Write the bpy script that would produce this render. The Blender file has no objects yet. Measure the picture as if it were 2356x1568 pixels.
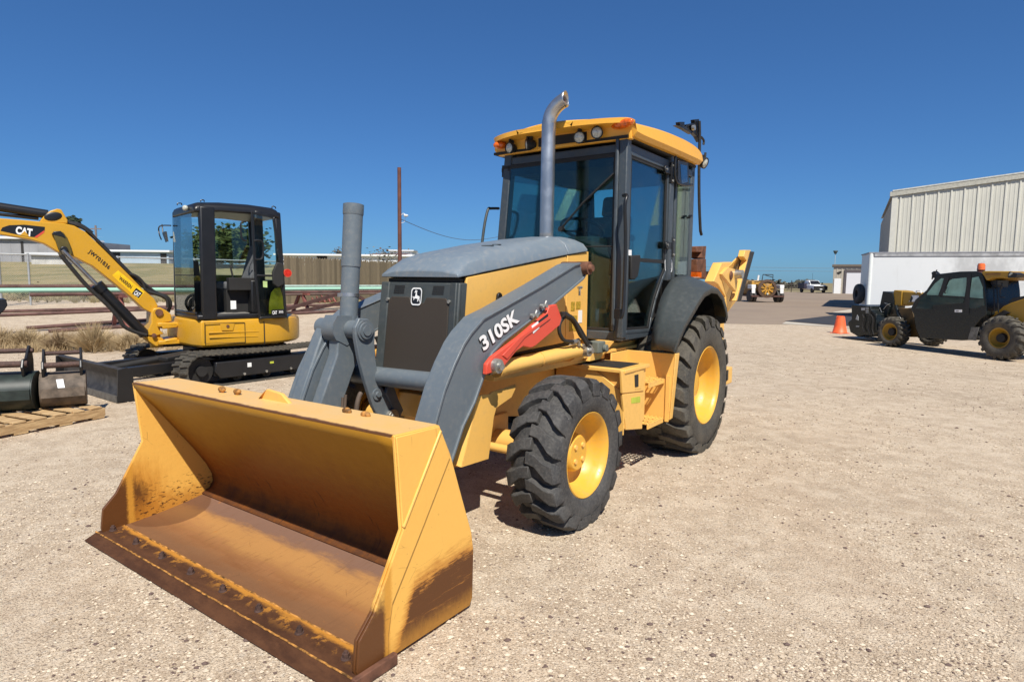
import bpy, bmesh, math, random
from mathutils import Vector, Matrix, noise
R = math.radians
PI = math.pi
SC = bpy.context.scene
COL = SC.collection
random.seed(7)

# ------------------------------------------------------------------ camera
F_PX, EYE, PITCH, ROLL = 1427.0, 1.5, R(-5.67), R(.62)
cd = bpy.data.cameras.new('camera')
cam = bpy.data.objects.new('camera', cd)
COL.objects.link(cam)
cd.sensor_width = 36
cd.lens = F_PX / 2356 * 36
cd.clip_end = 4000
cam.matrix_world = (Matrix.Translation((0, 0, EYE)) @ Matrix.Rotation(R(90) + PITCH, 4, 'X') @ Matrix.Rotation(ROLL, 4, 'Z'))
SC.camera = cam

# ------------------------------------------------------------------ light
SUN_EL = R(51.9)
SUN_H = Vector((.20, -.98, 0)).normalized()
w = bpy.data.worlds.new('World'); SC.world = w; w.use_nodes = True
nt = w.node_tree; nt.nodes.clear()
sky = nt.nodes.new('ShaderNodeTexSky'); sky.sky_type = 'NISHITA'; sky.sun_disc = False
sky.sun_elevation = SUN_EL; sky.sun_rotation = math.atan2(SUN_H.x, SUN_H.y)
sky.altitude = 900; sky.air_density = 1.0; sky.dust_density = .6; sky.ozone_density = 3.2
bg = nt.nodes.new('ShaderNodeBackground'); bg.inputs[1].default_value = .10
ow = nt.nodes.new('ShaderNodeOutputWorld')
tint = nt.nodes.new('ShaderNodeMix'); tint.data_type = 'RGBA'; tint.blend_type = 'MULTIPLY'; tint.inputs[0].default_value = 1; tint.inputs[7].default_value = (.34, .67, 1.10, 1)   # deep, dry blue
gm = nt.nodes.new('ShaderNodeGamma'); gm.inputs[1].default_value = .8; nt.links.new(sky.outputs[0], gm.inputs[0]); nt.links.new(gm.outputs[0], tint.inputs[6]); nt.links.new(tint.outputs[2], bg.inputs[0]); nt.links.new(bg.outputs[0], ow.inputs[0])
ld = bpy.data.lights.new('sun', 'SUN'); ld.energy = 5.0; ld.angle = R(.53); ld.color = (1, .95, .86)
sun = bpy.data.objects.new('sun', ld); COL.objects.link(sun)
tosun = SUN_H * math.cos(SUN_EL) + Vector((0, 0, math.sin(SUN_EL)))
sun.rotation_euler = tosun.to_track_quat('Z', 'Y').to_euler()
sun.location = tosun * 60
SC.view_settings.view_transform = 'Standard'; SC.view_settings.look = 'None'
SC.view_settings.exposure = .28; SC.view_settings.gamma = 1
SC.cycles.max_bounces = 8; SC.cycles.transparent_max_bounces = 16

# ------------------------------------------------------------------ measured points
ZM = dict(D=(0, 0, 1 / .58433), a=(300, 1400, .8188), b=(1150, 700, .6376), c=(1850, 350, .6377), d=(1700, 1200, .6059), e=(0, 750, .6061),
          f=(500, 750, .5739), g=(2700, 900, .2971), h=(3100, 650, .5101), i=(1100, 1150, .3507), j=(1850, 350, .2551), k=(2350, 400, .3188),
          l=(1400, 850, .3827), m=(2200, 900, .3827), n=(0, 1300, .2971), o=(0, 850, .2971), p=(1050, 850, .2869), q=(3300, 950, .3188), r=(1100, 2100, .3724))
CM = cam.matrix_world.copy()
class Frame:
    """a thing's own ground frame: origin on the ground, x forward, y left, z up"""
    def __init__(s, x, y, deg, z=0):
        s.m = Matrix.Translation((x, y, z)) @ Matrix.Rotation(R(deg), 4, 'Z'); s.i = s.m.inverted()
    def at(s, k, x, y, X=None, Y=None, Z=None):
        "where the sight line through a measured point of the photograph meets a plane of this thing"
        o = ZM[k]; px = (o[0] + x * o[2]) * .58433; py = (o[1] + y * o[2]) * .58433
        d = CM.to_3x3() @ Vector(((px - 1178) / F_PX, -(py - 784) / F_PX, -1))
        o3 = s.i @ CM.translation; d3 = s.i.to_3x3() @ d
        a, v = (0, X) if X is not None else (1, Y) if Y is not None else (2, Z)
        return o3 + d3 * ((v - o3[a]) / d3[a])
    def pts(s, k, L, **kw): return [s.at(k, x, y, **kw) for x, y in L]

# ------------------------------------------------------------------ materials
class NT:
    def __init__(s, name):
        s.mat = bpy.data.materials.new(name); s.mat.use_nodes = True; s.t = s.mat.node_tree; s.t.nodes.clear()
        s.out = s.t.nodes.new('ShaderNodeOutputMaterial'); s.b = s.t.nodes.new('ShaderNodeBsdfPrincipled')
        s.t.links.new(s.b.outputs[0], s.out.inputs[0]); s.tc = s.t.nodes.new('ShaderNodeTexCoord')
        s.co = s.tc.outputs['Object']
    def lk(s, v, i):
        if v is None: return
        if isinstance(v, (int, float)): i.default_value = v
        elif isinstance(v, (tuple, list)): i.default_value = (*v, 1) if len(v) == 3 and i.type == 'RGBA' else v
        else: s.t.links.new(v, i)
    def node(s, k, **kw):
        n = s.t.nodes.new(k)
        for a, v in kw.items(): setattr(n, a, v)
        return n
    def math(s, op, a, b=0.0, c=None, clamp=False):
        n = s.node('ShaderNodeMath', operation=op, use_clamp=clamp); s.lk(a, n.inputs[0]); s.lk(b, n.inputs[1])
        if c is not None: s.lk(c, n.inputs[2])
        return n.outputs[0]
    def map(s, scale=(1, 1, 1), loc=(0, 0, 0), rot=(0, 0, 0), co=None):
        n = s.node('ShaderNodeMapping'); s.lk(co or s.co, n.inputs[0]); n.inputs['Scale'].default_value = scale
        n.inputs['Location'].default_value = loc; n.inputs['Rotation'].default_value = rot; return n.outputs[0]
    def noise(s, scale, detail=4, rough=.55, co=None, dist=0):
        n = s.node('ShaderNodeTexNoise'); s.lk(co or s.co, n.inputs['Vector']); n.inputs['Scale'].default_value = scale
        n.inputs['Detail'].default_value = detail; n.inputs['Roughness'].default_value = rough; n.inputs['Distortion'].default_value = dist
        return n.outputs[0]
    def vor(s, scale, feat='F1', out='Distance', co=None, rnd=1):
        n = s.node('ShaderNodeTexVoronoi', feature=feat); s.lk(co or s.co, n.inputs['Vector']); n.inputs['Scale'].default_value = scale
        n.inputs['Randomness'].default_value = rnd; return n.outputs[out]
    def ramp(s, f, a, b, va=0.0, vb=1.0, smooth=True):
        n = s.node('ShaderNodeMapRange', interpolation_type='SMOOTHSTEP' if smooth else 'LINEAR', clamp=True)
        s.lk(f, n.inputs[0]); 
        for i, v in ((1, a), (2, b), (3, va), (4, vb)): s.lk(v, n.inputs[i])
        return n.outputs[0]
    def mix(s, f, a, b, mode='MIX'):
        n = s.node('ShaderNodeMix', data_type='RGBA', blend_type=mode, clamp_factor=True); s.lk(f, n.inputs[0]); s.lk(a, n.inputs[6]); s.lk(b, n.inputs[7]); return n.outputs[2]
    def xyz(s, co=None):
        n = s.node('ShaderNodeSeparateXYZ'); s.lk(co or s.co, n.inputs[0]); return n.outputs
    def bump(s, h, st=.3, d=.01, normal=None):
        n = s.node('ShaderNodeBump'); s.lk(h, n.inputs['Height']); n.inputs['Strength'].default_value = st; n.inputs['Distance'].default_value = d
        if normal is not None: s.lk(normal, n.inputs['Normal'])
        return n.outputs[0]
    def fin(s, col=None, rough=None, metal=None, normal=None, **kw):
        s.lk(col, s.b.inputs['Base Color']); s.lk(rough, s.b.inputs['Roughness']); s.lk(metal, s.b.inputs['Metallic'])
        if normal is not None: s.lk(normal, s.b.inputs['Normal'])
        for k, v in kw.items(): s.lk(v, s.b.inputs[k.replace('_', ' ')])
        return s.mat

def paint(name, col, rough=.42, dirt=(.30, .24, .17), dirt_amt=.25, chips=None, chip_thr=.70, scale=3.0, metal=0, bump=.05, spec=.5):
    "painted metal with dust film, mottling and small chips"
    n = NT(name)
    a = n.noise(scale, 6, .65); b = n.noise(scale * 9, 5, .7)
    c = n.mix(n.ramp(a, .35, .75, 0, .22), col, tuple(x * .80 for x in col))
    c = n.mix(n.ramp(b, .45, .8, 0, dirt_amt), c, dirt)
    r = n.math('ADD', n.ramp(b, .3, .8, rough - .07, rough + .22), 0)
    if chips:
        v = n.noise(scale * 7, 8, .75, co=n.map((1, 1, 2.2)))
        k = n.ramp(v, chip_thr, chip_thr + .03)
        bv = n.node('ShaderNodeBevel', samples=3); bv.inputs[0].default_value = .007; gn = n.node('ShaderNodeNewGeometry'); dp_ = n.node('ShaderNodeVectorMath', operation='DOT_PRODUCT'); n.lk(bv.outputs[0], dp_.inputs[0]); n.lk(gn.outputs['Normal'], dp_.inputs[1])
        ed = n.math('MULTIPLY', n.ramp(dp_.outputs['Value'], .80, .97, 1, 0), n.ramp(n.noise(scale * 5, 7, .75), .50, .58)); k = n.math('MAXIMUM', k, n.math('MULTIPLY', ed, .85))
        c = n.mix(k, c, chips); r = n.math('MAXIMUM', r, n.math('MULTIPLY', k, .8))
    return n.fin(c, r, metal, n.bump(b, bump, .004), Specular_IOR_Level=spec)

def simple(name, col, rough=.5, metal=0, var=.15, scale=8, bump=0, **kw):
    n = NT(name); a = n.noise(scale, 5, .6)
    c = n.mix(n.ramp(a, .3, .7, 0, 1), tuple(x * (1 - var) for x in col), tuple(min(1, x * (1 + var)) for x in col))
    return n.fin(c, rough, metal, n.bump(a, bump, .01) if bump else None, **kw)

def glass(name, tint, gloss=.09, rough=.02, dirt=.05):
    n = NT(name)
    tr = n.node('ShaderNodeBsdfTransparent'); tr.inputs[0].default_value = (*tint, 1)
    gl = n.node('ShaderNodeBsdfGlossy'); gl.inputs['Roughness'].default_value = rough; gl.inputs[0].default_value = (.9, .95, 1, 1)
    df = n.node('ShaderNodeBsdfDiffuse'); df.inputs[0].default_value = (.45, .42, .36, 1)
    fr = n.node('ShaderNodeFresnel'); fr.inputs[0].default_value = 1.5
    m1 = n.node('ShaderNodeMixShader'); m2 = n.node('ShaderNodeMixShader')
    n.lk(n.math('MULTIPLY', fr.outputs[0], gloss / .04, clamp=True), m1.inputs[0]); n.lk(tr.outputs[0], m1.inputs[1]); n.lk(gl.outputs[0], m1.inputs[2])
    n.lk(n.ramp(n.noise(6, 6, .7), .45, .8, 0, dirt), m2.inputs[0]); n.lk(m1.outputs[0], m2.inputs[1]); n.lk(df.outputs[0], m2.inputs[2])
    n.t.links.new(m2.outputs[0], n.out.inputs[0]); return n.mat

RUST = (.12, .045, .018)
M = {}
M['yellow'] = paint('deere_yellow_paint', (.83, .475, .115), .38, dirt_amt=.16, chips=(.10, .05, .03), chip_thr=.745)
M['roofyel'] = paint('roof_yellow_plastic', (.86, .43, .05), .36, dirt_amt=.10)
M['yellow2'] = paint('wheel_yellow_paint', (.72, .385, .045), .36, dirt_amt=.28, chips=(.12, .06, .03), chip_thr=.74)
M['catyel'] = paint('excavator_yellow_paint', (.60, .31, .018), .32, dirt_amt=.12)
M['grey'] = paint('blue_grey_paint', (.128, .152, .170), .40, dirt=(.26, .25, .22), dirt_amt=.35, chips=(.09, .05, .035), chip_thr=.74, scale=3.5)
M['grey2'] = paint('dark_grey_plastic', (.050, .058, .058), .48, dirt=(.16, .15, .13), dirt_amt=.18)
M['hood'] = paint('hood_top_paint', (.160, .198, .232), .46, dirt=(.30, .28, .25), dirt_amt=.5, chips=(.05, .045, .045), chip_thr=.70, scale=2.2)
M['cabgrey'] = paint('dark_cab_paint', (.050, .062, .072), .36, dirt=(.16, .155, .14), dirt_amt=.22)
M['grille'] = None
M['black'] = simple('black_paint', (.012, .012, .013), .38)
M['blackm'] = simple('matt_black', (.016, .015, .014), .7, bump=.1)
M['red'] = paint('red_paint', (.68, .075, .04), .40, dirt_amt=.12, dirt=(.45, .2, .15))
M['rust'] = simple('rust', (.13, .055, .03), .85, var=.4, scale=14, bump=.4)
M['rustbolt'] = simple('rusty_bolt', (.075, .04, .03), .75, var=.4, scale=40, bump=.3)
M['steel'] = simple('bare_steel', (.52, .51, .49), .42, 1, var=.15)
M['chrome'] = None
M['zinc'] = simple('zinc', (.45, .44, .40), .42, .8, var=.25, scale=30)
M['white'] = simple('white_paint', (.78, .78, .76), .45, var=.04)
M['decal'] = simple('white_decal', (.82, .82, .80), .4, var=.03)
M['decalb'] = simple('black_decal', (.012, .012, .014), .35, var=.1)
M['amber'] = simple('amber_lens', (.75, .13, .005), .12, var=.35, scale=40, Coat_Weight=.6)
M['redlens'] = simple('red_lens', (.55, .03, .02), .15, var=.2, scale=40)
M['lens'] = simple('lamp_lens', (.50, .50, .42), .12, var=.3, scale=60, Coat_Weight=.8)
M['glass'] = glass('tinted_cab_glass', (.72, .88, .86), .035, dirt=.02)
M['glass2'] = glass('excavator_glass', (.88, .95, .93), .035, dirt=.03)
M['lime'] = simple('lime_sticker', (.45, .50, .05), .5)
M['hose'] = simple('rubber_hose', (.02, .018, .016), .55, var=.3, scale=30)
M['seat'] = simple('seat_cloth', (.10, .105, .11), .9, var=.2, scale=30)
M['olive'] = simple('cab_trim', (.13, .14, .115), .8, var=.12)
def m_chrome():
    n = NT('exhaust_chrome'); z = n.noise(7, 5, .6)
    return n.fin(n.mix(n.ramp(z, .4, .7), (.42, .42, .42), (.55, .56, .57)), n.ramp(z, .3, .8, .30, .42), .85, None)
M['chrome'] = m_chrome()
def m_grille():
    n = NT('grille_mesh'); x, y, z = n.xyz()
    s = n.math('SINE', n.math('MULTIPLY', z, 900)); t = n.math('SINE', n.math('MULTIPLY', y, 900))
    k = n.ramp(n.math('MULTIPLY', s, t), -.2, .5)
    return n.fin(n.mix(k, (.030, .022, .016), (.055, .042, .030)), .75, 0, n.bump(k, .3, .002))
M['grille'] = m_grille()
def m_tyre(name, col, dust, amt):
    n = NT(name); a = n.noise(5, 6, .7); b = n.noise(60, 5, .75)
    c = n.mix(n.ramp(a, .35, .72, .1, amt), col, dust); c = n.mix(n.ramp(b, .4, .75, 0, .45), c, tuple(x * 1.5 for x in dust))
    return n.fin(c, .78, 0, n.bump(b, .45, .004))
M['tyre'] = m_tyre('tyre_rubber', (.024, .024, .025), (.105, .098, .088), .55)
M['tyre2'] = m_tyre('dusty_tyre_rubber', (.03, .028, .024), (.11, .095, .07), .8)
def m_bucket(kind):
    n = NT('bucket_' + kind); x, y, z = n.xyz()
    big = n.noise(4, 6, .65); mid = n.noise(14, 7, .7)
    scr = n.noise(3.2, 8, .8, co=n.map((14, 1.6, 5), rot=(.3, .5, .2)))
    fine = n.noise(90, 4, .8)
    Y = (.83, .455, .095); Yd = (.62, .29, .04); OR = (.42, .15, .02); BR = (.125, .045, .010); DK = (.055, .026, .016); SAND = (.50, .30, .13)
    wob = n.math('MULTIPLY', n.math('SUBTRACT', mid, .5), .30)
    wob2 = n.math('MULTIPLY', n.math('SUBTRACT', scr, .5), .34)
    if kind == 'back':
        # worn inner face, its yellow darkened as painted shade; rust climbs from the floor
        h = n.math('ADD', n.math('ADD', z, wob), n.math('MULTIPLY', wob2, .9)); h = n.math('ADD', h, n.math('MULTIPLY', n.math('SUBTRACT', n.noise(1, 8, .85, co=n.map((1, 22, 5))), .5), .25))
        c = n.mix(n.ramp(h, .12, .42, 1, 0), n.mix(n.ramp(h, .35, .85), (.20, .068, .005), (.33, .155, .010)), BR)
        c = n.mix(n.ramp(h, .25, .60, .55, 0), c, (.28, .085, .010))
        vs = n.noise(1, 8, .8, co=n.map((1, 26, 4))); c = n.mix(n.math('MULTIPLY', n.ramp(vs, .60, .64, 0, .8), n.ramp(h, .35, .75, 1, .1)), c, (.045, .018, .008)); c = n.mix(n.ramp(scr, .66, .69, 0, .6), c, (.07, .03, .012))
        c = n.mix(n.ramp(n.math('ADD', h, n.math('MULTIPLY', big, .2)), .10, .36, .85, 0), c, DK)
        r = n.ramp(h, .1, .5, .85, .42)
    elif kind == 'top':
        c = n.mix(n.ramp(big, .3, .7, .35, .75), Y, (.70, .47, .22)); c = n.mix(n.ramp(scr, .64, .70, 0, .8), c, BR); r = .45
        c = n.mix(n.ramp(n.math('ADD', x, n.math('MULTIPLY', wob, .14)), 3.755, 3.775), c, BR)
    elif kind == 'side':
        d = n.math('ADD', n.math('ADD', z, n.math('MULTIPLY', n.math('MAXIMUM', n.math('SUBTRACT', x, 3.67), 0), 2.0)), 1.83); d = n.math('ADD', n.math('ADD', d, n.math('MULTIPLY', n.math('SUBTRACT', x, 3.3), .10)), n.math('MULTIPLY', wob, .28))
        st_ = n.noise(1, 9, .82, co=n.map((5, 1, 34), rot=(0, R(-32), 0))); d = n.math('ADD', d, n.math('MULTIPLY', n.math('SUBTRACT', st_, .5), .26))   # diagonal wear front
        k = n.ramp(d, 2.09, 2.125, 1, 0)
        k2 = n.ramp(n.math('ADD', z, n.math('MULTIPLY', wob2, .3)), .02, .12, 1, 0)
        out_ = n.ramp(y, -.5, .5, 0, 1); d = n.math('ADD', d, n.math('MULTIPLY', n.math('SUBTRACT', 1.0, out_), .26)); k = n.math('MULTIPLY', k, n.ramp(y, -.5, .5, 0, 1)); k = n.math('MULTIPLY', k, n.ramp(n.noise(1, 9, .82, co=n.map((4, 1, 50), rot=(0, R(-60), 0))), .66, .56, .35, 1)); c = n.mix(n.ramp(d, 2.10, 2.20, .85, 0), Y, OR); c = n.mix(k, c, (.115, .042, .010)); c = n.mix(n.math('MULTIPLY', k2, .5), c, Yd)
        c = n.mix(n.ramp(scr, .655, .67, 0, .8), c, BR); sp_ = n.noise(30, 4, .7, co=n.map((1, 1, 2.5))); c = n.mix(n.math('MULTIPLY', n.ramp(sp_, .68, .70), n.ramp(big, .48, .58)), c, (.09, .035, .015))
        dx, dz_ = n.math('SUBTRACT', x, 3.85), n.math('SUBTRACT', z, .19)
        rr = n.math('ADD', n.math('SQRT', n.math('ADD', n.math('MULTIPLY', dx, dx), n.math('MULTIPLY', dz_, dz_))), n.math('MULTIPLY', wob, .35))
        ly = n.ramp(y, -1, 0, 1, 0); rr = n.math('ADD', rr, n.math('MULTIPLY', n.math('SUBTRACT', n.noise(1, 9, .85, co=n.map((40, 1, 8), rot=(0, R(35), 0))), .5), .20)); c = n.mix(n.math('MULTIPLY', n.ramp(rr, .12, .30, .75, 0), ly), c, (.52, .20, .02)); c = n.mix(n.math('MULTIPLY', n.ramp(rr, .07, .17, .95, 0), ly), c, (.10, .038, .012))
        bt = n.math('ADD', z, n.math('MULTIPLY', wob, .9)); c = n.mix(n.math('MULTIPLY', n.ramp(bt, .10, .22, .7, 0), ly), c, (.45, .17, .02)); c = n.mix(n.math('MULTIPLY', n.math('MULTIPLY', n.ramp(bt, .14, .30, 1, 0), n.ramp(sp_, .56, .60)), ly), c, (.09, .035, .012))
        sx = n.ramp(x, 3.80, 3.84, 0, 1); kk = n.ramp(n.math('ADD', z, wob), .22, .36, 1, 0)
        c = n.mix(n.math('MULTIPLY', sx, kk), c, (.12, .044, .012))
        ye = n.math('ADD', n.math('ABSOLUTE', n.math('SUBTRACT', x, 3.825)), n.math('MULTIPLY', n.math('SUBTRACT', fine, .5), .03))
        c = n.mix(n.ramp(ye, .008, .028, .9, 0), c, Yd); r = n.ramp(d, 2.05, 2.2, .75, .42)
    elif kind == 'floor':
        s = n.noise(2.5, 7, .7, co=n.map((3, .7, 3)))
        c = n.mix(n.ramp(s, .3, .7), (.20, .080, .026), (.34, .155, .055))
        xx = n.math('ADD', x, n.math('MULTIPLY', n.math('SUBTRACT', s, .5), .30))
        c = n.mix(n.ramp(xx, 3.45, 3.58, 0, .9), (.19, .105, .070), c)
        band = n.math('MULTIPLY', n.ramp(xx, 3.46, 3.55), n.ramp(xx, 3.60, 3.72, 1, 0))
        c = n.mix(n.math('MULTIPLY', band, .75), c, (.44, .225, .070)); c = n.mix(n.ramp(n.noise(7, 9, .8, co=n.map((1.2, 9, 1))), .52, .70, 0, .6), c, (.13, .055, .022))
        c = n.mix(n.ramp(xx, 3.70, 3.84, 0, .7), c, (.15, .075, .038))
        e1_, e2_ = n.math('DIVIDE', n.math('SUBTRACT', x, 3.61), .23), n.math('DIVIDE', n.math('SUBTRACT', y, -1.06), .25); el_ = n.math('ADD', n.math('ADD', n.math('MULTIPLY', e1_, e1_), n.math('MULTIPLY', e2_, e2_)), n.math('MULTIPLY', wob, .8))
        c = n.mix(n.ramp(mid, .62, .75, 0, .5), c, OR); c = n.mix(n.ramp(el_, .92, 1.0, .7, 0), c, (.12, .05, .02)); r = .8
    elif kind == 'edge':
        s = n.noise(5, 8, .75, co=n.map((2, .8, 2)))
        xx = n.math('ADD', x, n.math('MULTIPLY', n.math('SUBTRACT', s, .5), .10))
        c = n.mix(n.ramp(s, .35, .65), (.055, .022, .010), (.10, .042, .018))
        o = n.math('MAXIMUM', n.ramp(xx, 3.88, 3.905, 1, 0), n.math('MULTIPLY', n.ramp(mid, .52, .60), n.ramp(xx, 3.88, 3.97, 1, 0)))
        o = n.math('MULTIPLY', o, n.ramp(n.math('ADD', fine, 0), .15, .4))
        c = n.mix(o, c, (.46, .20, .030)); r = .72
    wv_ = n.map((1, 1, 1), co=n.co); vadd = n.node('ShaderNodeVectorMath', operation='ADD'); nz_ = n.node('ShaderNodeTexNoise'); nz_.inputs['Scale'].default_value = .9; n.lk(n.co, nz_.inputs['Vector']); n.lk(n.co, vadd.inputs[0]); n.lk(nz_.outputs['Color'], vadd.inputs[1])
    cr = n.vor(3.3, 'DISTANCE_TO_EDGE', co=n.map((1, 1, 1.6), co=vadd.outputs[0])); c = n.mix(n.math('MULTIPLY', n.ramp(cr, .002, .006, .38, 0), n.ramp(n.noise(7, 4, .6), .56, .64)), c, (.12, .05, .018) if kind != 'floor' else (.10, .045, .02))
    b = n.bump(n.math('ADD', n.math('MULTIPLY', fine, .35), mid), .35, .006)
    return n.fin(c, r, 0, b, Specular_IOR_Level=.25 if kind in ('back', 'floor', 'edge') else .45)
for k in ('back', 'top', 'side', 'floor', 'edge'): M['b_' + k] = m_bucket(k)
M['weld'] = simple('worn_weld_bead', (.36, .165, .035), .7, var=.8, scale=25, bump=.6)

# ------------------------------------------------------------------ mesh builder
def bas(d):
    d = d.normalized(); a = Vector((0, 0, 1)) if abs(d.z) < .9 else Vector((1, 0, 0))
    u = d.cross(a).normalized(); return u, d.cross(u).normalized()
class MB:
    def __init__(s): s.v = []; s.f = []; s.m = []; s.mi = 0
    def add(s, vs, fs):
        b = len(s.v); s.v += [tuple(v) for v in vs]; s.f += [[b + i for i in f] for f in fs]; s.m += [s.mi] * len(fs); return s
    def hexa(s, p): return s.add(p, [(0, 3, 2, 1), (4, 5, 6, 7), (0, 1, 5, 4), (1, 2, 6, 5), (2, 3, 7, 6), (3, 0, 4, 7)])
    def box(s, x0, x1, y0, y1, z0, z1):
        return s.hexa([(x0, y0, z0), (x1, y0, z0), (x1, y1, z0), (x0, y1, z0), (x0, y0, z1), (x1, y0, z1), (x1, y1, z1), (x0, y1, z1)])
    def beam(s, p0, p1, w, h, up=(0, 0, 1)):
        p0, p1 = Vector(p0), Vector(p1); d = (p1 - p0).normalized(); sd = d.cross(Vector(up)).normalized() * w / 2; u = sd.cross(d).normalized() * h / 2
        return s.hexa([p0 - sd - u, p0 + sd - u, p0 + sd + u, p0 - sd + u, p1 - sd - u, p1 + sd - u, p1 + sd + u, p1 - sd + u])
    def prism(s, P, off):
        off = Vector(off); n = len(P); P = [Vector(p) for p in P]
        return s.add(P + [p + off for p in P], [list(range(n)), list(range(2 * n - 1, n - 1, -1))] + [(i, (i + 1) % n, n + (i + 1) % n, n + i) for i in range(n)])
    def loft(s, rings, closed=True, caps=True):
        n = len(rings[0]); fs = []
        for k in range(len(rings) - 1):
            for i in range(n if closed else n - 1):
                j = (i + 1) % n; fs.append((k * n + i, k * n + j, (k + 1) * n + j, (k + 1) * n + i))
        if caps and closed: fs += [list(range(n)), [(len(rings) - 1) * n + i for i in range(n - 1, -1, -1)]]
        return s.add([p for r in rings for p in r], fs)
    def tube(s, P, r, n=10, caps=True, r2=None):
        P = [Vector(p) for p in P]; rings = []; u = None
        for i, p in enumerate(P):
            d = (P[min(i + 1, len(P) - 1)] - P[max(i - 1, 0)]).normalized()
            if u is None: u, _ = bas(d)
            u = (u - d * u.dot(d)).normalized(); v = d.cross(u)
            rr = r if r2 is None else r + (r2 - r) * i / (len(P) - 1)
            rings.append([p + (u * math.cos(2 * PI * k / n) + v * math.sin(2 * PI * k / n)) * rr for k in range(n)])
        return s.loft(rings, True, caps)
    def cyl(s, p0, p1, r0, r1=None, n=20): return s.tube([p0, p1], r0, n, True, r1)
    def lathe(s, prof, o, ax, n=32, closed=False):
        "prof: (radius, height along axis)"
        o, ax = Vector(o), Vector(ax).normalized(); u, v = bas(ax)
        rings = [[o + ax * h + (u * math.cos(2 * PI * k / n) + v * math.sin(2 * PI * k / n)) * max(r, 1e-4) for k in range(n)] for r, h in prof]
        if closed: rings.append(rings[0])
        return s.loft(rings, True, False)
    def ell(s, c, rx, ry, rz, nu=14, nv=8, rot=None):
        rings = []
        for j in range(nv + 1):
            t = PI * j / nv - PI / 2
            rr = []
            for i in range(nu):
                p = Vector((rx * max(math.cos(t), .001) * math.cos(2 * PI * i / nu), ry * max(math.cos(t), .001) * math.sin(2 * PI * i / nu), rz * math.sin(t)))
                rr.append(Vector(c) + (rot @ p if rot else p))
            rings.append(rr)
        return s.loft(rings, True, False)
    def text(s, body, o, xe, ue, depth=.001, bold=.0, spacing=1.0, taper=0):
        "lettering filling the parallelogram o / o->xe (width) / o->ue (cap height)"
        cu = bpy.data.curves.new('t', 'FONT'); cu.body = body; cu.size = 1; cu.offset = bold; cu.space_character = spacing; cu.resolution_u = 3
        ob = bpy.data.objects.new('t', cu); COL.objects.link(ob); dg = bpy.context.evaluated_depsgraph_get(); me = bpy.data.meshes.new_from_object(ob.evaluated_get(dg))
        bpy.data.objects.remove(ob); V = [v.co.copy() for v in me.vertices]; Fs = [list(p.vertices) for p in me.polygons]; bpy.data.meshes.remove(me)
        x0 = min(v.x for v in V); x1 = max(v.x for v in V); y0 = 0; y1 = .70 + bold * 2
        o, X, U = Vector(o), Vector(xe) - Vector(o), Vector(ue) - Vector(o); nn = X.cross(U).normalized()
        return s.add([o + X * ((v.x - x0) / (x1 - x0)) + U * ((v.y - y0) / (y1 - y0)) + nn * depth for v in V], Fs)
    def build(s, name, mat, parent=None, bevel=0, smooth=None, seg=2, recalc=True):
        me = bpy.data.meshes.new(name); me.from_pydata(s.v, [], s.f); mats = mat if isinstance(mat, list) else [mat]
        for m in mats: me.materials.append(M[m] if isinstance(m, str) else m)
        for p, i in zip(me.polygons, s.m): p.material_index = i
        if recalc:
            bm = bmesh.new(); bm.from_mesh(me); bmesh.ops.recalc_face_normals(bm, faces=bm.faces); bm.to_mesh(me); bm.free()
        if smooth is not None:
            me.shade_smooth(); me.set_sharp_from_angle(angle=R(smooth))
        ob = bpy.data.objects.new(name, me); COL.objects.link(ob)
        if parent: ob.parent = parent
        if bevel:
            b = ob.modifiers.new('bevel', 'BEVEL'); b.width = bevel; b.segments = seg; b.limit_method = 'ANGLE'; b.angle_limit = R(35); b.harden_normals = False
            if smooth is None: me.shade_smooth(); me.set_sharp_from_angle(angle=R(50))
        return ob
def _parts(s, name, mat, parent=None, **kw):
    "one object per connected piece"
    n = len(s.v); p = list(range(n))
    def fd(a):
        while p[a] != a: p[a] = p[p[a]]; a = p[a]
        return a
    for f in s.f:
        for i in f[1:]: p[fd(i)] = fd(f[0])
    G = {}
    for k, f in enumerate(s.f): G.setdefault(fd(f[0]), []).append(k)
    out = []
    for g in G.values():
        m = MB(); idx = {}
        for k in g:
            for i in s.f[k]:
                if i not in idx: idx[i] = len(m.v); m.v.append(s.v[i])
            m.f.append([idx[i] for i in s.f[k]]); m.m.append(s.m[k])
        out.append(m.build(name, mat, parent, **kw))
    return out
MB.parts = _parts
def tag(o, label=None, cat=None, group=None, kind=None):
    for k, v in (('label', label), ('category', cat), ('group', group), ('kind', kind)):
        if v: o[k] = v
    return o
def thing(name, fr, label, cat, group=None):
    o = bpy.data.objects.new(name, None); COL.objects.link(o); o.empty_display_size = .3
    o.matrix_world = fr.m if isinstance(fr, Frame) else fr
    return tag(o, label, cat, group)
def part_empty(name, parent):
    o = bpy.data.objects.new(name, None); COL.objects.link(o); o.parent = parent; return o
def copy_tree(o, parent=None):
    c = o.copy(); COL.objects.link(c); c.parent = parent
    for ch in list(o.children): copy_tree(ch, c)
    return c
def lerp(a, b, t): return a + (b - a) * t
def smoothpath(P, n=6):
    P = [Vector(p) for p in P]; out = []
    for i in range(len(P) - 1):
        p0, p1, p2, p3 = P[max(i - 1, 0)], P[i], P[i + 1], P[min(i + 2, len(P) - 1)]
        for k in range(n):
            t = k / n; out.append(.5 * ((2 * p1) + (p2 - p0) * t + (2 * p0 - 5 * p1 + 4 * p2 - p3) * t * t + (3 * p1 - p0 - 3 * p2 + p3) * t ** 3))
    return out + [P[-1]]
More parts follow.
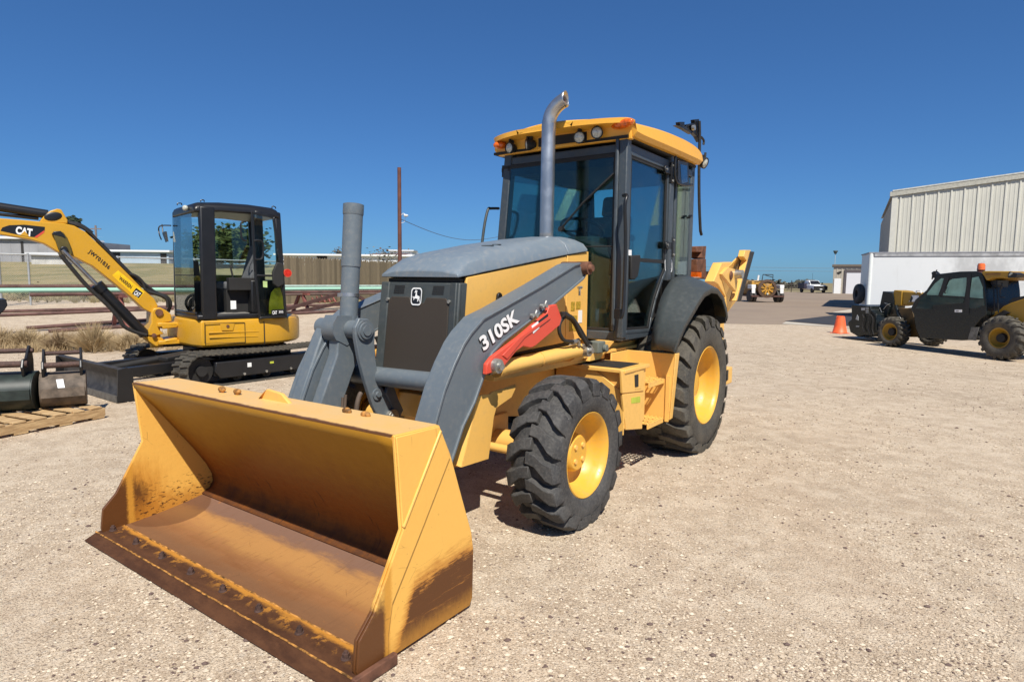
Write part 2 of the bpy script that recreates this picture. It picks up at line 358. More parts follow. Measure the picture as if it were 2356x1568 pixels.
# ================================================================== ground
def ground_h(x, y):
    "flat yard; land rises gently behind the fence on the left"
    t = max(0., min(1., (y - 15) / 50)); t = t * t * (3 - 2 * t) if y < 65 else 1
    near = .45 * max(0, min(1, (y - 15) / 9)) 
    far = 2.2 * max(0, min(1, (y - 26) / 34)) ** 1.3
    k = max(0, min(1, (-(x) - 1 + (y - 20) * .02) / 5)); k = k * k * (3 - 2 * k)
    return (near + far) * k
def axis(vals):
    out = []
    for a, b, n in vals: out += [lerp(a, b, k / n) for k in range(n)]
    return out + [vals[-1][1]]
xs = axis([(-1500, -200, 6), (-200, -60, 8), (-60, -20, 10), (-20, 20, 40), (20, 60, 8), (60, 1500, 8)]); ys = axis([(-20, 0, 3), (0, 30, 40), (30, 70, 20), (70, 200, 8), (200, 2500, 8)])
mb = MB(); nx = len(xs); mb.add([(x, y, ground_h(x, y)) for y in ys for x in xs], [(j * nx + i, j * nx + i + 1, (j + 1) * nx + i + 1, (j + 1) * nx + i) for j in range(len(ys) - 1) for i in range(nx - 1)])
def m_ground():
    n = NT('gravel_yard'); P = n.co; x, y, z = n.xyz()
    big = n.noise(.25, 4, .6); mid = n.noise(1.7, 6, .65); fine = n.noise(38, 6, .8)
    v1 = n.vor(62, out='Color'); d1 = n.vor(62); v2 = n.vor(130, out='Color'); d2 = n.vor(130)
    s1 = n.xyz(v1)[0]; s2 = n.xyz(v2)[1]; s3 = n.xyz(v1)[2]
    c = n.mix(n.ramp(mid, .3, .7), (.52, .395, .275), (.63, .50, .36))
    c = n.mix(n.ramp(big, .35, .65, 0, .5), c, (.42, .31, .21))
    tone = n.mix(s2, (.27, .20, .135), (.66, .55, .40)); c = n.mix(.52, c, tone)
    c = n.mix(n.ramp(s1, .84, .95, 0, .4), c, (.66, .58, .47)); tr1 = n.noise(.9, 5, .6, co=n.map((1.6, .12, 1), rot=(0, 0, .5))); c = n.mix(n.ramp(tr1, .50, .62, 0, .35), c, (.47, .35, .24)); c = n.mix(n.ramp(n.noise(.55, 5, .6), .52, .66, 0, .45), c, (.34, .26, .18)); c = n.mix(n.math('MULTIPLY', n.ramp(s3, .975, .985), n.ramp(d1, .42, .30)), c, (.22, .16, .13))
    c = n.mix(n.ramp(fine, .58, .72, 0, .5), c, (.20, .15, .11))
    u_ = n.math('ADD', n.math('MULTIPLY', x, .80), n.math('ADD', n.math('MULTIPLY', y, -.42), n.math('MULTIPLY', n.noise(.22, 2, .5), 3.0))); trk = None
    for q_ in (-.2, 1.5, 4.1, 5.8, -5.2, -3.6):
        m_ = n.ramp(n.math('ABSOLUTE', n.math('SUBTRACT', u_, q_)), .10, .26, 1, 0); trk = m_ if trk is None else n.math('MAXIMUM', trk, m_)
    trk = n.math('MULTIPLY', trk, n.ramp(n.noise(.8, 4, .6), .38, .62)); c = n.mix(n.math('MULTIPLY', trk, .45), c, (.50, .385, .27)); c = n.mix(n.ramp(n.noise(.12, 5, .6), .50, .66, 0, .35), c, (.56, .45, .33))
    cl_ = n.noise(4.5, 6, .75); c = n.mix(n.ramp(cl_, .46, .62, 0, .45), c, (.68, .57, .43)); c = n.mix(n.ramp(cl_, .50, .34, 0, .45), c, (.36, .275, .195)); g2_ = n.noise(95, 3, .7); c = n.mix(n.ramp(g2_, .52, .68, 0, .45), c, (.22, .165, .12)); c = n.mix(n.ramp(g2_, .46, .32, 0, .45), c, (.78, .68, .53))
    # dry grass bank beyond the fence
    gx = n.math('ADD', y, n.math('MULTIPLY', n.math('SUBTRACT', n.noise(.5, 5, .7), .5), 5))
    left = n.ramp(x, -3, 3, 1, 0); g = n.math('MULTIPLY', n.ramp(gx, 24.5, 26), left)
    gc = n.mix(n.ramp(n.noise(.35, 6, .7, co=n.map((1, 1, 1))), .35, .65), (.135, .135, .045), (.32, .25, .12)); gc = n.mix(n.ramp(n.noise(9, 5, .8), .4, .7, 0, .6), gc, (.36, .29, .16))
    c = n.mix(g, c, gc)
    far = n.math('MULTIPLY', n.ramp(y, 97, 99), n.ramp(x, -30, 0)); c = n.mix(far, c, n.mix(n.noise(.1, 4), (.17, .15, .07), (.30, .24, .14)))
    h = n.math('ADD', n.math('MULTIPLY', n.ramp(d1, 0, .5, 1, 0), n.math('MULTIPLY', s1, .5)), n.math('MULTIPLY', n.ramp(d2, 0, .5, 1, 0), .45))
    nb = n.bump(n.math('ADD', h, n.math('MULTIPLY', fine, .5)), .85, .012)
    return n.fin(c, .95, 0, n.bump(mid, .4, .05, nb), Specular_IOR_Level=.2)
tag(mb.build('ground', m_ground(), smooth=60, recalc=False), kind='structure')
# ================================================================== backhoe loader
B = Frame(.862, 6.027, 234.48)
bh = thing('backhoe_loader', B, 'large yellow and grey backhoe loader with a rusty front bucket, 310SK on its arm', 'backhoe loader')

def make_tyre(R_, W_, rr, nl, lug_h, lug_w, mat, name, parent, org, ax, squash=.012, style='lug'):
    """carcass + moulded lugs; org = centre of the outer rim plane, ax = outward axle direction, tyre runs from +o to -W_"""
    mb = MB(); w2 = W_ / 2; org = Vector(org); ax = Vector(ax).normalized(); c = org - ax * (w2 - .03)
    Rc = R_ - lug_h
    prof = [(rr - .005, w2 - .035), (rr + .02, w2 - .012), (rr + (Rc - rr) * .45, w2 + .004), (rr + (Rc - rr) * .75, w2 - .004), (Rc - .02, w2 - .03), (Rc, w2 - .07), (Rc + .006, 0),
            (Rc, -w2 + .07), (Rc - .02, -w2 + .03), (rr + (Rc - rr) * .75, -w2 + .004), (rr + (Rc - rr) * .45, -w2 - .004), (rr + .02, -w2 + .012), (rr - .005, -w2 + .035)]
    mb.lathe(prof, c, ax, 72)
    u = ax.cross(Vector((0, 0, 1))).normalized(); v = Vector((0, 0, 1))
    def P(th, r, y): return c + ax * y + (u * math.cos(th) + v * math.sin(th)) * r
    pitch = 2 * PI / nl
    for side in (1, -1):
        for k in range(nl):
            t0 = (k + (.5 if side < 0 else 0)) * pitch + random.uniform(-.01, .01); rings = []
            st = [(w2 + .004, -.075, 1.35), (w2 - .008, -.045, 1.35), (w2 - .040, -.005, 1.3), (w2 * .60, pitch * .10, 1.05), (w2 * .30, pitch * .32, .9), (w2 * -.08, pitch * .40, .95)] if style == 'lug' else \
                 [(w2 + .002, -.02, 1.1), (w2 - .03, 0, 1.1), (w2 * .5, pitch * .15, 1.0), (w2 * .12, pitch * .35, .9)]
            for q, (y, dt, ws) in enumerate(st):
                rt = R_ if q > 2 else (R_ - .004 if q == 2 else (R_ - .022 if q == 1 else Rc - .035))
                rb = Rc - .012 if q > 1 else (Rc - .035 if q == 1 else Rc - .06)
                hw = lug_w * ws / 2 / R_; th = t0 + dt
                rings.append([P(th - hw * 1.25, rb, side * y), P(th - hw, rt, side * y), P(th + hw, rt, side * y), P(th + hw * 1.25, rb, side * y)])
            mb.loft(rings)
    # flatten a little where it stands
    zmin = c.z - R_
    mb.v = [(x, y, max(z, zmin + squash)) for x, y, z in mb.v]
    return mb.build(name, mat, parent, bevel=.004, smooth=38, seg=1)

def backhoe_wheel(x, z, yo, R_, W_, rr, nl, lh, lw, side, front):
    o = Vector((x, yo * side, z)); ax = Vector((0, side, 0))
    mb = MB()
    if front:
        prof = [(rr + .012, -.02), (rr + .014, .004), (rr + .004, .012), (rr - .008, .004), (rr - .020, -.03), (rr - .030, -.06), (rr - .045, -.12), (rr - .06, -.135), (.10, -.15), (.0, -.15)]
    else:
        prof = [(rr + .012, -.02), (rr + .016, .006), (rr + .004, .016), (rr - .010, .004), (rr - .022, -.03), (rr - .026, -.09), (rr - .05, -.15), (rr - .075, -.17), (rr - .11, -.165), (rr - .13, -.18), (.14, -.20), (.0, -.20)]
    mb.lathe(prof, o, ax, 56)
    wh = mb.build('front_wheel' if front else 'rear_wheel', 'yellow2', bh, smooth=40)
    make_tyre(R_, W_, rr, nl, lh, lw, 'tyre' if front else 'tyre2', 'tyre', wh, o, ax)
    mb = MB()
    if front:
        mb.lathe([(.125, -.16), (.118, -.085), (.108, -.066), (.100, -.060), (.0, -.060)], o, ax, 36)
        hb = mb.build('hub', 'yellow2', wh, smooth=35)
        mb = MB()
        for k in range(4):
            t = PI / 4 + k * PI / 2; p = o + ax * -.062 + Vector((math.cos(t) * .062, 0, math.sin(t) * .062)); mb.cyl(p, p + ax * .012, .017, .015, 12)
        mb.parts('hub_bolt', 'yellow', wh, smooth=35)
    else:
        mb.lathe([(.15, -.21), (.145, -.12), (.12, -.10), (.07, -.095), (.0, -.095)], o, ax, 36)
        hb = mb.build('hub', 'yellow2', wh, smooth=35)
        mb = MB()
        for k in range(8):
            t = k * PI / 4; p = o + ax * -.19 + Vector((math.cos(t) * .20, 0, math.sin(t) * .20)); mb.cyl(p, p + ax * .03, .016, .016, 6)
        mb.parts('wheel_nut', 'yellow', wh, smooth=35)
    return wh
for sd in (1, -1):
    backhoe_wheel(2.14, .446, 1.04, .465, .33, .255, 18, .042, .074, sd, True)
    backhoe_wheel(0.0, .590, 1.05, .615, .50, .335, 22, .038, .072, sd, False)

# ---- bucket -----------------------------------------------------------
BW = 1.075
def zt(y): return .885 + .012 * y / BW
bk = MB()
def brow(y):  # inner back, top to floor, with rounded heel
    t = zt(y)
    P = [(3.775, t), (3.748, t - .045), (3.66, .725), (3.55, .575), (3.44, .425), (3.36, .305), (3.322, .225), (3.318, .17), (3.345, .125), (3.40, .10)]
    return [(x, y, z) for x, z in P]
NB = 24
rows = [brow(lerp(-BW, BW, k / NB)) for k in range(NB + 1)]
bk.loft(rows, closed=False, caps=False)
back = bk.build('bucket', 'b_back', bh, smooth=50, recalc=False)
sol = back.modifiers.new('thick', 'SOLIDIFY'); sol.thickness = .012; sol.offset = 1
mb = MB()   # top box and its back slope, outer wrap
prof = [(3.775, .0), (3.78, .006), (3.53, -.002), (3.49, -.09), (3.46, -.20), (3.47, -.20), (3.62, -.10)]
mb.loft([[(x, y, zt(y) + z) for x, z in [(3.782, .004), (3.525, .0), (3.50, -.10), (3.515, -.105), (3.56, -.02), (3.782, -.008)]] for y in (-BW, -.5, 0, .5, BW)])
mb.build('top_plate', 'b_top', back, smooth=30)
mb = MB()   # outer back wrap
P = [(3.50, -.10, .785), (3.38, 0, .52), (3.325, 0, .30), (3.315, 0, .10), (3.35, 0, .018), (3.86, 0, .012)]
ring = [(3.52, .80), (3.40, .52), (3.315, .30), (3.30, .12), (3.33, .02), (3.86, .014), (3.86, .008), (3.325, .012), (3.292, .12), (3.307, .30), (3.39, .52), (3.51, .80)]
mb.loft([[(x, y, z) for x, z in ring] for y in (-BW, BW)])
mb.build('back_plate', 'yellow', back, smooth=40)
mb = MB()
for y0, y1 in ((-BW, BW),):
    rows = []
    for k in range(13):
        y = lerp(y0, y1, k / 12); rows.append([(3.345, y, .125), (3.40, y, .100), (3.50, y, .082), (3.63, y, .064), (3.75, y, .052), (3.865, y, .044), (3.865, y, .016), (3.345, y, .018)])
    mb.loft(rows)
mb.build('bucket_floor', 'b_floor', back, smooth=30)
side_out = [(3.775, .895), (3.52, .888), (3.45, .75), (3.375, .55), (3.305, .36), (3.290, .27), (3.296, .05), (3.315, .018), (3.97, .018), (3.985, .06), (3.972, .17), (3.90, .245), (3.835, .36), (3.745, .52), (3.762, .72)]
for sd, nm in ((1, 'side_plate'), (-1, 'side_plate')):
    mb = MB(); dz = .012 * sd - .006
    pts = [(x, sd * (BW + .012), z + (dz if z > .7 else 0)) for x, z in side_out]
    # split at crease x=3.825 .. 3.52 (raised outer wing plate along the crease)
    mb.prism(pts, (0, -sd * .014, 0))
    # wing: cutter plate standing proud in front of the crease line
    wing = [(3.775, .890), (3.530, .886), (3.462, .745), (3.64, .48), (3.80, .245), (3.822, .13), (3.825, .02), (3.968, .02), (3.982, .06), (3.969, .168), (3.897, .243), (3.832, .358), (3.742, .518), (3.759, .718)]
    if sd > 0: pass
    mb.prism([(x, sd * (BW + .024), z + (dz if z > .7 else 0)) for x, z in wing], (0, -sd * .0115, 0))
    mb.build(nm, 'b_side', back, bevel=.003)
mb = MB()   # raised bright rib strip on the right side plate near top
mb.beam((3.525, BW + .0235, .875), (3.742, BW + .0235, .53), .012, .014, up=(0, 1, 0))
mb.build('side_fold', 'yellow', back, bevel=.004)
mb = MB()   # cutting edge
for a, b, z0, z1 in ((3.872, 3.985, .030, .056), (3.985, 4.06, .0, 0)):
    pass
ce = [(3.865, .016), (3.865, .046), (3.995, .040), (4.062, .010), (4.05, .002), (3.90, .004)]
mb.loft([[(x, y, z) for x, z in ce] for y in [lerp(-1.112, 1.112, k / 20) for k in range(21)]])
mb.build('cutting_edge', 'b_edge', back, bevel=.003)
mb = MB()
P = []
for k in range(120):
    y = lerp(-1.11, 1.11, k / 119); P.append((4.000 + random.uniform(-.0015, .0015), y, .041 + random.uniform(-.001, .0015)))
mb.tube(P, .0042, 6); mb.build('weld_bead', 'weld', back, smooth=60)
mb = MB(); P = []
for k in range(120):
    y = lerp(-1.07, 1.07, k / 119); P.append((3.868 + random.uniform(-.002, .002), y, .045 + random.uniform(-.002, .002)))
mb.tube(P, .0045, 6); mb.build('weld_bead', 'weld', back, smooth=60)
mb = MB()   # corner shoe
mb.box(3.80, 4.01, BW + .0245, BW + .05, .004, .05); mb.build('corner_shoe', 'rust', back, bevel=.004)
for y in (-1.05, -.76, -.47, -.18, .11, .40, .69, .98):
    mb = MB(); mb.cyl((3.935, y, .043), (3.935, y, .049), .020, .018, 16); mb.cyl((3.935, y, .049), (3.935, y, .064), .0145, .0145, 6); mb.cyl((3.935, y, .064), (3.935, y, .073), .009, .008, 10)
    tag(mb.build('edge_bolt', 'rustbolt', back, smooth=40), 'rusty bolt head on the cutting edge')
# spill lug standing on the top plate, pin bosses behind
Q = B.pts('D', [(580, 941), (619, 895), (668, 925), (668, 944)], Y=-.10)
mb = MB(); q = [(3.66, -.24, .865), (3.60, -.20, 1.00), (3.60, -.10, 1.04), (3.60, .03, 1.00), (3.60, .10, .90), (3.60, .10, .865)]
lug = B.pts('a', [(842, 245), (850, 225), (915, 160), (985, 183), (1036, 245), (1028, 285), (850, 262)], X=3.62)
mb.prism(lug, (-.02, 0, 0)); lug2 = lug[0], lug[1]
mb.add([lug[0], lug[1], lug[2], lug[1] + Vector((.055, -.01, -.075)), lug[0] + Vector((.10, 0, -.02))], [(0, 1, 3, 4), (1, 2, 3)])
mb.build('spill_guard', 'yellow', back, bevel=.004)
mb = MB()
for k, (x, y) in enumerate([(648, 168), (722, 180), (1250, 275), (1340, 294)]):
    p = B.at('a', x, y, Z=.90); p.x -= .06; mb.ell(p, .016, .030, .016, 10, 6)
mb.parts('weld_lug', 'weld', back, smooth=60)
mb = MB()
for y in (-.66, -.46, .46, .64):
    mb.prism([(3.345, y, .55), (3.38, y, .62), (3.28, y, .42), (3.22, y, .22), (3.24, y, .12), (3.285, y, .12), (3.295, y, .40)], (0, .02, 0))
mb.parts('hinge_plate', 'yellow', back, bevel=.003)

# ---- loader arms --------------------------------------------------------
top = [(1.54, 1.615), (1.62, 1.60), (2.05, 1.455), (2.47, 1.325), (2.64, 1.275), (2.75, 1.20), (2.81, 1.145), (2.89, 1.04), (2.97, .91), (3.04, .75), (3.12, .52), (3.22, .26)]
bot = [(1.46, 1.545), (1.50, 1.51), (1.91, 1.335), (2.14, 1.255), (2.45, 1.135), (2.555, 1.075), (2.60, 1.02), (2.635, .955), (2.72, .81), (2.82, .69), (2.95, .45), (3.06, .20)]
def arm(sd, nm):
    mb = MB(); y0, y1 = (.49, .62)
    rings = []
    for (tx, tz), (bx, bz) in zip(top, bot):
        rings.append([(tx, sd * y0, tz), (tx, sd * y1, tz), (bx, sd * y1, bz), (bx, sd * y0, bz)])
    mb.loft(rings)
    a = mb.build(nm, 'grey', bh, bevel=.006)
    # flange plates: top and bottom cover standing proud of the side web
    mb = MB()
    for L, s_ in ((top, 1), (bot, -1)):
        rings = []
        for k, (x, z) in enumerate(L):
            a2 = Vector((top[k][0] - bot[k][0], 0, top[k][1] - bot[k][1])).normalized() * s_
            p = Vector((x, 0, z)); rings.append([p + a2 * .010 + Vector((0, sd * (y0 - .006), 0)), p + a2 * .010 + Vector((0, sd * (y1 + .012), 0)), p - a2 * .006 + Vector((0, sd * (y1 + .012), 0)), p - a2 * .006 + Vector((0, sd * (y0 - .006), 0))])
        mb.loft(rings)
    mb.build('flange', 'grey', a, bevel=.003)
    mb = MB(); mb.cyl((1.47, sd * .44, 1.585), (1.47, sd * .665, 1.585), .047, n=24); mb.cyl((1.47, sd * .665, 1.585), (1.47, sd * .69, 1.585), .028, .024, 18)
    mb.build('pivot_pin', 'rust', a, smooth=40)
    mb = MB(); mb.cyl((3.14, sd * .45, .24), (3.14, sd * .67, .24), .045, n=20); mb.build('bucket_pin', 'zinc', a, smooth=40)
    return a
armL = arm(1, 'loader_arm'); armR = arm(-1, 'loader_arm')
# lettering on the visible arm: black outline, white face
ya = .6215
o, xe, ue = B.at('b', 1178, 1072, Y=ya), B.at('b', 1408, 878, Y=ya), B.at('b', 1142, 985, Y=ya)
mb = MB(); mb.text('310SK', o, xe, ue, .0015, .075, .94); mb.mi = 1
X_, U_ = xe - o, ue - o
mb.text('310SK', o + X_ * .018 + U_ * .03, xe - X_ * .018 + U_ * .03, ue + X_ * .018 - U_ * .02, .003, .034, .98)
mb.build('model_lettering', ['decalb', 'decal'], armL, recalc=False)
# red lock strut
mb = MB()
Y = .668
P = B.pts('b', [(1200, 1215), (1205, 1150), (1240, 1105), (1400, 985), (1500, 900), (1575, 835), (1590, 790), (1635, 780), (1665, 862), (1660, 905), (1500, 1040), (1475, 1050), (1430, 1040), (1385, 1070), (1290, 1190), (1245, 1200)], Y=Y)
mb.prism(P, (0, -.03, 0))
st = mb.build('lock_strut', 'red', bh, bevel=.005)
mb = MB(); P = B.pts('b', [(1300, 1095), (1405, 985), (1590, 850), (1600, 868), (1440, 985), (1330, 1120)], Y=Y + .006); mb.prism(P, (0, -.006, 0)); mb.build('strut_rib', 'red', st, bevel=.003)
mb = MB(); P = B.pts('b', [(1480, 915), (1520, 885), (1528, 925), (1490, 962)], Y=Y + .004); mb.prism(P, (0, -.003, 0)); mb.mi = 1
P = B.pts('b', [(1520, 884), (1580, 838), (1588, 878), (1529, 922)], Y=Y + .0045); mb.prism(P, (0, -.004, 0)); mb.build('safety_decal', ['decal', 'decalb'], st)
p = B.at('b', 1255, 1160, Y=Y); mb = MB(); mb.cyl(p, p + Vector((0, .03, 0)), .045, .042, 24); mb.cyl(p + Vector((0, .03, 0)), p + Vector((0, .05, 0)), .025, .022, 16)
mb.build('strut_pin', 'zinc', st, smooth=40)
mb = MB()
for (x, y) in ((1560, 790), (1500, 850)):
    p = B.at('b', x, y, Y=.66); mb.tube([p + Vector((.03, 0, -.01)), p, p + Vector((-.02, .0, .03))], .008, 8); mb.cyl(p + Vector((0, -.03, 0)), p + Vector((0, .02, 0)), .013, n=10)
mb.build('locking_clip', 'zinc', st, smooth=40)
# lift cylinders
for sd in (1, -1):
    mb = MB(); a, b = Vector((1.50, sd * .62, 1.0)), Vector((2.56, sd * .60, .965)); m_ = a.lerp(b, .93)
    mb.cyl(a, m_, .047, n=28); mb.cyl(a.lerp(b, .50), a.lerp(b, .507), .050, n=28); mb.cyl(a.lerp(b, .90), a.lerp(b, .93), .052, n=28)
    cy = mb.build('lift_cylinder', 'yellow', bh, smooth=40)
    mb = MB(); mb.cyl(m_, b, .026, n=20); mb.build('cylinder_rod', 'steel', cy, smooth=40)
    mb = MB(); mb.cyl(a - Vector((0, .08, 0)), a + Vector((0, sd * .075, 0)), .045, n=22); mb.cyl(a + Vector((0, sd * .075, 0)), a + Vector((0, sd * .10, 0)), .024, .02, 16); mb.build('cylinder_pin', 'zinc', cy, smooth=40)

# ---- bucket linkage on the far arm --------------------------------------
def yz_plate(k, L, Y, th): return [B.at(k, x, y, Y=Y) for x, y in L]
mb = MB()
P = B.pts('i', [(600, 300), (520, 400), (470, 500), (400, 700), (300, 1000), (200, 1310), (430, 1345), (560, 960), (640, 720), (655, 520), (640, 380)], Y=-.50)
mb.prism(P, (0, -.10, 0))
lk = mb.build('bucket_linkage', 'grey', bh, bevel=.012)
mb = MB()
P = B.pts('i', [(640, 380), (655, 560), (650, 700), (560, 960), (430, 1345), (680, 1350), (800, 1000), (870, 790), (850, 640), (820, 480), (800, 380)], Y=-.37)
mb.prism(P, (0, -.09, 0)); mb.build('link_plate', 'grey', lk, bevel=.010)
mb = MB()
P = B.pts('i', [(850, 400), (860, 520), (900, 750), (960, 980), (1050, 1270), (1140, 1460), (1250, 1500), (1345, 1440), (1390, 1320), (1270, 1050), (1195, 1130), (1110, 990), (1085, 750), (1070, 560), (1080, 430), (1000, 300), (900, 290)], Y=-.235)
mb.prism(P, (0, -.035, 0)); mb.build('lever_plate', 'grey', lk, bevel=.006)
mb = MB()
P = B.pts('i', [(1195, 1130), (1240, 1000), (1262, 960), (1285, 965), (1290, 1060), (1340, 1200), (1395, 1320), (1340, 1430)], Y=-.225)
mb.prism(P, (0, -.025, 0)); mb.build('fin_plate', 'grey', lk, bevel=.005)
hc = B.at('i', 975, 430, Y=-.22)
mb = MB()
def xz(p, y): return Vector((p.x, y, p.z))
hx = Vector((2.76, 0, 1.175)); tp = B.at('b', 378, 870, Y=-.42)
mb.cyl(xz(hc, -.222), xz(hc, -.28), .066, .066, 36); mb.cyl(xz(hc, -.212), xz(hc, -.222), .052, .054, 32); mb.cyl(xz(hc, -.204), xz(hc, -.212), .033, .033, 24)
mb.cyl(xz(hc, -.27), xz(hc, -.37), .060, n=30)
h2 = B.at('i', 545, 390, Y=-.55); mb.cyl(xz(h2, -.50), xz(h2, -.62), .062, .058, 32)
blk = B.pts('i', [(655, 262), (885, 265), (880, 330), (835, 420), (815, 560), (760, 600), (690, 560), (640, 540), (605, 470), (600, 370)], Y=-.365); mb.prism(blk, (0, -.12, 0))
mb.build('pivot_hub', 'grey', lk, smooth=40)
for (x, y, r, Y, nm, mt) in ((1105, 1145, .038, -.225, 'grease_boss', 'grey'), (1280, 1400, .052, -.215, 'link_pin', 'zinc')):
    p = B.at('i', x, y, Y=Y); mb = MB(); mb.cyl(p, p - Vector((0, .05, 0)), r, n=24); mb.cyl(p + Vector((0, .012, 0)), p, r * .45, r * .5, 16)
    if nm == 'link_pin': mb.cyl(p + Vector((0, .005, 0)), p, r * .8, r * .82, 24)
    mb.build(nm, mt, lk, smooth=40)
mb = MB(); mb.tube(smoothpath(B.pts('i', [(860, 1380), (875, 1250), (900, 1160), (918, 1130)], Y=-.25), 4), .016, 8); mb.tube(smoothpath(B.pts('i', [(715, 1390), (735, 1280), (745, 1150)], Y=-.30), 4), .010, 8); mb.tube(smoothpath(B.pts('i', [(690, 1390), (705, 1280), (712, 1180)], Y=-.32), 4), .009, 8); mb.parts('bucket_line', simple('brown_hose', (.10, .07, .05), .7), bh, smooth=50)
# upright cylinder tube with clamp and cap line
tb, tt = B.at('b', 350, 860, Y=-.42), B.at('b', 380, 165, Y=-.42)
mb = MB(); mb.tube([tb - Vector((0, 0, .10)), tb, tb.lerp(tt, .45)], .0585, 32); mb.tube([tb.lerp(tt, .45), tb.lerp(tt, .455), tt], .0625, 32)
mb.lathe([(.064, -.068), (.0665, -.060), (.0665, 0), (.055, .004), (0, .004)], tt, (tt - tb), 32)
ct = mb.build('bucket_cylinder', 'grey', bh, smooth=40)
cl = B.at('b', 358, 722, Y=-.42); mb = MB(); dd = (tt - tb).normalized(); mb.cyl(cl - dd * .011, cl + dd * .011, .0615, n=32); mb.box(cl.x + .03, cl.x + .07, cl.y - .04, cl.y - .01, cl.z - .012, cl.z + .012); mb.build('hose_clamp', 'steel', ct, smooth=40)
# cross tube between the arms
mb = MB(); ct0 = B.at('D', 935, 872, X=2.62); mb.cyl((2.62, -.50, ct0.z - .01), (2.62, .50, ct0.z + .01), .062, n=36); mb.build('cross_tube', 'grey', bh, smooth=40)

# ---- hood and grille ------------------------------------------------------
yc = .02
def hring(x, w, ze, zc, zt_, ch):
    P = [(w, ze), (w - .004, ze + .02), (w - ch * .35, zc), (w - ch, zt_ - .012), (w - ch - .07, zt_), (0, zt_ + .006)]
    return [(x, yc + y, z) for y, z in P] + [(x, yc - y, z) for y, z in P[-2::-1]]
st = [(2.545, .335, 1.505, 1.53, 1.545, .06), (2.50, .338, 1.512, 1.56, 1.59, .07), (2.42, .340, 1.522, 1.60, 1.640, .08), (2.30, .343, 1.542, 1.625, 1.673, .09), (1.90, .345, 1.600, 1.685, 1.745, .10), (1.43, .346, 1.668, 1.752, 1.812, .105), (1.27, .346, 1.690, 1.772, 1.828, .105)]
st2 = [(1.262, .346, 1.692, 1.774, 1.831, .105), (1.10, .350, 1.712, 1.79, 1.842, .11), (.97, .352, 1.728, 1.79, 1.835, .12)]
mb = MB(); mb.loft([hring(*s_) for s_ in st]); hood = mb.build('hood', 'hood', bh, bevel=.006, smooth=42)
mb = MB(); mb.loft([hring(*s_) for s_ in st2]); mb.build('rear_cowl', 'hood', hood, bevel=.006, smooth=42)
mb = MB()   # dark louvre slots in hood top
for (x, y, l) in ((2.02, .10, .10), (1.95, .14, .07), (1.55, .0, .08), (1.62, .06, .05)): 
    z = B.at('D', 1000, 600, X=x).z * 0 + lerp(1.685, 1.83, (2.3 - x) / 1.03); mb.box(x - .006, x + .006, yc + y, yc + y + l, z + .0, z + .006)
mb.parts('hood_scuff', 'grey2', hood)
mb = MB()   # side panels
for sd in (1, -1):
    zb = [(2.535, 1.500, 2.62, .86), ]
    P = [(2.462, 1.508), (1.90, 1.592), (1.274, 1.682), (1.274, 1.02), (2.515, .98), (2.49, 1.20)]
    mb.prism([(x, yc + sd * .335, z) for x, z in P], (0, -sd * .02, 0))
sp = mb.parts('hood_side_panel', 'yellow', hood, bevel=.004)
mb = MB()
for sd in (1, -1):
    P = [(1.266, 1.684), (.93, 1.728), (.93, 1.02), (1.266, 1.02)]
    mb.prism([(x, yc + sd * .337, z) for x, z in P], (0, -sd * .02, 0))
mb.parts('rear_side_panel', 'yellow', hood, bevel=.004)
mb = MB(); mb.box(1.0, 2.50, yc - .31, yc + .31, .98, 1.50); mb.build('engine_block', 'blackm', bh)
mb = MB()   # latch on side panel
p = B.at('b', 1272, 745, Y=yc + .338); mb.prism([p + Vector((.035, 0, -.04)), p + Vector((-.035, 0, -.04)), p + Vector((-.022, 0, .03)), p + Vector((0, 0, .042)), p + Vector((.022, 0, .03))], (0, .02, 0)); mb.build('side_latch', 'black', hood, bevel=.006)
mb = MB()   # decals on rear side panel (olive-yellow labels)
for (x0, x1, z0, z1, mi) in ((1.22, 1.10, 1.10, 1.22, 0), (1.08, 1.02, 1.16, 1.26, 1), (1.12, 1.05, 1.27, 1.33, 0), (1.2, 1.14, 1.26, 1.33, 0)):
    mb.mi = mi; mb.box(x1, x0, yc + .3375, yc + .340, z0, z1)
mb.parts('service_label', [simple('label_gold', (.42, .27, .03), .5, var=.4, scale=90), 'decal'], hood)
# grille panel: sloping face from under the hood lip down to the frame
def gp(y, z): return Vector((2.53 + (1.49 - z) * .105, yc + y, z))
mb = MB()
outer = [(-.335, 1.475), (.335, 1.475), (.345, .90), (-.345, .90)]
mb.prism([gp(y, z) for y, z in outer], (-.03, 0, 0))
gr = mb.build('grille_panel', 'grey2', bh, bevel=.010)
mb = MB()
for sd in (1, -1):
    mb.hexa([gp(sd * .335, .90) + Vector((.02, 0, 0)), gp(sd * .275, .90) + Vector((.006, 0, 0)), gp(sd * .275, .90) + Vector((-.01, 0, 0)), gp(sd * .342, .90) + Vector((-.070, 0, 0)),
             gp(sd * .325, 1.475) + Vector((.02, 0, 0)), gp(sd * .265, 1.475) + Vector((.006, 0, 0)), gp(sd * .265, 1.475) + Vector((-.01, 0, 0)), gp(sd * .340, 1.475) + Vector((-.070, 0, 0))])
mb.parts('grille_surround', 'grey2', gr, bevel=.006)
mb = MB(); G = [(-.235, 1.38), (-.075, 1.38), (-.055, 1.345), (.055, 1.345), (.075, 1.38), (.235, 1.38), (.262, 1.355), (.272, .905), (-.272, .905), (-.262, 1.355)]
mb.prism([gp(y, z) + Vector((.006, 0, 0)) for y, z in G], (-.01, 0, 0)); mb.build('radiator_screen', 'grille', gr, bevel=.004)
mb = MB()
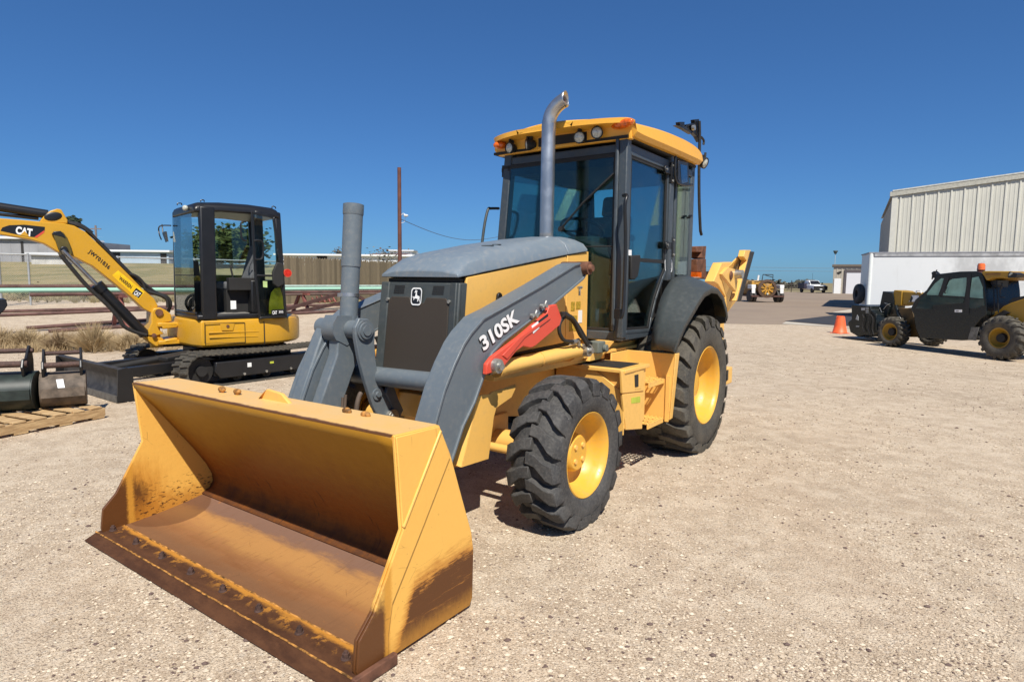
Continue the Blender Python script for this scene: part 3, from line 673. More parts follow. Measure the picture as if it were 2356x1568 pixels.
for s_ in (-.17, .17):
    for k in range(5): z = 1.45 - k * .0115; mb.box(2.53, gp(0, z).x + .0025, yc + s_ - .045 - k * .002, yc + s_ + .045 - k * .001, z - .0035, z + .0035)
mb.build('vent_slots', 'blackm', gr)
mb = MB()
for sd in (-1, 1): p = gp(sd * .268, 1.36); mb.cyl(p, p + Vector((.016, 0, 0)), .013, .011, 14)
mb.parts('screen_knob', 'zinc', gr, smooth=40)
def emblem(parent, o, xe, ue, depth=.0015, name='leaping_deer_emblem'):
    o, X, U = Vector(o), Vector(xe) - Vector(o), Vector(ue) - Vector(o); n = X.cross(U).normalized()
    def P(a, b, h=0): return o + X * a + U * b + n * (depth + h)
    def rr(m, r, h, tap=.06):
        out = []
        for cx, cy, a0 in ((1 - m - r, 1 - m - r, 0), (m + r, 1 - m - r, 90), (m + r, m + r, 180), (1 - m - r, m + r, 270)):
            for k in range(6):
                t = R(a0 + k * 18); a, b = cx + r * math.cos(t), cy + r * math.sin(t)
                out.append(P(.5 + (a - .5) * (1 - tap * (1 - b)), b, h))
        return out
    mb = MB(); N = 24
    A, Bq = rr(0, .24, 0), rr(.075, .20, 0); mb.add(A + Bq, [(i, (i + 1) % N, N + (i + 1) % N, N + i) for i in range(N)])
    mb.mi = 1; mb.add(rr(.075, .20, -.0003), [list(range(N))]); mb.mi = 0
    deer = [(.40, .86), (.46, .88), (.50, .80), (.56, .86), (.58, .80), (.53, .74), (.55, .66), (.56, .58), (.66, .54), (.76, .53), (.82, .46), (.80, .36), (.86, .24), (.84, .18), (.77, .30), (.70, .36), (.72, .26), (.62, .20), (.60, .24), (.64, .30), (.60, .38), (.48, .38), (.38, .40), (.30, .30), (.24, .30), (.30, .40), (.22, .40), (.16, .50), (.20, .52), (.27, .46), (.38, .50), (.42, .60), (.44, .70), (.38, .74), (.34, .70), (.32, .74), (.38, .80)]
    mb.add([P(a, b, .0006) for a, b in deer], [list(range(len(deer)))])
    return mb.build(name, ['decal', 'decalb'], parent, recalc=False)
e0 = gp(0, 1.38) + Vector((.012, 0, 0)); ex, eu = Vector((0, 1, 0)), (gp(0, 1.48) - gp(0, 1.38)).normalized()
c0 = gp(-.005, 1.385) + Vector((.010, 0, 0)); emblem(gr, c0 - ex * .048 - eu * .056, c0 + ex * .048 - eu * .056, c0 - ex * .048 + eu * .056, .003)
# exhaust stack
xb = Vector((1.19, .115, 1.80)); path = [xb, xb + Vector((-.005, 0, .70)), xb + Vector((-.01, 0, .93))]
ext = [Vector((-.01, .004, .93)), Vector((-.014, .022, .99)), Vector((-.020, .070, 1.045)), Vector((-.028, .140, 1.085))]
mb = MB(); P = smoothpath([xb, xb + Vector((-.004, 0, .5)), xb + Vector((-.008, 0, .86))] + [xb + e for e in ext], 5)
rr_ = .055
rings = []; mbx = MB(); mbx.tube(P, rr_, 30, caps=False); dn_ = (P[-1] - P[-2]).normalized(); nn_ = Vector((-.12, .99, 0))
for q in range(len(mbx.v) - 30, len(mbx.v)): v_ = Vector(mbx.v[q]); mbx.v[q] = tuple(v_ - dn_ * ((v_ - P[-1]).dot(nn_) / dn_.dot(nn_)))
mb.v = mbx.v; mb.f = mbx.f; mb.m = mbx.m
ex_ = mb.build('exhaust_stack', 'chrome', bh, smooth=60); so = ex_.modifiers.new('t', 'SOLIDIFY'); so.thickness = .004
mb = MB(); mb.cyl(xb + Vector((0, 0, .0)), xb + Vector((0, 0, .035)), .060, .058, 28); mb.build('exhaust_collar', 'chrome', ex_, smooth=40)
mb = MB(); mb.tube(P[-9:-2], rr_ - .005, 24); mb.build('exhaust_bore', 'rust', ex_, smooth=60)
# ---- cab -------------------------------------------------------------------
YN, YF, XW, XB = .665, -.62, .90, -.60
ZT = 2.60
mb = MB()
def post(x, y, z0, z1, w_=.05, d=.05, x1=None, y1=None):
    mb.beam((x, y, z0), (x if x1 is None else x1, y if y1 is None else y1, z1), w_, d, up=(1, 0, 0))
post(XW - .01, YN - .03, 1.04, ZT, .075, .075); post(XW - .01, YF + .01, 1.04, ZT, .08, .08, x1=XW - .03, y1=YF + .15)
post(XW + .035, YN - .075, 1.10, ZT, .03, .02)
post(.015, YN - .03, 1.50, ZT, .10, .085); post(-.17, YN - .025, 1.50, ZT, .03, .06)
post(XB + .04, YN - .045, 1.40, ZT, .09, .09); post(XB + .04, YF + .05, 1.40, ZT, .09, .09, y1=YF + .12)
post(.30, YF + .03, 1.10, ZT, .05, .10, y1=YF + .13)
mb.box(XB, XW, YF + .10, YN, ZT - .11, ZT - .04)                     # roof frame
mb.box(XB, XW, YF, YF + .06, 1.02, 1.14); mb.box(.30, XW, YN - .06, YN, 1.02, 1.085)
mb.box(XW - .06, XW + .02, .30, YN, 1.02, 1.095)
mb.box(XB, XB + .05, YF, YN, 1.40, 1.62)
mb.box(-.20, .0, YF, YF + .03, 1.1, 1.75); mb.box(XB, .30, YF, YF + .04, 1.14, 1.80)
cab = mb.build('cab_frame', 'cabgrey', bh, bevel=.010)
mb = MB(); mb.box(XB + .02, XW - .03, YF + .02, YN - .06, 1.00, 1.06); mb.box(XW - .02, XW, YF + .05, .30, 1.06, 1.78); mb.box(XB + .06, XB + .10, YF + .05, YN - .1, 1.06, 1.42)
mb.box(XB, XW - .04, YF + .04, YN - .07, ZT - .15, ZT - .115); mb.box(.88, .895, YF + .07, YN - .1, 2.40, 2.50)
mb.build('cab_floor', 'blackm', cab)
mb = MB()   # seals
mb.box(XW + .012, XW + .018, YF + .05, YN - .1, 1.765, 1.775)
mb.box(XW + .0, XW + .012, YN - .117, YN - .093, 1.10, 2.49); mb.beam((XW + .006, YF + .06, 1.5), (XW + .006, YF + .16, 2.49), .03, .012, up=(1, 0, 0))
mb.box(XW, XW + .012, YF + .085, YN - .105, 2.46, 2.49); mb.box(XW, XW + .012, .31, YN - .105, 1.095, 1.12)
mb.parts('window_seal', 'blackm', cab, bevel=.003)
mb = MB(); mb.prism([(XW + .004, YF + .04, 1.10), (XW + .004, YN - .105, 1.10), (XW + .004, YN - .105, 2.48), (XW + .004, YF + .16, 2.48)], (.004, 0, 0)); mb.build('windscreen', 'glass', cab)
mb = MB(); mb.box(XB - .002, XB + .002, YF + .10, YN - .10, 1.62, 2.48); mb.build('rear_window', 'glass', cab)
mb = MB(); mb.prism([(.34, YF + .01, 1.14), (XW - .06, YF + .01, 1.14), (XW - .06, YF + .13, 2.48), (.34, YF + .13, 2.48)], (0, .004, 0)); mb.prism([(XB + .1, YF + .07, 1.80), (.26, YF + .07, 1.80), (.26, YF + .13, 2.48), (XB + .1, YF + .13, 2.48)], (0, .004, 0)); mb.build('far_side_window', 'glass', cab)
mb = MB(); mb.box(XB + .09, -.18, YN - .012, YN - .008, 1.56, 2.48); mb.build('side_window', 'glass', cab)
mb = MB(); mb.tube([(-.47, YN + .0, 2.12), (-.47, YN + .03, 2.12), (-.42, YN + .03, 2.10), (-.42, YN, 2.10)], .010, 8); mb.build('window_catch', 'black', cab, smooth=40)
# centre rear post seen through the glass
mb = MB(); mb.beam((XB + .02, -.42, 1.5), (XB + .02, -.47, 2.5), .07, .05, up=(1, 0, 0)); mb.beam((XB + .02, .0, 2.46), (XB + .02, .55, 2.46), .03, .03); mb.build('rear_mullion', 'blackm', cab)
# door
xd = lambda p: (p.x, YN + .003, p.z)
DR = [(1.0 - .13, 1.075), (.87, 2.50), (.06, 2.50), (.055, 1.70), (.02, 1.60), (.12, 1.50), (.25, 1.33), (.33, 1.18), (.37, 1.062)]
def inset(P, d):
    c = Vector((sum(p[0] for p in P) / len(P), sum(p[1] for p in P) / len(P))); out = []
    n = len(P)
    for i in range(n):
        a, b, e = Vector(P[i - 1]), Vector(P[i]), Vector(P[(i + 1) % n]); n1 = (b - a).normalized(); n2 = (e - b).normalized()
        m1 = Vector((-n1.y, n1.x)); m2 = Vector((-n2.y, n2.x)); m_ = (m1 + m2).normalized()
        if m_.dot(c - b) < 0 and m1.dot(c - b) < 0: m_ = -m_; m1 = -m1
        out.append(tuple(b + m_ * d / max(.5, abs(m_.dot(m1)))))
    return out
def frame_ring(mb, P, d, y0, y1):
    I = inset(P, d); n = len(P)
    for i in range(n):
        j = (i + 1) % n
        mb.hexa([(P[i][0], y0, P[i][1]), (P[j][0], y0, P[j][1]), (I[j][0], y0, I[j][1]), (I[i][0], y0, I[i][1]), (P[i][0], y1, P[i][1]), (P[j][0], y1, P[j][1]), (I[j][0], y1, I[j][1]), (I[i][0], y1, I[i][1])])
    return I
mb = MB(); I = frame_ring(mb, DR, .028, YN - .035, YN + .004); door = mb.build('cab_door', 'cabgrey', bh, bevel=.004)
mb = MB(); I2 = frame_ring(mb, I, .022, YN - .028, YN - .002); mb.box(.09, .84, YN - .028, YN - .001, 1.655, 1.685); mb.build('door_seal', 'blackm', door)
mb = MB(); mb.prism([(x, YN - .012, z) for x, z in I2], (0, -.005, 0)); mb.build('door_glass', 'glass', door)
mb = MB(); # handle recess
P = B.pts('m', [(752, 275), (845, 270), (845, 330), (820, 490), (785, 525), (752, 525)], Y=YN + .02); mb.prism(P, (0, -.028, 0)); hd = mb.build('door_handle', 'blackm', door, bevel=.010)
mb = MB(); P = B.pts('m', [(720, 218), (750, 218), (750, 275), (720, 275)], Y=YN + .006); mb.prism(P, (0, -.004, 0)); mb.build('door_sticker', 'decal', door)
emblem(door, B.at('m', 1090, 452, Y=YN + .0), B.at('m', 1168, 448, Y=YN + .0), B.at('m', 1086, 310, Y=YN + .0), .0025)
mb = MB()   # hinges
for (x, y) in ((1220, 500), (1225, 965)):
    p = B.at('c', x, y, Y=YN + .02); mb.box(p.x - .09, p.x + .05, YN, YN + .022, p.z - .03, p.z + .03); mb.cyl((p.x + .035, YN + .02, p.z), (p.x + .035, YN + .03, p.z), .035, n=16)
    mb.box(p.x - .13, p.x - .085, YN - .005, YN + .03, p.z - .10, p.z + .08)
mb.build('door_hinge', 'black', door, bevel=.006)
mb = MB()
for (x, y) in ((1220, 500), (1225, 965)):
    p = B.at('c', x, y, Y=YN + .02)
    for q in ((.035, 0), (-.11, .05), (-.11, -.08)): mb.cyl((p.x + q[0], YN + .028, p.z + q[1]), (p.x + q[0], YN + .038, p.z + q[1]), .010, n=10)
mb.parts('hinge_bolt', 'zinc', door, smooth=40)
mb = MB()   # long curved grab rail on the post
P = B.pts('c', [(985, 655), (970, 660), (958, 720), (962, 900), (958, 1100), (952, 1250), (940, 1400)], Y=YN + .055); P[0].y -= .05; P.append(P[-1] + Vector((0, -.06, 0))); mb.tube(smoothpath(P, 4), .014, 10)
P = B.pts('c', [(945, 1360), (930, 1420)], Y=YN + .06); mb.box(P[0].x - .03, P[0].x + .03, YN, YN + .05, P[1].z, P[0].z)
mb.build('grab_rail', 'black', cab, smooth=40)
# mirror on the side window
mb = MB(); P = B.pts('c', [(1290, 440), (1350, 455), (1355, 590), (1310, 605), (1285, 560)], Y=YN + .05); mb.prism(P, (0, -.012, 0)); mi_ = mb.build('wing_mirror', 'black', bh, bevel=.008)
mb = MB(); P = B.pts('c', [(1270, 415), (1270, 560), (1320, 592), (1372, 592)], Y=YN + .045); mb.tube(smoothpath(P, 4), .012, 10); mb.build('mirror_bracket', 'black', mi_, smooth=40)
P = B.pts('c', [(1300, 465), (1342, 475), (1345, 575), (1308, 585)], Y=YN + .052); mb = MB(); mb.add(P, [(0, 1, 2, 3)]); mb.build('mirror_glass', simple('mirror_glass', (.25, .30, .34), .08, 1), mi_)
# far grab handle
mb = MB(); P = B.pts('c', [(75, 955), (92, 830), (112, 745), (130, 738), (178, 738)], Y=-.80); P2 = B.pts('c', [(245, 752), (285, 762), (300, 790), (282, 880), (262, 915), (225, 918)], Y=-.68); mb.tube(smoothpath(P, 4), .013, 10); mb.tube(smoothpath(P2, 4), .013, 10); mb.build('far_grab_handle', 'grey2', cab, smooth=40)
# wiper
mb = MB(); P = B.pts('c', [(560, 865), (725, 680), (890, 522)], X=XW + .045); P[1].x += .015; mb.tube([P[0], P[0].lerp(P[1], .9)], .010, 8, r2=.007)
mb.beam(B.at('c', 690, 712, X=XW + .03), B.at('c', 890, 522, X=XW + .03), .012, .022, up=(1, 0, 0)); mb.cyl(P[0] - Vector((.04, 0, 0)), P[0] + Vector((.01, 0, 0)), .022, n=14)
mb.build('wiper', 'blackm', cab, smooth=40)
# interior
mb = MB(); c0 = Vector((.52, .06, 1.95)); rot = Matrix.Rotation(R(-24), 3, 'Y'); ring_ = [c0 + rot @ Vector((math.cos(t) * .19, math.sin(t) * .19, 0)) for t in [2 * PI * k / 32 for k in range(33)]]
mb.tube(ring_, .014, 8)
for t in (20, 140, 260): mb.tube([c0 + rot @ Vector((0, 0, -.02)), c0 + rot @ Vector((math.cos(R(t)) * .19, math.sin(R(t)) * .19, 0))], .011, 8)
mb.cyl(c0 + rot @ Vector((0, 0, -.05)), c0 + rot @ Vector((0, 0, 0)), .045, n=16); mb.cyl(c0 + rot @ Vector((0, 0, -.05)), (.72, .06, 1.35), .04, n=14)
mb.build('steering_wheel', 'black', cab, smooth=40)
mb = MB(); mb.box(.62, .87, -.22, .28, 1.06, 1.60)
P = [(.86, .16, 1.06), (.66, .36, 1.06), (.60, .36, 1.62), (.66, .30, 1.83), (.84, .12, 1.86)]; mb.prism([(.86, .10, 1.86), (.62, .10, 1.86), (.55, .10, 1.70), (.60, .10, 1.06), (.86, .10, 1.06)], (0, .26, 0))
mb.build('dash_console', 'olive', cab, bevel=.02)
mb = MB(); mb.box(-.12, .36, -.22, .26, 1.40, 1.54); mb.hexa([(-.10, -.24, 1.50), (.0, -.24, 1.50), (.0, .24, 1.50), (-.10, .24, 1.50), (-.26, -.22, 2.12), (-.14, -.22, 2.12), (-.14, .20, 2.12), (-.26, .20, 2.12)])
mb.hexa([(-.24, -.12, 2.12), (-.16, -.12, 2.12), (-.16, .12, 2.12), (-.24, .12, 2.12), (-.28, -.12, 2.32), (-.20, -.12, 2.32), (-.20, .12, 2.32), (-.28, .12, 2.32)]); mb.box(-.05, .30, -.18, .22, 1.06, 1.40)
mb.build('seat', 'seat', cab, bevel=.035, seg=3)
mb = MB(); mb.box(.0, .36, .34, .46, 1.06, 1.62); mb.box(-.02, .40, .33, .48, 1.60, 1.66); mb.box(-.2, .3, -.52, -.34, 1.06, 1.66)
for k, (x, y) in enumerate(((.30, .40), (.22, .42), (.12, .38), (.45, -.36))): mb.tube([(x, y, 1.62), (x + .02, y, 1.86)], .008, 6); mb.ell((x + .02, y, 1.88), .022, .022, .03, 8, 6)
mb.build('control_console', 'blackm', cab, bevel=.008)
mb = MB(); mb.cyl((.50, .20, 1.28), (.50, .58, 1.28), .055, n=16); mb.build('storage_roll', 'olive', cab, smooth=40)
# roof
def rring(x, yn, yf, z0, z1, zc):
    yc_ = (yn + yf) / 2; h = (yn - yf) / 2; out = [(x, yf + .03, z0), (x, yn - .03, z0), (x, yn, z0 + .03), (x, yn - .012, z1 - .03), (x, yn - .07, z1)]
    for k in range(1, 8):
        t = k / 8; out.append((x, lerp(yn - .07, yf + .07, t), z1 + (zc - z1) * math.sin(PI * t)))
    return out + [(x, yf + .07, z1), (x, yf + .012, z1 - .03), (x, yf, z0 + .03)]
secs = [(1.09, .28, -.26, 2.702, 2.722, 2.745), (1.065, .52, -.42, 2.695, 2.716, 2.757), (1.01, .70, -.55, 2.688, 2.710, 2.767), (.94, .735, -.60, 2.680, 2.710, 2.777), (.91, .742, -.62, 2.60, 2.71, 2.78), (.75, .745, -.655, 2.595, 2.725, 2.80), (.35, .75, -.665, 2.60, 2.76, 2.83), (-.05, .75, -.665, 2.605, 2.78, 2.84), (-.40, .745, -.66, 2.61, 2.775, 2.82), (-.60, .735, -.64, 2.615, 2.745, 2.79), (-.70, .70, -.61, 2.66, 2.73, 2.76)]
sm = []
for i_, s_ in enumerate(secs[:-1]):
    p0_, p1_, p2_, p3_ = secs[max(i_ - 1, 0)], s_, secs[i_ + 1], secs[min(i_ + 2, len(secs) - 1)]; nn_ = 1 if i_ in (3,) else 4
    if i_ == 2: p3_ = p2_
    if i_ == 4: p0_ = p1_
    for k_ in range(nn_):
        t = k_ / nn_; sm.append(tuple(.5 * (2 * b_ + (c_ - a_) * t + (2 * a_ - 5 * b_ + 4 * c_ - d_) * t * t + (3 * b_ - a_ - 3 * c_ + d_) * t ** 3) for a_, b_, c_, d_ in zip(p0_, p1_, p2_, p3_)))
sm.append(secs[-1])
mb = MB(); mb.loft([rring(*s_) for s_ in sm]); roof = mb.build('cab_roof', 'roofyel', bh, bevel=.008, smooth=50)
mb = MB(); mb.box(-.58, .95, -.60, .68, 2.585, 2.606); mb.build('roof_gasket', 'blackm', roof)
mb = MB()  # front fascia under the lip, with lamp recess
fas = [(.935, .70), (.955, .45), (.965, 0), (.955, -.35), (.935, -.57)]
mb.loft([[(x, y, 2.69), (x - .05, y, 2.69), (x - .06, y, 2.578), (x - .01, y, 2.578)] for x, y in fas]); mb.build('roof_fascia', 'roofyel', roof, bevel=.006); mb = MB(); mb.loft([[(x + .004, y, 2.67), (x + .004, y, 2.60), (x - .02, y, 2.60), (x - .02, y, 2.67)] for x, y in ((.955, .33), (.965, .20), (.972, 0), (.968, -.12))]); mb.build('fascia_black_panel', 'blackm', roof, bevel=.004)  # second piece: plain black panel across the middle of the fascia
def work_lamp(p, d, r=.045, name='work_lamp'):
    p, d = Vector(p), Vector(d).normalized(); mb = MB()
    mb.lathe([(.0, -.075), (r * .55, -.07), (r * .9, -.045), (r * 1.08, -.01), (r * 1.10, .008), (r * .98, .012), (r * .95, .004)], p, d, 24)
    mb.tube([p + Vector((0, 0, r)), p + Vector((-.01, 0, r + .05))], .012, 8); mb.cyl(p - d * .03 + Vector((0, 0, r * .8)), p - d * .03 + Vector((0, 0, r + .02)), .018, n=12)
    l = mb.build(name, 'blackm', roof, smooth=45)
    mb = MB(); mb.lathe([(r * .98, .002), (r * .7, .012), (.0, .016)], p, d, 24); mb.build('lamp_lens', 'lens', l, smooth=60)
for (x, y, d) in ((245, 365, (1, -.15, -.12)), (355, 345, (.8, -.8, -.15)), (675, 300, (1, .45, -.12)), (785, 270, (.8, .25, -.1))):
    work_lamp(B.at('c', x, y, X=1.01), d, .043)
work_lamp(B.at('c', 1450, 458, Y=.70), (.15, .9, -.35), .050)
mb = MB(); p = B.at('c', 935, 213, X=1.03)
p = B.at('c', 935, 213, X=1.0); mb.ell(p + Vector((-.02, 0, 0)), .045, .115, .036, 20, 10, Matrix.Rotation(R(-20), 3, 'Z')); p2 = B.at('c', 193, 345, X=1.0); mb.ell(p2 + Vector((-.01, -.02, 0)), .04, .06, .032, 16, 8, Matrix.Rotation(R(35), 3, 'Z'))
mb.parts('amber_beacon', 'amber', roof, smooth=60)
# fender
Lc = [(.47, .80, .93), (.455, .79, 1.03), (.43, .78, 1.14), (.40, .775, 1.23), (.33, .75, 1.32), (.24, .74, 1.39), (.10, .72, 1.47), (-.11, .72, 1.555), (-.35, .72, 1.555), (-.62, .72, 1.50), (-.85, .72, 1.36), (-.92, .72, 1.15)]
Lc = [(.70, .82, .945), (.67, .81, 1.03), (.62, .80, 1.14), (.53, .79, 1.25), (.42, .77, 1.345), (.28, .75, 1.43), (.10, .73, 1.505), (-.10, .72, 1.552), (-.35, .72, 1.555), (-.62, .72, 1.50), (-.85, .72, 1.36), (-.92, .72, 1.15)]
Rc_ = [(.87, 1.08, .965), (.79, 1.08, 1.06), (.68, 1.08, 1.155), (.57, 1.08, 1.22), (.47, 1.08, 1.28), (.36, 1.08, 1.345), (.23, 1.08, 1.41), (.05, 1.08, 1.445), (-.14, 1.08, 1.435), (-.30, 1.08, 1.37), (-.42, 1.08, 1.26), (-.47, 1.08, 1.17)]
for sd in (1, -1):
    mb = MB(); rows = []
    for a, b in zip(Lc, Rc_):
        a, b = Vector(a), Vector(b); r = []
        for t in (0, .25, .5, .75, .93, 1): q = a.lerp(b, t) + Vector((0, 0, .010 * math.sin(PI * t))); r.append(q)
        dn = (Vector((0, 1.08, .62)) - b).normalized() * .045; r.append(b + dn)
        rows.append([Vector((q.x, q.y * sd, q.z)) for q in r])
    mb.loft(rows, closed=False, caps=False); fe = mb.build('fender', 'grey2', bh, smooth=40); so = fe.modifiers.new('t', 'SOLIDIFY'); so.thickness = .010; so.offset = -1
# ---- chassis ---------------------------------------------------------------
mb = MB()
for sd in (1, -1):
    mb.prism([(2.42, sd * .34, .92), (1.2, sd * .34, .90), (-.6, sd * .34, .95), (-.9, sd * .34, .55), (.6, sd * .34, .50), (1.4, sd * .34, .46), (2.35, sd * .34, .62), (2.44, sd * .34, .70)], (0, -sd * .03, 0))
mb.box(1.3, 2.40, -.31, .31, .55, .72); mb.box(-.8, 1.2, -.30, .30, .42, .80); mb.box(-.9, .9, -.55, .55, .80, 1.0)
ch = mb.build('chassis', 'yellow', bh, bevel=.006)
mb = MB(); mb.box(1.0, 2.45, .36, .56, .885, .925); mb.box(1.0, 2.45, -.56, -.36, .885, .925); mb.box(.3, 1.55, -.60, .60, .93, .955)
mb.prism([(1.62, .60, .925), (1.18, .60, .925), (1.18, .60, .985), (1.35, .60, .985)], (0, -.2, 0)); mb.parts('deck_plate', 'yellow', ch, bevel=.004)
mb = MB()
for sd in (1, -1):
    mb.prism([(1.36, sd * .62, .90), (1.20, sd * .62, .90), (.95, sd * .62, 1.02), (1.05, sd * .62, 1.035), (1.22, sd * .62, 1.03), (1.32, sd * .62, .99)], (0, -sd * .10, 0))
mb.parts('cylinder_mount', 'yellow', ch, bevel=.005)
p = B.at('m', 395, 1225, Y=.62); mb = MB(); mb.box(p.x - .06, p.x + .06, .56, .66, p.z - .035, p.z + .05); mb.cyl((p.x - .03, .66, p.z), (p.x - .03, .69, p.z), .028, n=16); mb.build('valve_block', 'olive', ch, bevel=.006)
mb = MB()  # axle
mb.tube([(2.14, -.78, .446), (2.14, -.35, .43), (2.14, 0, .40), (2.14, .35, .43), (2.14, .78, .446)], .075, 18); mb.ell((2.14, -.05, .41), .17, .16, .15, 18, 10); mb.cyl((2.14, .66, .446), (2.14, .86, .446), .15, .13, 24)
mb.cyl((2.14, -.66, .446), (2.14, -.86, .446), .15, .13, 24); mb.box(2.02, 2.30, -.36, .36, .46, .60); mb.tube([(2.30, -.6, .43), (2.30, .62, .43)], .028, 12)
mb.build('front_axle', 'yellow', bh, bevel=.006, smooth=40)
mb = MB(); mb.cyl((0, -.7, .59), (0, .7, .59), .13, n=20); mb.box(-.22, .25, -.3, .3, .35, .8); mb.build('rear_axle', 'yellow', bh, smooth=40)
# guard plates ahead of the wheel
P1 = B.pts('d', [(300, 590), (380, 578), (395, 565), (545, 515), (545, 545), (520, 600), (420, 670), (405, 730), (370, 1000), (195, 1055), (130, 1030)], Y=.57)
mb = MB(); mb.prism(P1[:10], (0, -.012, 0)); mb.add([P1[9], P1[10], P1[10] + Vector((0, -.20, .0)), P1[9] + Vector((0, -.2, 0)), P1[0], P1[0] + Vector((0, -.2, 0))], [(0, 1, 2, 3)])
a, b2, c2 = P1[0], P1[9], P1[8]
mb.hexa([b2 + Vector((.0, -.012, 0)), b2, a, a + Vector((0, -.012, 0)), b2 + Vector((.10, -.24, 0)), b2 + Vector((.11, -.24, 0)), a + Vector((.11, -.24, 0)), a + Vector((.10, -.24, 0))])
mb.build('side_guard', 'yellow', bh, bevel=.005)
# tool box beside the cab steps
mb = MB(); yo = .93
mb.box(1.03, 1.39, .36, yo - .005, .44, .845); tb_ = mb.build('tool_box', 'yellow', bh, bevel=.006)
mb = MB(); mb.box(1.0, 1.43, .30, yo + .015, .847, .875); mb.build('box_lid', 'yellow', tb_, bevel=.005)
mb = MB(); mb.prism([(1.395, .36, .845), (1.395, .70, .845), (1.395, yo, .70), (1.395, yo, .40), (1.395, .86, .40), (1.395, .78, .66), (1.395, .60, .70), (1.395, .36, .70)], (.012, 0, 0)); mb.build('box_front', 'yellow', tb_, bevel=.004)
mb = MB(); mb.box(1.06, 1.38, .50, .88, .8755, .880); mb.build('grip_mat', 'blackm', tb_)
mb = MB(); P = B.pts('d', [(1240, 580), (1262, 812), (1368, 805), (1378, 565)], Y=yo + .002); mb.prism(P, (0, -.02, 0)); mb.prism(B.pts('d', [(1235, 430), (1240, 575), (1380, 558), (1380, 410)], Y=yo + .006), (0, -.02, 0)); mb.build('box_side', 'yellow', tb_, bevel=.004)
mb = MB(); P = B.pts('d', [(1320, 425), (1365, 420), (1362, 545), (1322, 550)], Y=yo + .008); mb.prism(P, (0, -.02, 0)); lt = mb.build('latch_recess', 'yellow', tb_, bevel=.003)
mb = MB(); P = B.pts('d', [(1322, 455), (1345, 450), (1345, 530), (1325, 535)], Y=yo + .012); mb.prism(P, (0, -.01, 0)); mb.build('latch', 'blackm', tb_, bevel=.003)
mb = MB(); P = B.pts('d', [(1298, 603), (1355, 593), (1355, 632), (1298, 640)], Y=yo + .004); mb.prism(P, (0, -.002, 0)); mb.build('reflector', 'lime', tb_)
# mudguard plate and steps
X = .70
mb = MB(); P = [(X, .30, .93), (X, 1.03, .93), (X, 1.0, .395), (X, .30, .36)]; mb.prism(P, (-.012, 0, 0)); mb.prism([(X, 1.03, .93), (X - .07, 1.035, .93), (X - .06, 1.0, .40), (X, 1.0, .395)], (0, -.012, 0)); mb.prism([(1.0, .62, .93), (.70, .62, .93), (.70, .62, .36), (1.0, .62, .38)], (0, -.012, 0))
mp = mb.build('mudguard_plate', 'yellow', bh, bevel=.004)
for z in (.72, .40):
    mb = MB(); y0, y1 = .66, .95
    mb.box(.71, 1.02, y1 - .01, y1, z - .03, z + .012); mb.box(.71, 1.02, y0, y0 + .01, z - .03, z + .012)
    for k in range(6): x = .72 + k * .052; mb.box(x, x + .018, y0, y1, z, z + .006 + (.004 if k % 2 else 0))
    for k in range(8): y = y0 + .02 + k * .035; mb.box(.712, 1.018, y, y + .007, z + .004, z + .016)
    mb.build('step_tread', 'yellow', mp, bevel=.002)
mb = MB(); mb.box(.70, .712, .96, .99, .38, .75); mb.build('step_hanger', 'yellow', mp)
# hoses
mb = MB()
hz_ = [[(20, 870), (90, 880), (150, 960), (180, 1010), (240, 1120), (350, 1190), (380, 1210)], [(30, 900), (120, 900), (200, 1000), (260, 1100), (300, 1180), (330, 1230)], [(150, 1160), (60, 1150), (15, 1090), (5, 1020), (20, 950), (70, 905), (120, 930)], [(60, 880), (150, 930), (190, 1010), (225, 1080), (290, 1190), (320, 1220)]]
for k, h in enumerate(hz_): mb.tube(smoothpath(B.pts('m', h, Y=.60 + .03 * k), 5), .013, 8)
mb.parts('hydraulic_hose', 'hose', bh, smooth=50)
mb = MB(); p = B.at('m', 150, 1165, Y=.66); mb.tube([p, p + Vector((-.07, 0, .01)), p + Vector((-.08, 0, -.03))], .014, 8); mb.cyl(p + Vector((.01, 0, 0)), p + Vector((-.03, 0, 0)), .020, n=6)
p = B.at('m', 215, 605, Y=.50); mb.tube([p + Vector((.02, 0, 0)), p, p + Vector((-.03, 0, 0))], .010, 8); mb.cyl(p, p + Vector((0, 0, -.06)), .008, n=8); mb.parts('hose_fitting', 'zinc', bh, smooth=40)
mb = MB(); P = smoothpath(B.pts('i', [(1085, 500), (1120, 600), (1120, 720), (1090, 800)], Y=-.32), 5); mb.tube(P, .012, 8); mb.build('bucket_hose', 'hose', bh, smooth=50)
# ---- backhoe boom, stabiliser ----------------------------------------------
mb = MB(); yb = .10
P = [(-1.30, .85), (-.82, 1.05), (-.62, 1.60), (-.80, 2.05), (-1.05, 2.55), (-1.35, 3.0), (-1.55, 3.02), (-1.52, 2.5), (-1.45, 1.9), (-1.45, 1.2)]
mb.prism([(x - .22, yb + .07, z) for x, z in P], (0, -.14, 0)); bm_ = mb.build('hoe_boom', 'yellow', bh, bevel=.01)
mb = MB(); [mb.prism(B.pts('k', L, Y=.24), (0, -.05, 0)) for L in ([(1025, 250), (1085, 250), (1085, 305), (1030, 290)], [(1100, 285), (1212, 262), (1215, 285), (1105, 305)], [(1208, 220), (1265, 215), (1278, 500), (1240, 430)], [(1180, 290), (1212, 285), (1240, 430), (1190, 380)], [(985, 290), (1085, 300), (1180, 370), (1180, 400), (1080, 340)])]; mb.mi = 1; mb.prism(B.pts('k', [(1085, 300), (1185, 290), (1195, 385), (1150, 370), (1090, 325)], Y=.20), (0, -.05, 0)); mb.parts('boom_head', ['black', 'zinc'], bm_, bevel=.004)
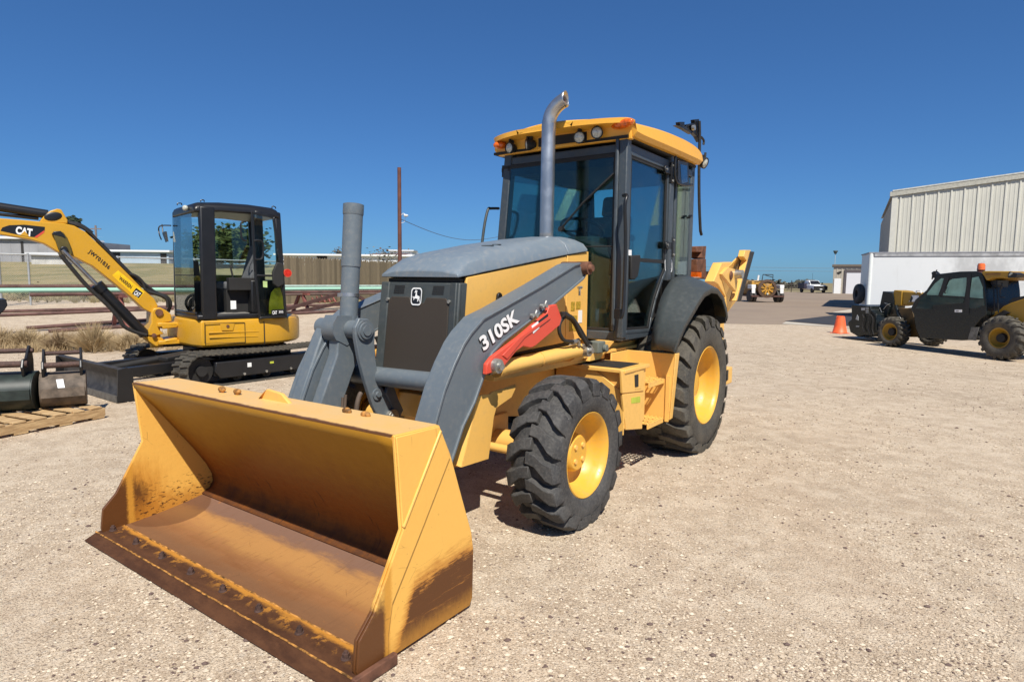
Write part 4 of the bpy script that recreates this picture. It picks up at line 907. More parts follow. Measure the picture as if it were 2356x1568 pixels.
mb = MB(); mb.tube(smoothpath(B.pts('k', [(1265, 240), (1270, 480), (1262, 850), (1265, 1250), (1278, 1568)], Y=.26) + B.pts('c', [(1425, 880), (1430, 900)], Y=.26), 3), .018, 8)
mb.tube(smoothpath(B.pts('k', [(1290, 440), (1320, 480), (1318, 530)], Y=.25), 3), .014, 8); mb.parts('boom_hose', 'hose', bm_, smooth=50)
mb = MB(); p = B.at('k', 1180, 325, Y=.25); mb.cyl(p, p + Vector((0, .03, 0)), .03, n=16); mb.build('boom_pin', 'zinc', bm_, smooth=40)
mb = MB()
for L in ([(140, 235), (275, 230), (262, 400), (195, 385), (215, 310), (140, 310)], [(150, 405), (270, 400), (272, 560), (150, 575)], [(200, 560), (275, 560), (280, 670), (205, 650)]): mb.prism(B.pts('g', L, Y=.42), (0, -.14, 0))
ds = mb.build('hoe_dipper', 'rust', bh, bevel=.006)
mb = MB(); mb.prism(B.pts('g', [(155, 575), (210, 575), (210, 650), (160, 640)], Y=.43), (0, -.14, 0)); mb.build('dipper_lug', 'amber', ds)
Ys = .74
mb = MB(); P = B.pts('g', [(480, 450), (620, 440), (560, 510), (650, 540), (665, 830), (560, 680), (490, 600), (460, 650), (520, 740), (555, 1110), (540, 1180), (465, 1345), (330, 1215), (230, 1165), (530, 1150), (535, 900), (430, 740), (370, 700)], Y=Ys)
mb.prism(B.pts('g', [(480, 450), (620, 440), (560, 515), (470, 610), (470, 660), (540, 900), (555, 1110), (530, 1150), (500, 1250), (465, 1345), (330, 1250), (330, 1165), (500, 1150), (530, 900), (430, 740), (370, 700)], Y=Ys), (0, -.10, 0))
sb = mb.build('stabiliser_leg', 'yellow', bh, bevel=.008)
mb = MB(); mb.prism(B.pts('g', [(560, 510), (650, 535), (680, 600), (690, 700), (668, 840), (480, 600)], Y=Ys + .03), (0, -.04, 0)); mb.build('stabiliser_plate', 'yellow', sb, bevel=.006)
mb = MB()
for L in ([(560, 515), (785, 285), (790, 370), (812, 425), (700, 900), (665, 850), (700, 700), (655, 540)], [(470, 640), (490, 600), (665, 850), (670, 960), (560, 1105), (540, 900)]): mb.prism([B.at('g', x_, y_, Y=Ys - .04 - .26 * (y_ - 285) / 820) for x_, y_ in L], (0, -.02, 0))
mb.v = mb.v; mb.parts('stabiliser_foot', 'yellow', sb, bevel=.004)
mb = MB(); mb.prism(B.pts('g', [(790, 283), (862, 283), (862, 380), (690, 962), (665, 955), (812, 425), (770, 370)], Y=Ys + .02), (0, -.07, 0)); mb.build('stabiliser_flange', 'yellow', sb, bevel=.005)
mb = MB(); mb.prism(B.pts('g', [(862, 300), (915, 306), (735, 965), (690, 962)], Y=Ys + .03), (0, -.10, 0)); mb.build('rubber_pad', 'hose', sb, bevel=.008)
mb = MB(); p = B.at('g', 660, 605, Y=Ys + .03); mb.cyl(p, p + Vector((0, .08, 0)), .05, n=18); mb.build('stabiliser_pin', 'zinc', sb, smooth=40)
mb = MB()
p = B.at('g', 600, 620, Y=Ys + .035); mb.ell(p, .05, .02, .05, 10, 6); mb.build('pin_lug', 'rust', sb)
mb = MB()
for L in ([(280, 590), (430, 590)], [(280, 640), (420, 640)], [(350, 580), (350, 700)], [(285, 690), (400, 680)]): mb.tube(B.pts('g', L, Y=.2), .025, 8)
mb.parts('rear_frame_hose', 'hose', bh, smooth=50)
mb = MB(); mb.box(-1.15, -.75, -.95, .95, .45, .62); mb.box(-1.1, -.8, -.35, .35, .6, 1.3)
for sd in (1, -1): mb.box(-1.1, -.85, sd * .62, sd * .86, .35, 1.15)
mb.build('rear_frame', 'yellow', bh, bevel=.01)
mb = MB()
for sd in (1, -1): mb.hexa([(-.86, sd * .50, 1.0), (-.84, sd * .50, 1.0), (-.70, sd * .99, 1.10), (-.72, sd * .99, 1.10), (-.86, sd * .50, 1.50), (-.84, sd * .50, 1.50), (-.62, sd * .99, 1.34), (-.64, sd * .99, 1.34)]); mb.box(-.84, .62, sd * .50 - .005, sd * .50 + .005, 1.0, 1.52)  # black plates added so the opening under the fender looks dark
mb.parts('wheel_well', 'blackm', bh)
# ================================================================== mini excavator
U = Frame(-4.29, 9.62, 233); E = Frame(-4.42, 9.79, 222)
ex = thing('mini_excavator', U, 'yellow mini excavator with black cab, open door and lettered boom, parked behind the bucket', 'excavator')
REL = U.m.inverted() @ E.m
def up(o): o.matrix_basis = REL; return o
def track(y0):
    mb = MB(); r = .205; xf, xr, zc = 1.02, -1.02, .225
    loop = []
    for k in range(13): t = R(90 - k * 15); loop.append((xf + r * math.cos(t), zc + r * math.sin(t)))
    for k in range(1, 12): loop.append((lerp(xf, xr, k / 12), zc - r))
    for k in range(13): t = R(-90 - k * 15); loop.append((xr + r * math.cos(t), zc + r * math.sin(t)))
    for k in range(1, 12): loop.append((lerp(xr, xf, k / 12), zc + r - .018 * math.sin(PI * k / 12)))
    n = len(loop); rings = []
    for i, (x, z) in enumerate(loop):
        a, b = loop[i - 1], loop[(i + 1) % n]; d = Vector((b[0] - a[0], 0, b[1] - a[1])).normalized(); nn = Vector((-d.z, 0, d.x)); p = Vector((x, 0, z))
        if nn.dot(p - Vector((lerp(xr, xf, .5) if xr < x < xf else (xf if x >= xf else xr), 0, zc))) < 0: nn = -nn
        rings.append([p + nn * h + Vector((0, y0 + w_, 0)) for h, w_ in ((0, -.19), (.02, -.19), (.02, .19), (0, .19))])
    rings.append(rings[0]); mb.loft(rings, True, False)
    L = 0; acc = []
    for i in range(n): acc.append(L); a, b = loop[i], loop[(i + 1) % n]; L += math.hypot(b[0] - a[0], b[1] - a[1])
    N = 66
    for k in range(N):
        s_ = L * k / N; i = max(j for j in range(n) if acc[j] <= s_); a, b = loop[i], loop[(i + 1) % n]; t = (s_ - acc[i]) / max(1e-6, math.hypot(b[0] - a[0], b[1] - a[1]))
        p = Vector((lerp(a[0], b[0], t), 0, lerp(a[1], b[1], t))); d = Vector((b[0] - a[0], 0, b[1] - a[1])).normalized(); nn = Vector((-d.z, 0, d.x))
        ce_ = Vector((min(max(p.x, xr), xf), 0, zc)); 
        if nn.dot(p - ce_) < 0: nn = -nn
        for sg in (1, -1):
            o = d * (.012 * sg)
            mb.hexa([p + nn * .015 - d * .022 + o + Vector((0, y0 + sg * .02, 0)), p + nn * .015 + d * .022 + o + Vector((0, y0 + sg * .02, 0)), p + nn * .015 + d * .022 - o + Vector((0, y0 + sg * .20, 0)), p + nn * .015 - d * .022 - o + Vector((0, y0 + sg * .20, 0)),
                     p + nn * .045 - d * .014 + o + Vector((0, y0 + sg * .02, 0)), p + nn * .045 + d * .014 + o + Vector((0, y0 + sg * .02, 0)), p + nn * .045 + d * .014 - o + Vector((0, y0 + sg * .195, 0)), p + nn * .045 - d * .014 - o + Vector((0, y0 + sg * .195, 0))])
    mb.v = [(x, y, max(z, .004)) for x, y, z in mb.v]
    tr = mb.build('rubber_track', 'tyre2', ex, smooth=30)
    sg = 1 if y0 > 0 else -1; mb = MB()
    mb.box(-.80, .84, y0 - .12, y0 + .12, .13, .335); mb.prism([(.84, y0 + sg * .125, .33), (-.78, y0 + sg * .125, .33), (-.86, y0 + sg * .125, .26), (-.80, y0 + sg * .125, .10), (.78, y0 + sg * .125, .10), (.86, y0 + sg * .125, .2)], (0, sg * .05, 0))
    fr_ = mb.build('track_frame', 'black', tr, bevel=.012)
    for x, r_ in ((xf, .175), (xr, .17), (.5, .07), (.05, .07), (-.4, .07)):
        mb = MB(); z = zc if abs(x) > .9 else .10; mb.cyl((x, y0 - .10, z), (x, y0 + .10, z), r_, n=24); mb.cyl((x, y0 - .15, z), (x, y0 + .15, z), r_ * .4, n=16)
        mb.build('sprocket' if x == xr else 'idler' if x == xf else 'track_roller', 'blackm', tr, smooth=40)
    if sg > 0:
        for x in (.36, -.72): mb = MB(); mb.box(x - .03, x + .03, y0 + .176, y0 + .179, .22, .28); mb.build('white_sticker', 'decal', tr)
        mb = MB(); mb.box(-.02, .04, y0 + .176, y0 + .179, .235, .265); mb.build('yellow_sticker', 'lime', tr)
        mb = MB()
        for x in (.44, .10, -.30, -.7): mb.cyl((x, y0 + .17, .13), (x, y0 + .19, .13), .018, n=12)
        mb.parts('frame_bolt', 'zinc', tr, smooth=40)
track(.79); track(-.79)
mb = MB(); mb.box(-.55, .55, -.62, .62, .24, .44); mb.cyl((0, 0, .40), (0, 0, .52), .42, n=32); mb.build('car_body', 'black', ex, bevel=.03)
# blade
XB_ = 2.10
tf, tn, bn, bf = [U.at('D', x, y, X=XB_) for x, y in ((168, 835), (303, 869), (292, 931), (181, 895))]
yl, yr = -.80, 1.20; zt_, z0_ = .42, .03
mb = MB(); rows = []
for y in [lerp(yl, yr, k / 8) for k in range(9)]:
    rows.append([(XB_ + .03, y, .40), (XB_ - .02, y, .34), (XB_ - .045, y, .24), (XB_ - .03, y, .13), (XB_ + .02, y, .07), (XB_ + .05, y, .012), (XB_ + .02, y, .012), (XB_ - .02, y, .07), (XB_ - .075, y, .13), (XB_ - .09, y, .24), (XB_ - .06, y, .36), (XB_ - .03, y, .41)])
mb.loft(rows); bl = mb.build('dozer_blade', simple('worn_black_paint', (.035, .032, .030), .6, var=.5, scale=9, bump=.15), ex, bevel=.004)
mb = MB(); mb.prism([(XB_ + .04, yr, .40), (XB_ + .06, yr, .012), (XB_ - .13, yr, .012), (XB_ - .12, yr, .36), (XB_ - .06, yr, .415)], (0, .02, 0)); mb.prism([(XB_ + .04, yl, .40), (XB_ + .06, yl, .012), (XB_ - .15, yl, .012), (XB_ - .10, yl, .36)], (0, -.02, 0)); mb.parts('blade_end_plate', 'black', bl, bevel=.003)
mb = MB(); mb.box(XB_ + .045, XB_ + .065, yl, yr, .008, .085); mb.build('blade_cutting_edge', simple('worn_edge', (.12, .115, .105), .5, .3, var=.3, scale=12), bl)
mb = MB()
for y in (-.38, .42): mb.beam((.5, y, .28), (XB_ - .06, y + .05, .24), .10, .13)
mb.parts('blade_arm', 'black', ex, bevel=.01)
mb = MB(); mb.beam((.55, .12, .42), (1.25, .32, .36), .17, .05); mb.build('blade_cover', 'blackm', ex, bevel=.01)
mb = MB(); mb.cyl((.5, .1, .42), (1.95, .1, .26), .045, n=16); mb.build('blade_cylinder', 'blackm', ex, smooth=40)
# upper body
plan = [(.72, .93), (.30, .945), (-.15, .95), (-.38, .915), (-.58, .82), (-.76, .66), (-.90, .42), (-.965, .15), (-.965, -.2), (-.88, -.5), (-.65, -.80), (-.2, -.93), (.5, -.93), (.80, -.6), (.84, .30), (.80, .72)]
mb = MB(); mb.loft([[(x * s_, y * s_, z) for x, y in plan] for z, s_ in ((.50, .965), (.53, .995), (.60, 1.0), (.82, 1.0), (.875, .985), (.885, .96))])
ub = up(mb.build('upper_body', 'catyel', ex, bevel=.008, smooth=35))
mb = MB(); yy = .952
def strip(a, b, w_=.006, Y=yy): p, q = E.at('f', *a, Y=Y), E.at('f', *b, Y=Y); mb.beam(p, q, .010, w_, up=(0, 0, 1))
strip((940, 895), (945, 1050), .012, .957); strip((533, 905), (535, 1048)); strip((808, 905), (812, 1040)); strip((535, 910), (805, 905)); strip((540, 1050), (812, 1040)); mb.parts('panel_gap', 'blackm', ub)
mb = MB(); strip((560, 975), (905, 965), .018, .948); strip((565, 1008), (900, 998), .018, .948); mb.parts('pressed_rib', 'catyel', ub, bevel=.004)
mb = MB(); mb.prism(E.pts('f', [(640, 915), (740, 912), (728, 960), (652, 960)], Y=.955), (0, -.012, 0)); mb.build('panel_latch', 'catyel', ub, bevel=.004)
mb = MB(); p = E.at('f', 692, 930, Y=.957); mb.cyl(p, p + Vector((0, .006, 0)), .022, n=14); mb.build('latch_key', 'rust', ub, smooth=40)
mb = MB(); mb.loft([[(.55 - z_, -.92 + z_, 0 + h), (-.20 + z_, -.90 + z_, h), (-.40 + z_, -.70, h), (-.42 + z_, -.32, h), (.50 - z_, -.32, h)] for h, z_ in ((.88, 0), (1.36, 0.0), (1.48, .05), (1.52, .12))]); mb.build('engine_hood', 'catyel', ub, bevel=.03)
# cab
mb = MB(); cy0, cy1 = -.28, .935; cx0, cx1 = -.50, .76
def cp(x, y, w_, z0=.885, z1=2.46, dx=0, dy=0, h=None): mb.hexa([(x - w_ / 2, y - .04, z0), (x + w_ / 2, y - .04, z0), (x + w_ / 2, y + .04, z0), (x - w_ / 2, y + .04, z0), (x - w_ / 2 + dx, y - .04 + dy, z1), (x + w_ / 2 + dx, y - .04 + dy, z1), (x + w_ / 2 + dx, y + .04 + dy, z1), (x - w_ / 2 + dx, y + .04 + dy, z1)])
cp(.60, cy1 - .04, .20, dx=-.02, dy=-.02); cp(.72, cy0 + .05, .10, dx=-.03); cp(-.02 - .12, cy1 - .04, .12, dx=.02, dy=-.02); cp(-.46, cy1 - .06, .10, dx=.05, dy=-.03); cp(-.46, cy0 + .05, .10, dx=.05); cp(.30, cy0 + .03, .05, dx=.06)
mb.box(cx0, cx1, cy0, cy1 - .01, .885, .96); mb.box(cx0, .0, cy0 + .0, cy1 - .08, .96, 1.45); mb.box(-.5, .73, cy0, cy0 + .05, .95, 1.42)
mb.box(.72, .765, cy0, cy1 - .1, .95, 1.00)
cabx = up(mb.build('operator_cab', 'black', ex, bevel=.025))
mb = MB(); sec = lambda x, z, t: [(x, cy0 + .02, z), (x, cy1 - .03, z), (x, cy1 - .04, z + t * .6), (x, cy1 - .12, z + t), (x, cy0 + .1, z + t), (x, cy0 + .03, z + t * .6)]
mb.loft([sec(.745, 2.37, .10), sec(.70, 2.37, .14), (sec(.4, 2.40, .135)), sec(0, 2.40, .14), sec(-.35, 2.38, .14), sec(-.44, 2.36, .12)]); mb.build('cab_roof', 'black', cabx, bevel=.025)
mb = MB(); mb.box(.755, .757, cy0 + .10, .80, .99, 2.36); mb.build('windscreen', 'glass2', cabx)
mb = MB(); mb.box(-.42, .68, cy0 + .005, cy0 + .008, 1.42, 2.38); mb.build('far_window', 'glass2', cabx)
mb = MB(); mb.box(.757, .764, cy0 + .10, .80, 1.50, 1.515); mb.build('screen_joint', 'blackm', cabx)
# interior
mb = MB(); mb.box(-.12, .30, .22, .66, 1.30, 1.42); mb.hexa([(-.16, .24, 1.40), (-.04, .24, 1.40), (-.04, .66, 1.40), (-.16, .66, 1.40), (-.30, .26, 1.98), (-.20, .26, 1.98), (-.20, .64, 1.98), (-.30, .64, 1.98)]); mb.build('operator_seat', 'seat', cabx, bevel=.03)
mb = MB(); mb.box(-.1, .30, .2, .7, .96, 1.30); mb.box(-.15, .30, .72, .84, 1.3, 1.48); mb.box(.30, .36, .15, .25, 1.0, 1.5); mb.tube([(.45, .35, 1.0), (.50, .35, 1.35)], .012, 8); mb.tube([(.45, .5, 1.0), (.50, .5, 1.35)], .012, 8); mb.tube([(.22, .78, 1.45), (.26, .78, 1.66)], .014, 8); mb.build('seat_pedestal', 'blackm', cabx, bevel=.01)
mb = MB(); P = E.pts('f', [(710, 755), (748, 755), (750, 812), (712, 814)], Y=.86); mb.prism(P, (0, -.004, 0)); mb.build('warning_label', 'decal', cabx)
mb = MB(); mb.box(.05, .60, .45, .90, .962, .972); mb.build('floor_mat', simple('grey_mat', (.22, .21, .19), .9), cabx)
mb = MB(); mb.hexa([(.60, .3, 1.5), (.68, .3, 1.5), (.68, .55, 1.5), (.60, .55, 1.5), (.62, .3, 1.72), (.68, .3, 1.72), (.68, .55, 1.72), (.62, .55, 1.72)]); mb.build('monitor', 'blackm', cabx, bevel=.01)
# open door folded back on the rear side
yd_ = 1.00; mb = MB()
dr = [E.at('f', x, y, Y=yd_) for x, y in ((852, 140), (1015, 178), (1045, 400), (1075, 560), (1100, 868), (905, 882), (875, 560))]
dP = [(p.x, p.z) for p in dr]
iP = frame_ring(mb, dP, .034, yd_ - .035, yd_); mb.hexa([(iP[6][0], yd_ - .03, 1.50), (iP[3][0], yd_ - .03, 1.50), (iP[3][0], yd_ - .03, 1.53), (iP[6][0], yd_ - .03, 1.53), (iP[6][0], yd_, 1.50), (iP[3][0], yd_, 1.50), (iP[3][0], yd_, 1.53), (iP[6][0], yd_, 1.53)])
dox = up(mb.build('cab_door', 'black', ex, bevel=.006))
mb = MB(); mb.prism([(x, yd_ - .018, z) for x, z in iP], (0, .004, 0)); mb.build('door_glass', 'glass2', dox)
mb = MB(); mb.tube(smoothpath(E.pts('f', [(872, 345), (900, 340), (930, 352), (935, 400), (925, 465), (880, 470)], Y=yd_ + .03), 3), .012, 8); mb.build('door_grab_handle', 'black', dox, smooth=40)
mb = MB(); mb.prism(E.pts('f', [(1000, 560), (1030, 490), (1075, 500), (1080, 640), (1040, 665), (1005, 640)], Y=yd_ + .03), (0, -.05, 0)); mb.build('door_lock_box', 'blackm', dox, bevel=.012)
mb = MB(); mb.prism(E.pts('f', [(932, 620), (962, 622), (962, 665), (934, 662)], Y=yd_ - .012), (0, .003, 0)); mb.build('door_label', simple('pale_green_label', (.42, .55, .22), .5), dox)
mb = MB(); mb.prism(E.pts('f', [(975, 850), (975, 770), (990, 700), (1015, 670), (1050, 665), (1072, 740), (1076, 840)], Y=.92), (0, -.01, 0)); mb.build('rear_panel', simple('lime_yellow_panel', (.62, .55, .02), .5), cabx)
mb = MB(); mb.prism(E.pts('f', [(990, 818), (1078, 812), (1080, 850), (992, 855)], Y=yd_ + .004), (0, -.003, 0)); mb.mi = 1; mb.text('CAT', E.at('f', 998, 848, Y=yd_ + .005), E.at('f', 1030, 846, Y=yd_ + .005), E.at('f', 997, 824, Y=yd_ + .005), .001, .03); mb.text('305', E.at('f', 1042, 840, Y=yd_ + .005), E.at('f', 1072, 838, Y=yd_ + .005), E.at('f', 1041, 824, Y=yd_ + .005), .001, .01)
mb.build('door_logo', ['decalb', 'decal'], dox, recalc=False)
mb = MB(); mb.tube(smoothpath(E.pts('f', [(818, 215), (790, 215), (780, 240), (785, 310), (800, 340), (822, 342)], Y=.93), 3), .012, 8); mb.build('inner_grab_handle', 'black', cabx, smooth=40)
p = E.at('f', 1098, 566, Y=1.0); mb = MB(); mb.cyl(p, p + Vector((0, .03, 0)), .052, .05, 24); rl = up(mb.build('red_reflector', 'redlens', ex, smooth=40)); mb = MB(); mb.lathe([(.052, -.01), (.060, -.01), (.060, .03), (.052, .03)], p, (0, 1, 0), 24); mb.cyl(p + Vector((.05, -.1, -.02)), p + Vector((0, -.005, 0)), .02, n=10); mb.build('reflector_rim', 'red', rl, smooth=40)
mb = MB()
for a, b in (((345, 100), (375, 100)), ((505, 78), (530, 78)), ((995, 120), (1020, 125))):
    P = [E.at('f', a[0], a[1], Y=.85), E.at('f', a[0] + 3, a[1] - 12, Y=.85), E.at('f', b[0] - 3, b[1] - 12, Y=.85), E.at('f', *b, Y=.85)]; mb.tube(smoothpath(P, 3), .008, 6)
for q in mb.parts('lifting_eye', 'black', cabx, smooth=40): pass
mb = MB(); p = E.at('f', 400, 120, X=.78); mb.ell(p, .04, .04, .04, 12, 8); mb.build('cab_work_lamp', 'lens', cabx, smooth=60)
mb = MB(); P = E.pts('f', [(300, 240), (240, 240), (218, 255), (222, 300), (235, 335)], X=.80); mb.tube(smoothpath(P, 3), .010, 8); P = E.pts('f', [(240, 232), (248, 300), (268, 352)], X=.80); mb.tube(P, .009, 8); P = E.pts('f', [(243, 290), (258, 280), (270, 350), (262, 350)], X=.82); mb.prism(P, (-.03, 0, 0))
cm = up(mb.build('wing_mirror', 'black', ex, smooth=40))
# boom
def bp(k, L, Y): return E.pts(k, L, Y=Y)
YB = .11
upper = [(-110, 175), (0, 180), (130, 190), (300, 205), (410, 212), (480, 228), (555, 268), (610, 320), (690, 398), (830, 540), (920, 632), (1000, 700), (1028, 750)]
lower = [(985, 795), (930, 765), (850, 690), (730, 592), (600, 488), (545, 462), (505, 440), (470, 425), (445, 400), (380, 400), (340, 375), (290, 345), (200, 318), (100, 300), (0, 285), (-110, 270)]
mb = MB(); mb.prism(bp('e', upper + lower, YB), (0, -.22, 0)); bo = up(mb.build('boom', 'catyel', ex, bevel=.008))
mb = MB(); mb.prism(bp('e', [(410, 430), (380, 380), (345, 280), (370, 265), (410, 270), (440, 310), (455, 350), (470, 400), (465, 425), (440, 435)], YB + .05), (0, -.32, 0)); mb.build('cylinder_lug', simple('dark_olive_paint', (.10, .075, .015), .5), bo, bevel=.008)
mb = MB(); mb.prism(bp('e', [(335, 285), (350, 265), (395, 262), (420, 290), (430, 315), (400, 300)], YB + .055), (0, -.05, 0)); p = E.at('e', 415, 385, Y=YB + .05); mb.cyl(p, p + Vector((0, .03, 0)), .045, n=18); mb.parts('boom_lamp', 'black', bo, bevel=.008)
mb = MB(); mb.prism(bp('e', [(265, 190), (300, 150), (330, 130), (370, 118), (398, 122), (415, 150), (440, 190), (440, 215), (260, 205)], YB - .03), (0, -.16, 0)); br = mb.build('cylinder_bracket', 'catyel', bo, bevel=.01)
p = E.at('e', 345, 168, Y=YB - .028); mb = MB(); mb.ell(p, .10, .012, .055, 20, 8, Matrix.Rotation(R(15), 3, 'Y')); mb.build('bracket_pin', 'black', bo, smooth=60)
mb = MB(); mb.cyl(E.at('e', -120, 90, Y=0.02), E.at('e', 310, 155, Y=.02), .058, n=20); mb.cyl(E.at('e', -120, 140, Y=0.02), E.at('e', 250, 182, Y=.02), .022, n=12); up(mb.build('stick_cylinder', 'black', ex, smooth=40))
mb = MB(); a, b = E.at('e', 405, 385, Y=.17), E.at('e', 625, 610, Y=.13); mb.cyl(a, b, .030, n=18); rod = up(mb.build('boom_cylinder_rod', 'steel', ex, smooth=40))
mb = MB(); c_ = E.at('e', 940, 935, Y=.10); mb.cyl(b, c_, .072, n=24); mb.cyl(b, b.lerp(c_, .12), .085, n=24); up(mb.build('boom_cylinder', 'black', ex, smooth=40))
mb = MB()
for off in (0, .05): mb.tube(smoothpath([p + Vector((0, .05 + off, 0)) for p in bp('e', [(390, 420), (440, 480), (560, 620), (690, 740), (760, 820), (800, 880), (870, 915), (940, 935)], .14)], 4), .024, 8)
up(mb.build('boom_cylinder_hose', 'hose', ex, smooth=50))
mb = MB()
for dy, L in ((.02, [(410, 205), (500, 225), (580, 270), (650, 345), (760, 455), (860, 560), (950, 640), (1060, 690), (1100, 730), (1095, 790)]), (-.05, [(560, 262), (640, 330), (780, 470), (880, 570), (930, 600), (1010, 660), (1085, 690), (1110, 740), (1080, 800)]), (.06, [(840, 540), (890, 560), (930, 600), (950, 650), (1010, 670), (1080, 700), (1090, 760)]), (.0, [(300, 195), (420, 202), (520, 222), (600, 275)])):
    mb.tube(smoothpath(bp('e', L, dy), 4), .022, 8)
up(mb.build('boom_hose', 'hose', ex, smooth=50))
mb = MB(); mb.prism(bp('e', [(985, 790), (1000, 765), (1040, 758), (1075, 775), (1110, 800), (1118, 850), (1060, 860), (1035, 900), (1065, 930), (1010, 945), (965, 940), (965, 900), (985, 860)], .16), (0, -.34, 0))
mb.prism(bp('e', [(930, 950), (1000, 940), (1062, 960), (1062, 1010), (1010, 1012)], .14), (0, -.30, 0)); mb.prism(bp('e', [(1050, 880), (1155, 862), (1155, 888), (1060, 900)], .2), (0, -.4, 0)); mb.prism(bp('e', [(1070, 970), (1155, 955), (1155, 985), (1072, 992)], .2), (0, -.4, 0)); mb.cyl((1.1, .0, .45), (1.1, 0, .95), .07, n=20); mb.box(.78, 1.1, -.15, .2, .50, .56); mb.box(.78, 1.1, -.15, .2, .76, .82)
sw = up(mb.build('swing_bracket', 'catyel', ex, bevel=.012))
for x, y, r_ in ((1033, 792, .050), (1000, 940, .03)): p = E.at('e', x, y, Y=.165); mb = MB(); mb.cyl(p, p + Vector((0, .02, 0)), r_, n=20); mb.build('boom_foot_pin', 'rust', sw, smooth=40)
# far end of the stick with its bucket, just inside the frame
mb = MB(); mb.prism(bp('e', [(-60, 705), (40, 705), (50, 745), (30, 775), (5, 800), (-60, 860)], .2), (0, -.4, 0)); up(mb.build('digging_bucket', 'black', ex, bevel=.01))
mb = MB(); mb.prism(bp('e', [(-200, 60), (-110, 120), (-110, 300), (-60, 700), (-120, 700), (-220, 300)], YB), (0, -.2, 0)); up(mb.build('stick', 'catyel', ex, bevel=.01))
# boom markings
yq = YB + .0015
mb = MB(); mb.mi = 0; mb.add(bp('e', [(3, 262), (15, 240), (60, 225), (160, 222), (292, 236), (290, 262), (240, 305), (140, 293)], yq), [list(range(8))]); mb.mi = 1
mb.text('CAT', E.at('e', 100, 278, Y=yq), E.at('e', 208, 297, Y=yq), E.at('e', 105, 226, Y=yq), .002, .05); mb.mi = 2; mb.add([p + Vector((0, .003, 0)) for p in bp('e', [(130, 290), (160, 262), (192, 300)], yq)], [(0, 1, 2)]); mb.mi = 3; mb.add([p + Vector((0, .001, 0)) for p in bp('e', [(222, 303), (288, 258), (288, 272), (240, 307)], yq)], [(0, 1, 2, 3)])
mb.build('boom_logo', ['decalb', 'decal', 'catyel', 'red'], bo, recalc=False)
mb = MB(); mb.text('JWY01836', E.at('e', 572, 400, Y=yq), E.at('e', 705, 512, Y=yq), E.at('e', 588, 378, Y=yq), .0015, .03, 1.15); mb.build('stencilled_number', 'decalb', bo, recalc=False)
mb = MB(); mb.add(bp('e', [(728, 550), (768, 518), (940, 660), (900, 708)], yq), [(0, 1, 2, 3)]); mb.mi = 1; mb.text('WARREN', E.at('e', 770, 575, Y=yq), E.at('e', 850, 640, Y=yq), E.at('e', 782, 552, Y=yq), .001, .03); mb.add([p + Vector((0, .0008, 0)) for p in bp('e', [(857, 668), (885, 632), (928, 664), (900, 700)], yq)], [(0, 1, 2, 3)]); mb.mi = 2
mb.text('CAT', E.at('e', 866, 670, Y=yq), E.at('e', 900, 692, Y=yq), E.at('e', 884, 644, Y=yq), .002, .04); mb.build('dealer_sticker', [simple('sticker_yellow', (.90, .52, .01), .4), 'decalb', 'decal'], bo, recalc=False)

# ================================================================== spare excavator buckets on a pallet
PF = Frame(-5.4, 6.75, 20)
pa = Frame(*PF.m.translation[:2], 0)
pallet_o = U  # placeholder
W0 = Frame(0, 0, 0)
pc = [W0.at('n', x, y, Z=.13) for x, y in ((1395, 1000), (350, 1190))]; dv = (pc[0] - pc[1]); ang = math.degrees(math.atan2(dv.y, dv.x))
PF = Frame(pc[0].x, pc[0].y, ang)    # origin = front right corner, x to the right along the front edge, y away
pl = thing('wooden_pallet', PF, 'worn wooden pallet carrying the two excavator buckets, on the gravel at left', 'pallet')
wood = lambda nm, a, b, sc=5: (lambda n: n.fin(n.mix(n.ramp(n.noise(sc, 6, .7, co=n.map((1, 7, 7))), .35, .65), a, b), .85, 0, n.bump(n.noise(30, 5, .7, co=n.map((1, 6, 6))), .3, .005)))(NT(nm))
M['pine'] = wood('weathered_pine', (.36, .22, .10), (.58, .40, .20))
mb = MB(); L_ = 1.75
for k in range(10): mb.box(-L_ + k * .178 + random.uniform(0, .01), -L_ + k * .178 + .115, .0, 1.05, .112 + .001 * (k % 2), .128 + .001 * (k % 2))
mb.parts('deck_board', 'pine', pl, bevel=.002)
mb = MB()
for y in (.0, .48, 1.01): mb.box(-L_ + .0, .0 - (.05 if y else 0), y + .003, y + .04, .028, .110)
mb.parts('stringer', 'pine', pl, bevel=.002)
mb = MB()
for x in (-L_, -1.3, -.85, -.45, -.13): mb.box(x, x + .12, .004, 1.046, .006, .0265)
mb.parts('bottom_board', 'pine', pl, bevel=.002)
